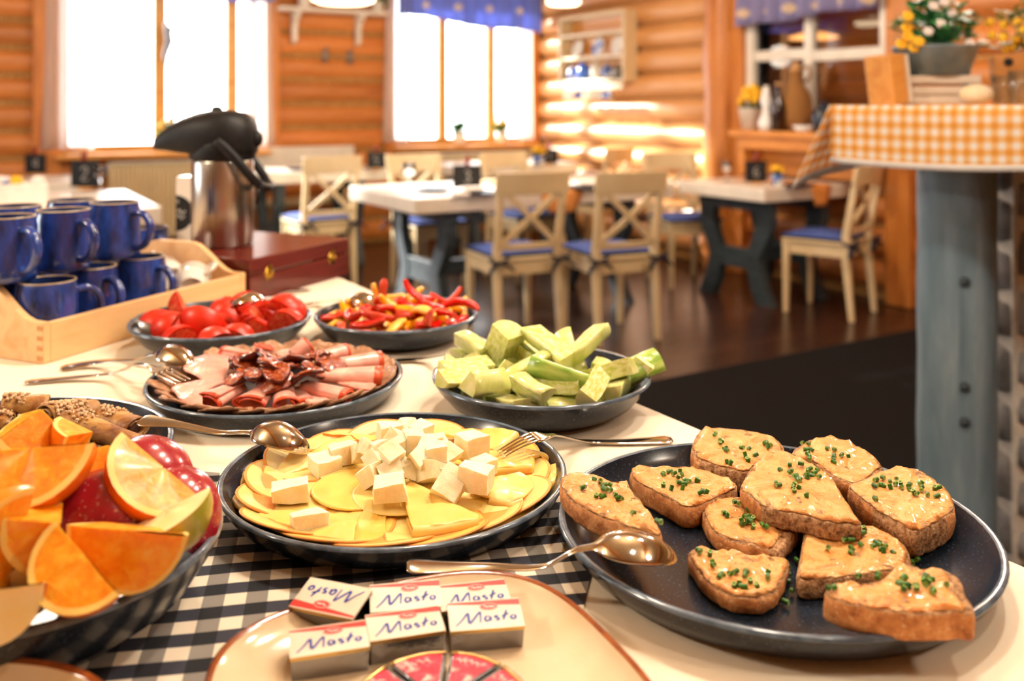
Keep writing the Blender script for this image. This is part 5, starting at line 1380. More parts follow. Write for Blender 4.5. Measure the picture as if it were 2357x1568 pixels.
# a few strips standing proud on top of the pepper heap, and long cucumber sticks on the rim
def on_top(me, name, lab, cat, p, rot, s=1.0):
    o = link(name, me); o.location = p; o.rotation_euler = rot; o.scale = (s, s, s); return tag(o, lab, cat)
pz = T1 + .043
on_top(strip_me['r', 0], 'pepper_strip', 'curved red pepper strip standing up at the peak of the pepper heap', 'pepper', (BP[0] - .022, BP[1] - .01, pz + .028), (.3, 1.15, 1.9), .9)
on_top(strip_me['y', 3], 'pepper_strip', 'yellow pepper strip pointing up beside the standing red strip', 'pepper', (BP[0] - .035, BP[1] + .012, pz + .024), (0, 1.2, .4), .9)
on_top(strip_me['r', 2], 'pepper_strip', 'long red pepper strip arched over the crest of the pepper heap', 'pepper', (BP[0] + .035, BP[1] - .002, pz + .030), (.2, .35, -.35), .95)
on_top(strip_me['r', 1], 'pepper_strip', 'red pepper strip sloping down from the crest of the pepper heap', 'pepper', (BP[0] + .055, BP[1] - .030, pz + .020), (-.3, .35, -.4), .95)
on_top(strip_me['y', 0], 'pepper_strip', 'fat yellow pepper strip across the face of the pepper heap', 'pepper', (BP[0] + .005, BP[1] - .045, pz + .020), (.5, .25, -.2), 1.0)
on_top(spear_me[2], 'cucumber_piece', 'long cucumber stick lying up over the bowl rim on the aisle side', 'cucumber', (BC[0] + .108, BC[1] - .018, T1 + .050), (.7, -.25, .35), 1.15)
on_top(spear_me[2], 'cucumber_piece', 'green-sided cucumber stick lying across the face of the cucumber heap', 'cucumber', (BC[0] + .022, BC[1] - .062, T1 + .058), (1.9, .25, -.25), 1.1)
on_top(spear_me[0], 'cucumber_piece', 'broad pale cucumber piece on the crest of the cucumber heap', 'cucumber', (BC[0] + .008, BC[1] - .012, T1 + .078), (2.4, .35, -.9), 1.2)
on_top(spear_me[3], 'cucumber_piece', 'short cucumber piece standing up beside the spoon in the cucumber bowl', 'cucumber', (BC[0] - .045, BC[1] + .015, T1 + .078), (.4, 1.0, 2.0), 1.1)
on_top(spear_me[5], 'cucumber_piece', 'wedge-shaped cucumber piece high on the aisle side of the heap', 'cucumber', (BC[0] + .058, BC[1] + .012, T1 + .076), (2.0, -.35, .8), 1.1)

# ------------------------------------------------------------------ thin slabs with an outline of their own
def slab(outline, z0, th, seed=0, amp=.0008, hf=None, round_=.4, rings=(0, .35, .62, .82, .94, 1.0), inset_b=1.0, fr=60.0, mt=0, ms=1, sidej=0.0):
    """closed slab; returns (MB, origin). outline is in world x, y"""
    n = len(outline); cx = sum(p[0] for p in outline) / n; cy = sum(p[1] for p in outline) / n
    area = sum(outline[i][0] * outline[(i + 1) % n][1] - outline[(i + 1) % n][0] * outline[i][1] for i in range(n))
    if area < 0: outline = outline[::-1]
    b = MB(); off = Vector((seed * 3.7, seed * 1.3, 0))
    H = hf or (lambda x, y: 0.0)
    def zt(x, y): return H(x, y) + th + amp * noise.noise(Vector((x * fr, y * fr, 0)) + off) + amp * .5 * noise.noise(Vector((x * fr * 2.7, y * fr * 2.7, 3)) + off)
    vs = [(0, 0, zt(cx, cy))]
    for t in rings[1:]:
        for (x, y) in outline:
            X, Y = cx + (x - cx) * t, cy + (y - cy) * t
            d = 0.0 if t < 1 else round_ * min(th, .006) * .35
            vs.append((X - cx, Y - cy, zt(X, Y) - d))
    m = len(rings) - 1
    for (sc0, zf) in ((1.0 + round_ * .0015 / .03, .55), (1.0, .12), (inset_b * .985, 0.0)):
        for (x, y) in outline:
            sc_ = sc0 + sidej * noise.noise(Vector((x * 160, y * 160, zf * 5)) + off)
            X, Y = cx + (x - cx) * sc_, cy + (y - cy) * sc_
            vs.append((X - cx, Y - cy, H(X, Y) + th * zf))
    vs.append((0, 0, H(cx, cy)))
    fs = [(0, 1 + k, 1 + (k + 1) % n) for k in range(n)]
    R = m + 3
    ring = lambda j: 1 + j * n
    ft = len(fs)
    mi = [mt] * n
    for j in range(R - 1):
        for k in range(n):
            fs.append((ring(j) + k, ring(j + 1) + k, ring(j + 1) + (k + 1) % n, ring(j) + (k + 1) % n)); mi.append(mt if j < m - 1 else ms)
    e = len(vs) - 1
    for k in range(n): fs.append((e, ring(R - 1) + (k + 1) % n, ring(R - 1) + k)); mi.append(ms)
    b.v = [tuple(v) for v in vs]; b.f = fs; b.mi = mi; b.sm = [True] * len(fs)
    return b, Vector((cx, cy, z0))
def zx2(p): return (1260 + p[0] / 2.703, 960 + p[1] / 2.703)
def zx3(p): return (1760 + p[0] / 2.703, 960 + p[1] / 2.703)
def zx1(p): return (480 + p[0] / 2.741, 920 + p[1] / 2.741)
def zxh(p): return (300 + p[0] / 3.571, 770 + p[1] / 3.571)
def zxr(p): return (p[0] / 5.357, 880 + p[1] / 5.357)
def outl(pts, f, z, per=4, c=None):
    w_ = [at(*f(p), z) for p in pts]; return smooth_poly([(p.x, p.y) for p in w_], per)

# ------------------------------------------------------------------ bread slices
M_CRUST = MT('bread_crust', '8a4a1e', .7)
_v = M_CRUST.coord((1, 1, 1), True); _f = M_CRUST.noise(90, _v, 5, .65); _g = M_CRUST.noise(260, _v, 3, .6)
M_CRUST.col(M_CRUST.mix(M_CRUST.math('MULTIPLY', M_CRUST.ramp(_g, [(.58, '000000'), (.66, 'ffffff')]), .55), M_CRUST.ramp(_f, [(.28, '8a4a1e'), (.48, 'ba783e'), (.66, 'd89c62')]), 'e2bd8c')).bump(_f, .8, .003)
M_CRUMB = MT('bread_crumb', 'b9824e', .85)
_v = M_CRUMB.coord((1, 1, 1), True); _f = M_CRUMB.noise(220, _v, 4, .7); M_CRUMB.col(M_CRUMB.ramp(_f, [(.36, '7c5230'), (.5, 'b8885a'), (.66, 'd8b084')])).bump(_f, 1.0, .006)
M_SPREAD = MT('orange_spread', 'eba35c', .30, sss=.2, sssr=(.004, 0, 0), coat=.25)
_v = M_SPREAD.coord((1, 1, 1), True); _f = M_SPREAD.noise(45, _v, 5, .6, 1.5); _g = M_SPREAD.noise(170, _v, 4, .6, .8)
M_SPREAD.col(M_SPREAD.ramp(_f, [(.3, 'e38e42'), (.5, 'efa75a'), (.72, 'f5bf80')])).bump(M_SPREAD.math('ADD', _f, M_SPREAD.math('MULTIPLY', _g, .45)), 1.0, .007)
M_CHIVE = mottled('chive_green', '1f4d10', '3f7a20', 90, rough=.35, rnd=True)
M_CHIVEIN = MT('chive_inside', '8fae5a', .5).m
chive_me = []
for i, L_ in enumerate((.0034, .0052, .0075)):
    b = MB(); rr = .00185
    b.lathe([(rr, -L_ / 2), (rr * 1.03, 0), (rr, L_ / 2)], 9); b.lathe([(rr, L_ / 2), (rr * .62, L_ / 2), (rr * .5, L_ / 2 - .0008), (0, L_ / 2 - .001)], 9, mi=1); b.lathe([(0, -L_ / 2 + .001), (rr * .6, -L_ / 2), (rr, -L_ / 2)], 9, mi=1)
    chive_me.append(b.mesh('chive', [M_CHIVE, M_CHIVEIN]))
zb = T1 + .0083
THS = (.017, .019, .020, .018, .015, .022, .014, .012, .015, .018)
# outline, converter, lift above the well, label, spread outline scale, chive clusters
breads = [
    ([(80, 400), (130, 350), (240, 350), (330, 372), (400, 405), (490, 400), (520, 450), (610, 560), (670, 640), (712, 742), (620, 715), (520, 690), (430, 655), (300, 605), (190, 545), (115, 480)], zx2, .019,
     'bread slice with orange spread hanging over the rim beside the cheese plate', .93, [(285, 400), (380, 455), (460, 480), (340, 480), (350, 410), (210, 440), (530, 585), (660, 655)], 15),
    ([(520, 335), (560, 308), (700, 315), (860, 312), (960, 332), (1080, 370), (1180, 432), (1080, 490), (960, 545), (860, 560), (760, 510), (640, 445), (545, 395)], zx2, 0,
     'bread slice with orange spread next to the cheese plate, inside the one on the rim', .94, [(750, 345), (810, 355), (860, 380), (925, 385), (825, 415), (960, 465), (735, 435)], 16),
    ([(898, 180), (940, 95), (1000, 68), (1150, 75), (1280, 92), (1400, 120), (1472, 195), (1440, 250), (1300, 300), (1240, 345), (1130, 322), (1000, 285), (910, 245)], zx2, .004,
     'large bread slice at the far plate edge, its back crust bare of spread', .92, [(1100, 160), (1110, 205), (1230, 250), (1280, 235), (1350, 165), (1390, 185), (1065, 120), (1255, 185), (1105, 280)], 15),
    ([(170, 222), (260, 152), (350, 125), (460, 130), (560, 170), (660, 225), (722, 290), (726, 330), (620, 400), (560, 425), (430, 375), (330, 300), (215, 262)], zx3, .004,
     'bread slice at the far plate edge nearest the blue-grey post, right crust bare', .90, [(280, 200), (275, 250), (415, 195), (430, 235), (470, 240), (395, 270), (245, 165)], 11),
    ([(-148, 440), (-100, 340), (-50, 280), (0, 232), (110, 210), (240, 265), (370, 345), (432, 400), (490, 500), (560, 610), (600, 665), (480, 662), (370, 650), (230, 612), (100, 590), (0, 560), (-80, 500)], zx3, .017,
     'broad bread slice in the middle resting on its neighbours', .94, [(115, 330), (165, 360), (220, 370), (240, 350), (265, 320), (310, 370), (200, 430), (180, 450), (300, 490), (75, 415), (330, 320)], 20),
    ([(525, 430), (640, 375), (720, 335), (850, 315), (960, 330), (1060, 390), (1140, 460), (1182, 570), (1110, 640), (1020, 680), (940, 712), (830, 660), (700, 580), (600, 510)], zx3, .003,
     'thick bread slice near the post, dark cut side facing the room', .93, [(770, 390), (680, 420), (730, 420), (900, 440), (960, 440), (1000, 450), (1025, 480), (965, 490), (1060, 455), (735, 515), (960, 400), (815, 410)], 21),
    ([(962, 565), (1010, 508), (1120, 488), (1220, 505), (1330, 560), (1430, 592), (1556, 632), (1562, 690), (1500, 760), (1420, 850), (1330, 815), (1210, 790), (1090, 750), (1010, 690)], zx2, 0,
     'bread slice with crumb showing on one end, in front of the broad middle slice', .84, [(1160, 550), (1135, 595), (1220, 620), (1250, 640), (1320, 600), (1340, 620), (1210, 660), (1290, 685), (1355, 695)], 17),
    ([(878, 850), (940, 803), (1030, 830), (1120, 845), (1220, 850), (1320, 870), (1494, 884), (1480, 970), (1430, 1075), (1340, 1125), (1200, 1125), (1080, 1085), (980, 1015), (915, 930)], zx2, 0,
     'half-round bread slice alone at the near plate edge beside the large spoon', .92, [(1115, 950), (1080, 980), (1190, 960), (1245, 965), (1190, 1020), (1240, 1045), (1280, 1040), (1350, 980), (925, 848), (1030, 882)], 15),
    ([(258, 655), (340, 662), (430, 658), (600, 680), (760, 720), (870, 800), (900, 880), (850, 940), (740, 962), (640, 980), (480, 1000), (330, 1012), (205, 1000), (222, 870), (238, 760)], zx3, 0,
     'squared bread slice with long chive stalk, behind the slice on the near rim', .93, [(600, 700), (625, 735), (530, 740), (515, 775), (500, 810), (660, 800), (700, 790), (760, 815), (720, 825), (410, 830), (590, 975)], 14),
    ([(375, 1092), (480, 1038), (640, 1040), (780, 1000), (870, 918), (980, 945), (1100, 940), (1210, 1010), (1250, 1110), (1300, 1215), (1200, 1215), (1080, 1225), (900, 1225), (760, 1205), (600, 1180), (470, 1150)], zx3, .020,
     'smooth-crusted bread slice propped on the near rim of the plate', .88, [(860, 1020), (880, 1060), (940, 1055), (1010, 1020), (1080, 1015), (1040, 1010), (970, 1050), (740, 1005), (425, 1080)], 16),
]
rb = random.Random(77)
# which part of each slice's side is a cut face (degrees, counter-clockwise from +x)
CUTS = ((300, 20), (290, 30), (215, 300), (280, 30), (215, 60), (205, 285), (270, 40), (330, 40), (170, 275), (330, 60))
for i, (pts, cv, lift, lab, sc_, ch, nch) in enumerate(breads):
    TH = THS[i]; z0 = zb + lift; zt_ = z0 + TH
    ol = outl(pts, cv, zt_, 4)
    tilt = (lambda x, y: 0.0)
    mb_, org = slab(ol, z0, TH, i + 1, .0016, None, .35, inset_b=.985, fr=120, mt=1, ms=0, sidej=.05)
    n_ = len(ol); ar = sum(ol[k][0] * ol[(k + 1) % n_][1] - ol[(k + 1) % n_][0] * ol[k][1] for k in range(n_)); oo = ol if ar > 0 else ol[::-1]
    ca0, ca1 = CUTS[i]
    for q in range(len(mb_.mi)):
        if mb_.mi[q] == 0 and len(mb_.f[q]) == 4:
            vx = mb_.v[mb_.f[q][0]]; an = math.degrees(math.atan2(vx[1], vx[0])) % 360
            if (an - ca0) % 360 <= (ca1 - ca0) % 360: mb_.mi[q] = 1
    t = thing('bread_slice', lab, 'bread', org, 0)
    mb_.build('bread', [M_CRUST.m, M_CRUMB.m], t)
    n = len(ol); cx, cy = org.x, org.y
    so = []
    for k, (x, y) in enumerate(ol):
        q = sc_ + .05 * noise.noise(Vector((k * .55, i * 3.1, 0))) + .035 * noise.noise(Vector((k * 1.7, i, 5)))
        shx = -.003 if sc_ < .9 else 0
        so.append((cx + (x - cx) * q + shx, cy + (y - cy) * q))
    rnd = lambda x, y: 0.0
    sm, so_ = slab(so, zt_ - .0012, .0032, i + 31, .0042, None, .9, rings=(0, .2, .38, .55, .7, .82, .91, .97, 1.0), fr=75)
    sm.mi = [0] * len(sm.mi)
    o = sm.build('spread', [M_SPREAD.m], t); o.location = so_ - org
    for k in range(nch + 6):
        cp = ch[k % len(ch)]; p = at(*cv(cp), zt_ + .004)
        sp_ = .0026 if k < len(ch) else .0042
        x, y = p.x + rb.gauss(0, sp_), p.y + rb.gauss(0, sp_)
        zc = zt_ + .0031 + .0042 * noise.noise(Vector((x * 75, y * 75, 0)) + Vector(((i + 31) * 3.7, (i + 31) * 1.3, 0)))
        me = chive_me[2 if (i == 8 and k == 6) else rb.choice((0, 0, 1))]
        c = link('chive', me, t); c.location = Vector((x, y, zc + .0012)) - org
        c.rotation_euler = (rb.choice((math.pi / 2, math.pi / 2, .4, 1.2)), rb.uniform(-.3, .3), rb.uniform(0, 6.28))
for k, (x, y) in enumerate(((1815, 1305), (1812, 1338), (1822, 1360), (1808, 1385), (2112, 1288), (1835, 1290), (1815, 1322), (2100, 1295), (1530, 1256))):
    o = link('chive', chive_me[k % 2]); o.location = at(x, y, zb + .0025) + Vector((0, 0, 0)); o.rotation_euler = (math.pi / 2, 0, k * 1.3)
    tag(o, 'loose bit of chive lying on the bare slate bread plate', 'chive', 'loose chives on the bread plate')

# ------------------------------------------------------------------ cheese plate
M_CHZ = MT('yellow_cheese', 'f3cd6a', .36, sss=.35, sssr=(.008, 0, 0), coat=.1)
_v = M_CHZ.coord((1, 1, 1), True); _oi = M_CHZ.n('ShaderNodeObjectInfo'); _f = M_CHZ.noise(22, _v, 2)
M_CHZ.col(M_CHZ.mix(_oi.outputs['Random'], M_CHZ.ramp(_f, [(.3, 'eeb944'), (.7, 'f3ca66')]), M_CHZ.ramp(_f, [(.3, 'f3d07c'), (.7, 'f6da94')]))); M_CHZ.bump(M_CHZ.noise(160, _v, 2), .12, .001)
M_RIND = mottled('cheese_rind', 'd8842c', 'e69c48', 40, rough=.45)
M_WCH = MT('white_cheese', 'f4e6c2', .5, sss=.4, sssr=(.010, 0, 0))
_v = M_WCH.coord((1, 1, 1), True); _f = M_WCH.noise(110, _v, 4); _p = M_WCH.noise(300, _v, 1)
M_WCH.col(M_WCH.ramp(_f, [(.3, 'eeddb2'), (.7, 'f8edd0')])).bump(_f, .45, .003)
zc_ = T1 + .0025 + .0078
def on_plate(C, r0, sl, base=0.0):
    return lambda x, y: max(0.0, math.hypot(x - C[0], y - C[1]) - r0) * sl + base
# ring of round slices lying flat on the plate
ORD = 'first second third fourth fifth sixth seventh eighth ninth tenth eleventh twelfth thirteenth fourteenth fifteenth sixteenth seventeenth eighteenth nineteenth twentieth twenty-first twenty-second twenty-third twenty-fourth'.split()
def disc(cx, cy, r, seed, n=40):
    rr = random.Random(seed)
    return [(cx + r * (1 + .02 * math.sin(3 * a + seed)) * math.cos(a), cy + r * (1 + .02 * math.sin(2 * a + seed)) * math.sin(a)) for a in [2 * math.pi * k / n for k in range(n)]]
def cheese_slice(ol, z, lab, rind=True, th=.0024, hf=None, group=None, amp=.0012, fr=28, seed=0):
    m, org = slab(ol, z, th, seed, amp, hf, .3, (0, .35, .62, .84, .955, 1.0), fr=fr)
    if rind:
        n_ = len(ol)
        for q in range(n_ + 3 * n_, n_ + 4 * n_): m.mi[q] = 1
    t = m.build('cheese_slice', [M_CHZ.m, M_RIND if rind else M_CHZ.m]); t.location = org
    return tag(t, lab, 'cheese', group)
for i in range(15):
    a = 2 * math.pi * i / 15 + .1; q = .098 + .004 * math.sin(i * 2.3)
    cx, cy = PC[0] + q * math.cos(a), PC[1] + q * math.sin(a)
    t_ = i * .0007
    hf = lambda x, y, a=a: max(0.0, math.hypot(x - PC[0], y - PC[1]) - .118) * .38 + .0022 * ((-(x - PC[0]) * math.sin(a) + (y - PC[1]) * math.cos(a)) / .05 + 1)
    cheese_slice(disc(cx, cy, .050, i), zc_ + .0006 + .0002 * (i % 3), 'round thin cheese slice in the flat ring, %s from the fork towards the spoon' % ORD[(i - 1) % 15], True, .0024, hf, 'flat ring of cheese slices', .0006, seed=i)
for i in range(5):
    a = 2 * math.pi * i / 5; cheese_slice(disc(PC[0] + .035 * math.cos(a), PC[1] + .035 * math.sin(a), .046, i + 40), zc_ + .0058 + i * .0008, 'pale cheese slice under the heap of white cubes', False, .0024, None, 'cheese slices under the cubes', .001, seed=i + 40)
fold_spec = [
    # outline, height, rind, folded (indices of the fold edge) , label
    ([(180, 412), (222, 322), (330, 345), (470, 370), (500, 390), (470, 450), (330, 455)], .010, False, None, 'cheese slice curling at the plate edge just below the spoon bowl'),
    ([(118, 560), (140, 480), (178, 410), (290, 415), (400, 430), (360, 500), (330, 530), (220, 545)], .012, True, None, 'cheese slice at the plate edge nearest the fruit bowl'),
    ([(110, 575), (220, 560), (330, 560), (330, 640), (390, 700), (270, 745), (170, 680)], .009, False, None, 'pale cheese slice on the plate edge, left of the lone cube'),
    ([(335, 540), (345, 430), (430, 440), (600, 415), (760, 425), (880, 440), (1000, 540), (1045, 600), (940, 640), (780, 655), (600, 680), (450, 695), (350, 690)], .017, True, None, 'large golden cheese slice carrying the two lone white cubes'),
    ([(400, 450), (510, 315), (640, 330), (700, 350), (640, 420), (560, 440), (430, 470)], .019, False, None, 'folded cheese peak between the spoon and the flat lone cube'),
    ([(640, 315), (770, 235), (880, 262), (965, 300), (900, 380), (760, 390), (680, 350)], .018, False, None, 'cheese slice raised behind the flat lone cube'),
    ([(575, 235), (640, 195), (760, 160), (870, 130), (905, 165), (935, 212), (860, 235), (720, 290), (640, 290)], .014, False, None, 'triangular cheese fold pointing up at the far spoon side'),
    ([(720, 125), (830, 98), (960, 100), (1030, 110), (1080, 150), (1060, 210), (940, 215), (890, 150), (780, 150)], .012, True, None, 'round-edged cheese slice at the far plate edge'),
    ([(1030, 100), (1160, 95), (1292, 90), (1285, 180), (1220, 190), (1100, 165)], .017, False, None, 'square-cornered cheese slice at the far plate edge behind the cubes'),
    ([(1320, 106), (1450, 110), (1590, 116), (1575, 210), (1480, 200), (1400, 165)], .018, False, None, 'square-cornered cheese slice at the far edge towards the cucumber bowl'),
    ([(1590, 125), (1680, 160), (1730, 215), (1760, 250), (1700, 290), (1600, 250), (1560, 205)], .013, True, None, 'orange-rimmed cheese slice between two square-cornered ones'),
    ([(1745, 178), (1850, 190), (1943, 205), (1900, 250), (1800, 330), (1700, 300), (1690, 230)], .017, False, (2, 4), 'rolled cheese slice under the fork tines'),
    ([(1950, 310), (2050, 300), (2128, 305), (2090, 350), (2030, 385), (1940, 370)], .012, False, (1, 3), 'short rolled cheese slice at the plate edge behind the fork'),
    ([(1570, 385), (1760, 350), (1980, 338), (2040, 375), (2030, 435), (1880, 450), (1760, 455)], .022, False, (3, 6), 'long folded cheese roll on the bread side of the plate'),
    ([(2000, 470), (2090, 420), (2190, 378), (2205, 440), (2195, 480), (2080, 500)], .012, False, None, 'cheese slice standing at the plate edge beside the bread plate'),
    ([(1995, 500), (2100, 485), (2195, 482), (2185, 530), (2110, 558), (2040, 560)], .013, False, (3, 5), 'small folded cheese slice at the plate edge next to the first bread slice'),
    ([(1650, 590), (1760, 520), (1960, 472), (2030, 520), (2052, 570), (1980, 640), (1900, 668), (1780, 640)], .020, False, (5, 7), 'broad folded cheese slice with open fold towards the bread plate'),
    ([(1300, 545), (1430, 520), (1600, 560), (1800, 600), (1990, 650), (1900, 705), (1760, 725), (1600, 715), (1420, 640)], .0165, True, None, 'cheese slice with long orange rim under the wedge-shaped cube'),
    ([(1560, 790), (1720, 770), (1900, 720), (2050, 650), (2020, 720), (1900, 780), (1700, 850), (1610, 850)], .011, True, None, 'cheese slice along the near plate edge towards the large spoon'),
    ([(1228, 590), (1270, 545), (1400, 600), (1560, 690), (1698, 738), (1690, 775), (1560, 800), (1400, 825), (1295, 832), (1255, 730)], .024, False, (5, 8), 'thick folded cheese slice at the near centre of the plate'),
    ([(1125, 660), (1220, 650), (1260, 800), (1440, 850), (1600, 850), (1480, 890), (1300, 912), (1120, 915)], .014, True, None, 'cheese slice at the near plate edge under the thick fold'),
    ([(915, 880), (930, 790), (990, 700), (1060, 665), (1122, 662), (1118, 780), (1112, 915), (1000, 915)], .016, True, None, 'pale cheese slice with curved orange rim at the near plate edge'),
    ([(590, 862), (700, 800), (850, 670), (920, 650), (1060, 665), (980, 720), (930, 800), (910, 905), (750, 895)], .0135, False, None, 'cheese slice at the near edge beside the front lone cube'),
    ([(285, 745), (400, 715), (520, 690), (700, 690), (860, 660), (780, 760), (590, 862), (480, 835), (380, 800)], .0145, False, None, 'cheese slice under the front lone cube'),
]
for i, (pts, dz, rind, fold, lab) in enumerate(fold_spec):
    z = T1 + dz; ol = outl(pts, zx1, z + .003, 5)
    z = T1 + .0112 + i * .0002 + max(0.0, dz - .016) * .6
    cone = lambda x, y: max(0.0, math.hypot(x - PC[0], y - PC[1]) - .085) * .30 * max(0.0, min(1.0, (y - PC[1]) / .09 + .15))
    w_ = []
    for q in pts:
        zz = z + .003
        for _ in range(6):
            p = at(*zx1(q), zz); zz = z + .003 + cone(p.x, p.y)
        w_.append((p.x, p.y))
    if rind: ol = smooth_poly(w_, 5)
    else:
        ol = []
        for k in range(len(w_)):
            p, q = w_[k], w_[(k + 1) % len(w_)]
            ol += [(lerp(p[0], q[0], (s_ + .12) / 5), lerp(p[1], q[1], (s_ + .12) / 5)) for s_ in range(5)]
        sm_ = smooth_poly(w_, 5); ol = [(lerp(a_[0], c_[0], .3), lerp(a_[1], c_[1], .3)) for a_, c_ in zip(ol, sm_)]
    rf = on_plate(PC, .125, .22)
    if not fold:
        hf = lambda x, y, i=i: cone(x, y) + .0026 * math.sin(x * 55 + i) * math.cos(y * 48 + i * 2)
        cheese_slice(ol, z, lab, rind, .0026, hf, None, .0030, 40, seed=i + 60)
    else:
        m, org = slab(ol, z + .0040, .0026, i + 60, .0026, cone, .3, fr=40)
        # the lower leaf and the rounded fold between the two
        m2, org2 = slab(ol, z - .0040, .0026, i + 90, .0012, cone, .3, fr=40)
        t = m.build('cheese_slice', [M_CHZ.m, M_CHZ.m]); t.location = org; tag(t, lab, 'cheese')
        o = m2.build('lower_leaf', [M_CHZ.m, M_CHZ.m], t); o.location = org2 - org
        a_, c_ = fold; P = [Vector((*ol[k % len(ol)], 0)) for k in range(a_ * 5, c_ * 5 + 1)]
        cen = Vector((org.x, org.y, 0))
        fb = MB()
        nq = 7
        vs = []
        for p in P:
            d = (p - cen).normalized()
            for q in range(nq):
                an = -math.pi / 2 + math.pi * q / (nq - 1)
                vs.append(p - d * .002 + d * (.0052 * math.cos(an)) + Vector((0, 0, z + cone(p.x, p.y) + .0013 + .0053 * math.sin(an))) - org)
        fb.add(vs, [(k * nq + q, (k + 1) * nq + q, (k + 1) * nq + q + 1, k * nq + q + 1) for k in range(len(P) - 1) for q in range(nq - 1)])
        fb.build('fold', M_CHZ.m, t)
def cube_mesh(sx, sy, sz, seed, cut=False):
    r = random.Random(seed); b = MB(); n = 4
    def jit(p): return Vector(p) + Vector((noise.noise(Vector(p) * 60 + Vector((seed, 0, 0))), noise.noise(Vector(p) * 60 + Vector((0, seed, 0))), noise.noise(Vector(p) * 60 + Vector((0, 0, seed))))) * .0016
    j = [[r.uniform(-.0022, .0022) for _ in range(3)] for _ in range(8)]
    def corner(i, jx, k): return Vector(((i - .5) * sx, (jx - .5) * sy, (k - .5) * sz)) + Vector(j[i * 4 + jx * 2 + k])
    def tri(u, v_, w_):
        p = Vector()
        for i in (0, 1):
            for jx in (0, 1):
                for k in (0, 1): p += corner(i, jx, k) * ((u if i else 1 - u) * (v_ if jx else 1 - v_) * (w_ if k else 1 - w_))
        return jit(p)
    for ax in range(3):
        for s in (0, 1):
            def fn(a, c, ax=ax, s=s):
                t_ = [0, 0, 0]; t_[ax] = s; t_[(ax + 1) % 3] = a; t_[(ax + 2) % 3] = c; return tri(*t_)
            o = len(b.f); b.grid(fn, n, n, 0, False)
            if s == 0: b.f[o:] = [f[::-1] for f in b.f[o:]]
    return b
cubes = [
    (738, 408, .0270, 1.05, .7, 0, 'flat white cheese cube lying alone near the spoon, on the golden slice'),
    (518, 575, .0285, 1.10, .25, 0, 'white cheese cube lying alone beside the flat one, nearer the fruit bowl'),
    (630, 762, .0255, 1.05, .5, 0, 'white cheese cube lying alone at the near plate edge'),
    (1145, 560, .0370, 1.12, .1, 0, 'big white cheese cube at the near foot of the cube heap'),
    (1520, 545, .0340, 1.05, 1.0, 1, 'wedge-cut white cheese piece below the heap, towards the bread'),
    (1685, 490, .0400, 1.15, -.25, 0, 'large square-faced white cheese cube at the bread side of the heap'),
    (1655, 285, .0380, 1.05, .7, 0, 'white cheese cube lying apart below the fork tines'),
    (855, 335, .0300, 1.0, .5, 0, 'tilted white cheese cube at the spoon side of the heap'),
    (1155, 345, .055, 1.0, .7, 1, None), (1290, 250, .052, 1.05, .3, 0, None), (1010, 320, .042, .95, .2, 1, None), (1080, 305, .046, .9, .6, 1, None), (1135, 205, .044, 1.0, .5, 0, None),
    (1345, 195, .047, .95, .9, 0, None), (1425, 275, .048, .9, .2, 1, None), (1325, 375, .048, 1.0, 1.1, 1, None), (1430, 340, .052, .9, .2, 0, None), (1510, 350, .044, .9, .7, 1, None),
    (1035, 470, .034, 1.0, 1.2, 1, None), (1150, 450, .040, .95, .4, 1, None), (1400, 460, .036, 1.0, .9, 1, None), (1480, 450, .034, .9, .3, 0, None), (1740, 420, .034, .9, .6, 0, None), (1240, 330, .036, 1.0, .2, 0, None), (1240, 250, .034, 1.0, .8, 0, None), (1200, 300, .046, .95, .4, 1, None), (1385, 310, .050, .9, 1.2, 1, None), (1465, 300, .046, .9, .5, 1, None), (1300, 440, .036, .95, .1, 1, None), (1065, 380, .036, .9, .9, 1, None), (1200, 420, .040, .9, .3, 1, None), (1250, 190, .044, .9, .7, 1, None), (1190, 250, .050, .9, 1.0, 1, None), (960, 350, .034, .85, .4, 1, None), (1330, 470, .030, .85, .8, 1, None), (1380, 400, .030, 1.0, .2, 0, None), (1090, 400, .030, 1.0, .6, 0, None),
]
for i, (x, y, dz, s, rz, tl, lab) in enumerate(cubes):
    r = random.Random(i + 5); s *= .90; sx, sy, sz = .0285 * s * r.uniform(.92, 1.08), .0245 * s * r.uniform(.92, 1.06), .0165 * s * r.uniform(.92, 1.12)
    if lab is None: sx *= .78; sy *= .80; sz *= 1.02; dz = .030 + (dz - .030) * .8
    elif i >= 4: sz *= 1.15
    elif i < 3: sz *= .82; dz -= .0015
    o = cube_mesh(sx, sy, sz, i).build('cheese_cube', M_WCH.m, bevel=.0016)
    o.location = at(*zx1((x, y)), TT + dz); o.rotation_euler = (r.uniform(-.7, .7) if tl else r.uniform(-.06, .06), r.uniform(-.5, .5) if tl else r.uniform(-.06, .06), rz)
    tag(o, lab or 'white cheese cube in the heap at the centre of the cheese plate', 'cheese', None if lab else 'white cheese cubes in the heap')

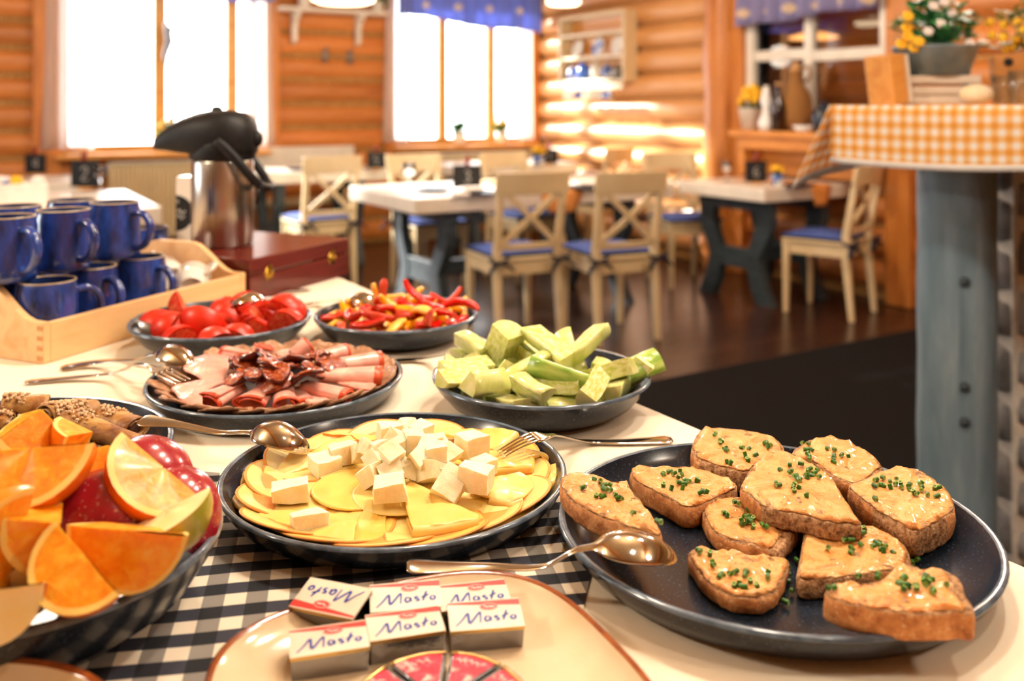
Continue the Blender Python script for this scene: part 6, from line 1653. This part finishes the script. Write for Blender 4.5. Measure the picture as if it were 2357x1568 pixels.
# ------------------------------------------------------------------ ham plate
M_HAM = MT('pink_ham', 'e8a494', .34, sss=.3, sssr=(.006, 0, 0), coat=.15)
_v = M_HAM.coord((1, 1, 1), True); _f = M_HAM.noise(35, _v, 3, .5, .8); M_HAM.col(M_HAM.ramp(_f, [(.3, 'e09080'), (.55, 'ecaa9a'), (.75, 'f2c4b4')])).bump(M_HAM.noise(140, _v, 2), .15, .001)
M_HAMEDGE = mottled('ham_edge', 'c23c18', 'd8542a', 40, rough=.35)
M_ROAST = MT('roast_slice', '8a5a3c', .5, coat=.15)
_v = M_ROAST.coord((1, 1, 1), True); _f = M_ROAST.noise(70, _v, 5, .65, .8); M_ROAST.col(M_ROAST.ramp(_f, [(.28, '6a3c22'), (.48, 'a4724e'), (.62, 'c49a7a'), (.78, 'd4aa98')])).bump(_f, .8, .004)
M_SAUS = MT('sausage_slice', '7a2a0e', .22, coat=.5)
_v = M_SAUS.coord((1, 1, 1), True); _f = M_SAUS.noise(130, _v, 4, .7, .5); M_SAUS.col(M_SAUS.ramp(_f, [(.3, '5a1a0a'), (.5, '9a3c18'), (.66, 'bc6632'), (.78, 'd8a878')])).bump(_f, .6, .003)
M_SAUSK = mottled('sausage_skin', '3a0e06', '5c1c0c', 60, rough=.25, bump=.4)
zh_ = T1 + .0078
for i in range(24):
    a = 2 * math.pi * i / 24 + .05; q = .122 + .006 * math.sin(i * 3.1); r = random.Random(i)
    cx, cy = PH[0] + q * math.cos(a), PH[1] + q * math.sin(a); n = 30
    ol = [(cx + .030 * (1 + .16 * noise.noise(Vector((math.cos(t) * 2, math.sin(t) * 2, i)))) * math.cos(t), cy + .030 * (1 + .16 * noise.noise(Vector((math.cos(t) * 2, math.sin(t) * 2, i + 50)))) * math.sin(t)) for t in [2 * math.pi * k / n for k in range(n)]]
    hf = lambda x, y, a=a: max(0.0, math.hypot(x - PH[0], y - PH[1]) - .112) * .5 + .0035 * ((-(x - PH[0]) * math.sin(a) + (y - PH[1]) * math.cos(a)) / .03 + 1)
    m, org = slab(ol, zh_ + .0006, .0035, i, .0045, hf, .3, fr=85)
    o = m.build('roast_slice', [M_ROAST.m, M_ROAST.m]); o.location = org
    tag(o, 'brown roast slice at the ham plate rim, %s from the fork past the tomatoes' % ORD[(11 - i) % 24], 'meat', 'brown roast slices around the ham plate')
def ham_roll(lab, p0, p1, r0, r1, z0, z1, flat=.62, turns=1.35, ph=0.0, edge=True):
    a, b_ = at(*zxh(p0), TT + z0), at(*zxh(p1), TT + z1)
    d = (b_ - a); L_ = d.length; dx = d.normalized(); sd = dx.cross(Vector((0, 0, 1))).normalized(); up = sd.cross(dx)
    org = (a + b_) / 2; n, m = 26, 8
    b = MB(); ns = 40; r_ = random.Random(int(p0[0]))
    def fn(u, v_):
        an = ph + turns * 2 * math.pi * u; rr = lerp(r0, r1, v_) * (.62 + .38 * u)
        w_ = 1 + .05 * math.sin(v_ * 5 + u * 3)
        return a + d * (v_ + .03 * math.sin(u * 7) * (v_ - .5)) + sd * (rr * w_ * math.cos(an)) + up * (rr * flat * math.sin(an)) - org
    b.grid(fn, n, m, 0)
    for k in range(n): b.mi[-1 - k] = 1 if edge else 0
    o = b.build('ham_roll', [M_HAM.m, M_HAMEDGE], solid=.0018); o.location = org
    return tag(o, lab, 'ham')
def ham_fold(lab, pts, z, edge_ix=None, seed=0, th=.0024, bulge=.008):
    ol = outl(pts, zxh, TT + z, 5); n = len(ol); cx = sum(p[0] for p in ol) / n; cy = sum(p[1] for p in ol) / n
    rad = max(math.hypot(p[0] - cx, p[1] - cy) for p in ol)
    hf = lambda x, y: bulge * (1 - min(1, (math.hypot(x - cx, y - cy) / rad)) ** 2)
    m, org = slab(ol, TT + z, th, seed, .003, hf, .4, fr=55)
    # red edge on part of the outline
    if edge_ix:
        R_ = len(m.mi)
        for q in range(R_):
            if m.mi[q] == 1:
                k = m.f[q][0]; kk = (k - 1) % n if m.f[q][0] > 0 else 0
                m.mi[q] = 2 if edge_ix[0] * 5 <= kk <= edge_ix[1] * 5 else 1
    o = m.build('ham_slice', [M_HAM.m, M_HAM.m, M_HAMEDGE]); o.location = org
    return tag(o, lab, 'ham')
ham_fold('large folded ham slice beside the fork, red edge towards the fruit bowl', [(440, 345), (470, 270), (492, 228), (600, 205), (720, 205), (825, 205), (810, 300), (790, 380), (740, 410), (620, 410), (520, 375)], .030, (8, 11), 1, .003, .010)
ham_fold('folded ham slice at the near plate edge with a red curved border', [(340, 490), (380, 460), (500, 435), (640, 415), (790, 415), (700, 470), (600, 540), (585, 605), (480, 600), (410, 575), (370, 530)], .027, (7, 11), 2, .003, .007)
ham_roll('ham slice rolled over at the near edge, second from the spoon side', (900, 430), (640, 560), .016, .024, .034, .028, .5)
ham_roll('ham slice folded at the near edge, in the middle of the row', (1110, 460), (985, 575), .016, .026, .034, .028, .42)
ham_roll('upright ham roll at the near centre of the ham plate', (1250, 440), (1275, 585), .0135, .0185, .036, .028, .6, 1.4, 2.2)
ham_roll('thin ham slice leaning on the near centre roll', (1370, 450), (1450, 565), .010, .013, .032, .027, .4)
ham_fold('flat ham slice lying behind the rolled one with the red spiral end', [(1300, 430), (1420, 470), (1560, 520), (1640, 560), (1560, 590), (1440, 590), (1380, 520)], .024, None, 6, .003, .004)
ham_roll('ham roll with a bright red spiral end at the near edge', (1430, 425), (1800, 510), .0115, .0140, .036, .030, .75, 2.0, 1.0)
ham_fold('flat ham slice between the two rolls on the cucumber side', [(1590, 400), (1700, 395), (1860, 405), (1995, 430), (1980, 475), (1880, 480), (1760, 460)], .028, None, 8, .003, .005)
ham_roll('broad ham roll pointing to the cucumber bowl, nearer one', (1545, 345), (2070, 350), .0120, .0190, .040, .036, .72)
ham_roll('broad ham roll pointing to the cucumber bowl, farther one with red rim', (1720, 255), (2060, 225), .0120, .0180, .042, .040, .8)
ham_roll('short ham roll at the far edge towards the pepper bowl', (1600, 190), (1780, 145), .012, .0150, .042, .044, .8)
ham_roll('standing ham roll at the far edge of the ham plate', (1340, 185), (1470, 90), .0125, .0165, .042, .054, .85, 1.5)
ham_fold('flat ham slice between the far rolls', [(1190, 180), (1220, 150), (1340, 140), (1400, 160), (1340, 200), (1250, 205)], .036, None, 13, .003, .004)
ham_roll('humped ham fold at the far edge behind the sausage', (1090, 170), (1110, 95), .0150, .0180, .038, .050, .85)
ham_roll('ham slice rolled at the far edge towards the tomato bowl', (980, 185), (770, 150), .011, .0140, .038, .038, .7)
saus = [(880, 270, .044, 1), (905, 365, .044, 0), (1035, 225, .050, 1), (1060, 320, .052, 1), (1205, 335, .054, 1), (1255, 235, .050, 0), (1345, 245, .050, 1), (1430, 345, .050, 0), (1480, 320, .048, 1), (1540, 180, .056, 0), (1600, 235, .050, 1), (1655, 265, .048, 0), (1110, 215, .052, 1), (950, 240, .048, 0), (1150, 280, .058, 1), (980, 310, .040, 1), (1300, 300, .044, 0), (1180, 390, .046, 1), (1400, 270, .042, 1), (1080, 380, .042, 0)]
for i, (x, y, dz, tl) in enumerate(saus):
    r = random.Random(i * 3 + 1); n = 26; R_ = r.uniform(.0165, .021)
    ol = [(R_ * (1.15 if k else 1.15) * (1 + .14 * noise.noise(Vector((math.cos(t) * 1.6, math.sin(t) * 1.6, i * 7)))) * math.cos(t), R_ * .88 * (1 + .14 * noise.noise(Vector((math.cos(t) * 1.6, math.sin(t) * 1.6, i * 7 + 3)))) * math.sin(t)) for k, t in enumerate([2 * math.pi * k / n for k in range(n)])]
    hf = lambda x_, y_, i=i: -.004 * ((x_ / .018) ** 2 if i % 2 else -(y_ / .018) ** 2)
    m, org = slab(ol, 0, .0062, i, .0028, hf, .8, fr=140)
    o = m.build('sausage_slice', [M_SAUS.m, M_SAUSK]); o.location = at(*zxh((x, y)), TT + dz)
    o.rotation_euler = (r.uniform(-.7, .7) if tl else r.uniform(-.25, .25), r.uniform(-.5, .5), r.uniform(0, 6.28))
    tag(o, 'thick glossy dark sausage slice heaped in the middle of the ham plate', 'sausage', 'sausage slices on the ham plate')

# ------------------------------------------------------------------ rolled pancakes
M_PAN = MT('pancake', 'b08248', .5, coat=.1)
_v = M_PAN.coord((1, 1, 1), True); _f = M_PAN.noise(38, _v, 5, .65, .6); _g = M_PAN.noise(90, _v, 2)
M_PAN.col(M_PAN.mix(M_PAN.ramp(_g, [(.62, '000000'), (.74, 'ffffff')]), M_PAN.ramp(_f, [(.3, '643612'), (.46, '98622a'), (.6, 'b48a4c'), (.75, 'c8a66a')]), '4a2410')).bump(_f, .5, .003)
M_CRUMBS = mottled('nut_crumbs', 'c09468', 'e0c4a0', 200, rough=.8)
crumb_r = random.Random(9)
def pancake(lab, p0, p1, r0, r1, z0, z1, crumbs=0, c0=0.0, c1=1.0, flat=.85, turns=1.6, ph=.5):
    a, b_ = at(*zxr(p0), TT + z0), at(*zxr(p1), TT + z1); d = b_ - a; dx = d.normalized(); sd = dx.cross(Vector((0, 0, 1))).normalized(); up = sd.cross(dx); org = (a + b_) / 2
    t = thing('pancake_roll', lab, 'pancake', org, 0)
    b = MB(); seed = p0[0]
    def fn(u, v_):
        an = ph + turns * 2 * math.pi * u; rr = lerp(r0, r1, v_) * (.6 + .4 * u) * (1 + .05 * math.sin(v_ * 7 + seed))
        return a + d * (v_ + .04 * math.sin(u * 9 + seed) * (v_ - .5)) + sd * (rr * math.cos(an)) + up * (rr * flat * math.sin(an)) - org
    b.grid(fn, 34, 10, 0); b.build('pancake', M_PAN.m, t, solid=.0016)
    # stuffing inside
    b = MB(); b.tube([a + d * .06 - org, (a + b_) / 2 - org, b_ - d * .06 - org], [r0 * .5, (r0 + r1) * .27, r1 * .5], 8); b.build('filling', mottled('nut_filling_%d' % int(seed), '4a3026', '7c5c48', 120, rough=.7, bump=.6), t)
    if crumbs:
        b = MB()
        for k in range(crumbs):
            v_ = crumb_r.uniform(c0, c1); an = crumb_r.gauss(math.pi / 2, .55); rr = lerp(r0, r1, v_) * 1.02
            p = a + d * v_ + sd * (rr * math.cos(an)) + up * (rr * flat * math.sin(an)) - org; s = crumb_r.uniform(.0009, .0021)
            b.sphere(p, (s, s * 1.2, s), 6, 4)
        tag(b.build('crumbs', M_CRUMBS, t), kind='stuff')
pancake('pancake roll at the edge of the picture, its dark open end showing', (40, 330), (600, 300), .019, .0165, .038, .036, 70, .0, .55)
pancake('thick pancake roll heavily dusted with nut crumbs', (560, 470), (1160, 360), .0205, .0165, .042, .036, 200, .05, .75)
pancake('long bare pancake roll lying across the others, pointing to the cheese', (810, 480), (1720, 780), .0165, .0125, .048, .032, 40, .0, .35)
pancake('pancake roll with a loose corner flap under the spoon handle', (1230, 420), (1690, 570), .0165, .0185, .034, .030, 50, .0, .5, .7)
pancake('browned pancake roll below the long bare one', (1020, 790), (1500, 830), .012, .012, .026, .024, 30)
pancake('short pancake roll wedged upright behind the orange pieces', (1080, 640), (1000, 880), .012, .011, .034, .026, 20)
pancake('pancake roll cut by the picture edge in front of the dark open end', (-60, 520), (140, 530), .018, .016, .040, .038, 20)
pancake('pancake roll between the open-ended one and the orange wedges', (200, 560), (480, 520), .014, .013, .026, .026, 10)
b = MB()
for k in range(150):
    p = at(*zxr((crumb_r.gauss(1820, 70), crumb_r.gauss(790, 60))), T1 + .009 + crumb_r.uniform(0, .002)) ; s = crumb_r.uniform(.0006, .0016)
    b.sphere(p, (s, s, s), 5, 4)
tag(b.build('spilled_crumbs', mottled('spilled_crumb', '7a5026', 'a87c48', 200, rough=.8)), 'brown nut crumbs scattered on the bare part of the pancake plate', 'crumbs', None, 'stuff')

# ------------------------------------------------------------------ oranges and apples
M_PEEL = MT('orange_peel', 'e8780a', .32, sss=.15, sssr=(.004, 0, 0), coat=.25)
_v = M_PEEL.coord((1, 1, 1), True); _f = M_PEEL.noise(320, _v, 2); M_PEEL.col(M_PEEL.ramp(M_PEEL.noise(20, _v, 3), [(.3, 'e06e06'), (.7, 'f08c14')])).bump(_f, .35, .001)
M_ORFL = MT('orange_flesh', 'f8a41c', .36, sss=.4, sssr=(.010, 0, 0), coat=.08)
_v = M_ORFL.coord((1, 1, 1), True); _f = M_ORFL.noise(120, _v, 4, .6, .6); M_ORFL.col(M_ORFL.ramp(_f, [(.3, 'ee8a08'), (.55, 'f8a61e'), (.75, 'fcc850')])).bump(_f, .3, .002)
M_PITH = MT('orange_pith', 'f6cf70', .5, sss=.3, sssr=(.006, 0, 0)).m
M_APSK = MT('apple_skin', '8e1220', .2, coat=.4)
_v = M_APSK.coord((1, 1, 1), True); _s = M_APSK.noise(420, _v, 1); M_APSK.col(M_APSK.mix(M_APSK.ramp(_s, [(.68, '000000'), (.74, 'ffffff')]), M_APSK.ramp(M_APSK.noise(18, _v, 3), [(.3, '7e0e1c'), (.7, 'a82030')]), 'd8a090'))
M_APSKG = mottled('apple_skin_green', '8a8a22', 'b89a3a', 18, rough=.25, coat=.3)
M_APFL = mottled('apple_flesh', 'efd08a', 'f5deaa', 40, rough=.4, sss=.3, sssr=(.006, 0, 0))
om = [M_PEEL.m, M_ORFL.m, M_PITH]; am = [M_APSK.m, M_APFL, M_APFL]; gm = [M_APSKG, M_APFL, M_APFL]
def fruit(name, lab, cat, px, py, Y, xax, skin, mats, R, ang, half=False, pith=.88, squash=1.0, group=None):
    "xax: long axis; skin: direction the peel faces"
    x = Vector(xax).normalized(); z = Vector(skin); z = (z - x * z.dot(x)).normalized(); y = z.cross(x)
    Mx = Matrix((x, y, z)).transposed().to_4x4()
    m = mesh_wedge(R, math.radians(ang), None, squash, half, nlat=16, nlon=9, pith=pith)
    shift = Vector((R * .5 if half else 0, 0, -R * .5))
    m.v = [tuple(Vector(p) + shift) for p in m.v]
    o = m.build(name, mats); p = atd(px, py, Y); Mx.translation = p; o.matrix_world = Mx
    return tag(o, lab, cat, group)
fruit('orange_wedge', 'large orange wedge on top of the fruit heap, cut by the picture edge', 'orange', 78, 1100, .63, (1, .05, .06), (0, .05, -1), om, .042, 92)
fruit('orange_wedge', 'orange piece at the back of the fruit heap, in front of the pancakes', 'orange', 62, 1008, .70, (.70, -.58, .30), (.1, -.45, -.9), om, .038, 100, True)
fruit('orange_wedge', 'orange piece with ragged bright pith, next to the pancakes', 'orange', 150, 1030, .70, (.35, .1, .9), (-.8, -.5, .1), om, .030, 80, True)
fruit('orange_wedge', 'short orange piece with a sparkling cut face, behind the middle of the heap', 'orange', 220, 1088, .675, (.3, -.75, .6), (-.45, -.1, -.85), om, .033, 95, True)
fruit('orange_wedge', 'long orange wedge lying slantwise against the red apple', 'orange', 328, 1130, .650, (.80, -.10, -.60), (-.26, -.64, -.73), om, .040, 60)
fruit('orange_wedge', 'broad orange piece showing one large flat face at the bowl rim', 'orange', 300, 1262, .600, (1, .06, -.12), (.0, .55, -.83), om, .041, 72, False, .93, .92)
fruit('orange_wedge', 'orange piece with pale pith edge left of the broad one', 'orange', 78, 1248, .595, (.2, .1, .9), (-.85, .35, .1), om, .035, 88, True)
fruit('orange_wedge', 'pointed orange wedge at the near rim of the fruit bowl', 'orange', 160, 1335, .572, (.75, -.35, -.5), (-.5, -.1, -.8), om, .033, 70)
fruit('orange_wedge', 'orange piece cut by the picture edge, low in the bowl', 'orange', -25, 1245, .585, (.2, .1, .9), (-.8, -.2, .1), om, .036, 85)
fruit('apple_wedge', 'shiny red apple piece at the far side of the fruit bowl', 'apple', 338, 1085, .700, (.85, -.2, -.42), (.25, -.35, .85), am, .040, 95, False, .97)
fruit('apple_wedge', 'red apple piece at the aisle end of the fruit bowl', 'apple', 418, 1160, .680, (.6, -.3, -.6), (.5, -.45, .6), am, .036, 90, False, .97)
fruit('apple_wedge', 'large dark red apple piece in the middle, under the orange wedges', 'apple', 232, 1190, .640, (.9, .1, .0), (.05, -.75, .65), am, .040, 110, False, .97)
fruit('apple_wedge', 'apple piece with greenish skin and yellow flesh at the bowl rim', 'apple', 395, 1222, .625, (.8, .25, .35), (.6, -.5, -.55), gm, .031, 85, False, .97)
fruit('apple_wedge', 'apple piece showing only cream flesh at the near rim, cut by the picture edge', 'apple', -8, 1400, .560, (1, .1, .1), (0, .5, -1), am, .032, 75, False, .97)
fruit('apple_wedge', 'apple piece with pinkish flesh between two orange pieces', 'apple', 58, 1330, .600, (.75, -.1, .6), (-.4, .5, -.7), am, .034, 85, False, .97)
fruit('apple_wedge', 'small apple piece glimpsed behind the pointed orange wedge', 'apple', 172, 1240, .640, (.8, .2, -.3), (0, .5, -.8), am, .030, 80, False, .97)
for i, (x, y, z_) in enumerate(((-.40, .70, .922), (-.32, .70, .920), (-.36, .64, .922), (-.35, .68, .955), (-.41, .66, .955))):
    m = mesh_wedge(.029, 1.6, None); o = m.build('apple_wedge' if i % 2 else 'orange_wedge', am if i % 2 else om); o.location = (x, y, z_); o.rotation_euler = (2.6 + i, .4, i * 1.1)
    tag(o, ('red apple piece' if i % 2 else 'orange piece') + ' buried at the bottom of the fruit bowl', 'apple' if i % 2 else 'orange', 'fruit pieces buried in the bowl')

# ------------------------------------------------------------------ butter packets and cheese portions
M_FOIL = MT('silver_foil', '8c8c92', .24, 1.0); _v = M_FOIL.coord((1, 1, 1), True); M_FOIL.bump(M_FOIL.noise(130, _v, 3, .6), .5, .002)
M_GOLDF = MT('gold_foil', 'd0b070', .3, 1.0); _v = M_GOLDF.coord((1, 1, 1), True); M_GOLDF.bump(M_GOLDF.noise(160, _v, 3, .6), .5, .002)
M_PAPER = mottled('packet_white', 'd9cbb6', 'e4d8c6', 30, rough=.35)
M_REDINK = MT('red_print', 'e0281a', .4).m
M_BLUEINK = MT('blue_print', '1e3a94', .45).m
M_WHITEINK = MT('white_print', 'f6d8d0', .45).m
MASLO = [  # a brushed word, as strokes on a unit baseline
    [(-1.02, -.42), (-.80, -.05), (-.62, .34), (-.58, .30), (-.58, -.22), (-.50, -.20), (-.22, .38), (-.18, .30), (-.22, -.30)],
    [(.12, .06), (.0, .10), (-.06, -.08), (.0, -.22), (.10, -.10), (.13, .06), (.14, -.22)],
    [(.40, .08), (.30, .10), (.28, .0), (.38, -.08), (.38, -.18), (.28, -.22)],
    [(.52, -.22), (.60, .10), (.68, .44)], [(.48, .02), (.74, .20)],
    [(.86, .08), (.78, -.04), (.82, -.18), (.92, -.14), (.94, .02), (.86, .08)],
]
def butter(lab, p, rz, tilt=0.0, flip=False):
    t = thing('butter_packet', lab, 'butter', p, (tilt, 0, rz), 'foil butter packets on the cream plate')
    w_, d_, h_ = .050, .0295, .0165
    b = MB(); b.hexa([(-w_ / 2 * .97, -d_ / 2 * .96, -h_), (w_ / 2 * .97, -d_ / 2 * .96, -h_), (w_ / 2 * .97, d_ / 2 * .96, -h_), (-w_ / 2 * .97, d_ / 2 * .96, -h_)], [(-w_ / 2, -d_ / 2, -.0008), (w_ / 2, -d_ / 2, -.0008), (w_ / 2, d_ / 2, -.0008), (-w_ / 2, d_ / 2, -.0008)])
    b.build('foil_body', M_FOIL.m, t, bevel=.0008)
    MB().box((0, 0, -.0004), (w_ * 1.005, d_ * 1.005, .0010)).build('label', M_PAPER, t)
    b = MB(); b.box((0, -d_ * .49, -.0012), (w_ * 1.0, d_ * .035, .0024)); b.build('gold_edge', M_GOLDF.m, t)
    s = -1 if flip else 1
    def q(x, y): return (s * x * w_ / 2, s * y * d_ / 2, .00016)
    b = MB(); b.add([q(-1, .93), q(-1, .82), q(-.35, .70), q(1, .50), q(1, .93)], [(0, 1, 2, 3, 4)] if True else [], 0, False)
    el = [q(.12 + .26 * math.cos(2 * math.pi * k / 20), .50 + .26 * math.sin(2 * math.pi * k / 20)) for k in range(20)]
    b.add([(x, y, z_ + .00008) for x, y, z_ in el], [tuple(range(20))], 0, False); b.build('red_band', M_REDINK, t)
    b = MB()
    def rb_(stroke, wd, dz, mb):
        pts = [q(x, y) for x, y in stroke]; C = [Vector(c) + Vector((0, 0, dz)) for c in spline(pts, 4)]
        k = len(C); vs = []
        for i in range(k):
            tn = (C[min(i + 1, k - 1)] - C[max(i - 1, 0)]); tn.z = 0; tn.normalize() if tn.length else None
            nn_ = Vector((-tn.y, tn.x, 0)); ww = wd * (.55 + .45 * math.sin(math.pi * i / max(1, k - 1)))
            vs += [C[i] + nn_ * ww, C[i] - nn_ * ww]
        mb.add(vs, [(2 * i, 2 * i + 1, 2 * i + 3, 2 * i + 2) for i in range(k - 1)], 0, False)
    for st in MASLO: rb_([(x * .84 + .02, y * 1.05 - .28) for x, y in st], .00095, .00012, b)
    b.build('blue_lettering', M_BLUEINK, t)
    b = MB()
    for st in ([(-.02, .48), (.02, .58), (.06, .46)], [(.09, .52), (.06, .46), (.11, .46), (.11, .54)], [(.16, .42), (.16, .54), (.20, .48), (.16, .45)], [(.24, .54), (.22, .47), (.27, .47), (.27, .54)]): rb_(st, .00035, .00018, b)
    rb_([(.12 + .235 * math.cos(a), .50 + .225 * math.sin(a)) for a in [2 * math.pi * k / 16 for k in range(17)]], .00022, .00018, b)
    b.build('emblem_lettering', M_WHITEINK, t)
    return t
pk = [
    (757, 1470, .0270, 15, .05, False, 'foil butter packet at the near row end beside the gingham, blue script on white'),
    (932, 1434, .0275, 15, .05, False, 'foil butter packet in the middle of the near row, behind the red cheese portions'),
    (1117, 1414, .0280, 8, .12, False, 'foil butter packet at the near row end towards the bread plate'),
    (762, 1376, .0300, -19, .22, True, 'butter packet with its script upside down at the back row'),
    (934, 1371, .0285, 10, .14, False, 'upright butter packet in the middle of the back row'),
    (1090, 1369, .0270, 12, .10, False, 'butter packet in the back row, its script half covered by the packet before it'),
]
for (x, y, dz, rz, tl, fl_, lab) in pk: butter(lab, at(x, y, TT + dz), math.radians(rz), tl, fl_)
M_PINKF = MT('pink_print', 'd8405a', .3, coat=.4)
_v = M_PINKF.coord((1, 1, 1)); _sp = M_PINKF.n('ShaderNodeSeparateXYZ'); M_PINKF.L(_v, _sp.inputs[0])
_f = M_PINKF.noise(95, _v, 3, .6, .5)
M_PINKF.col(M_PINKF.ramp(_f, [(.42, 'cc2440'), (.54, 'd8405a'), (.62, 'f0b0a8'), (.72, 'f4e6dc')])).bump(M_PINKF.noise(120, _v, 3), .3, .0015)
wc = at(1012, 1623, TT + .020)
def portion(lab, a0, a1):
    R_, h_ = .055, .0150; t = thing('cheese_portion', lab, 'cheese', (wc.x, wc.y, TT + .020), 0, 'round of foil-wrapped cheese portions')
    a0, a1 = math.radians(a0 + 1.6), math.radians(a1 - 1.6); n = 8; am_ = (a0 + a1) / 2
    def ol_(s, off): return [(off * math.cos(am_), off * math.sin(am_))] + [(R_ * s * math.cos(lerp(a0, a1, k / n)) + 0, R_ * s * math.sin(lerp(a0, a1, k / n))) for k in range(n + 1)]
    MB().prism(ol_(1, .003), -h_, 0).build('foil', M_FOIL.m, t, bevel=.0012)
    c = Vector((R_ * .62 * math.cos(am_), R_ * .62 * math.sin(am_), 0))
    o = MB().prism([((p[0] - c.x) * .80, (p[1] - c.y) * .80) for p in ol_(1, .003)], 0, .0004).build('printed_label', M_PINKF.m, t); o.location = c
    b = MB()
    pts = [(R_ * .95 * math.cos(lerp(a0, a1, k / 10)), R_ * .95 * math.sin(lerp(a0, a1, k / 10)), .0004) for k in range(11)]
    b.tube(pts, .0016, 5, flat=.5, up=(0, 0, 1)); b.build('gold_edge', M_GOLDF.m, t)
    b = MB()
    for q_, rr in ((.30, .80), (.45, .82), (.60, .80), (.72, .81)):
        an = lerp(a0, a1, q_); b.tube([(R_ * (rr - .04) * math.cos(an), R_ * (rr - .04) * math.sin(an), .0005), (R_ * (rr + .03) * math.cos(an + .05), R_ * (rr + .03) * math.sin(an + .05), .0005), (R_ * rr * math.cos(an + .09), R_ * rr * math.sin(an + .09), .0005)], .0007, 4, flat=.25, up=(0, 0, 1))
    b.build('label_lettering', M_WHITEINK, t)
portion('pink foil cheese portion beside the nearest butter packet, cut by the lower picture edge', 133, 178)
portion('pink foil cheese portion just below the middle butter packet', 88, 133)
portion('pink foil cheese portion below the packet at the bread plate end', 47, 88)
portion('pink foil cheese portion nearest the bare part of the cream plate', 2, 47)
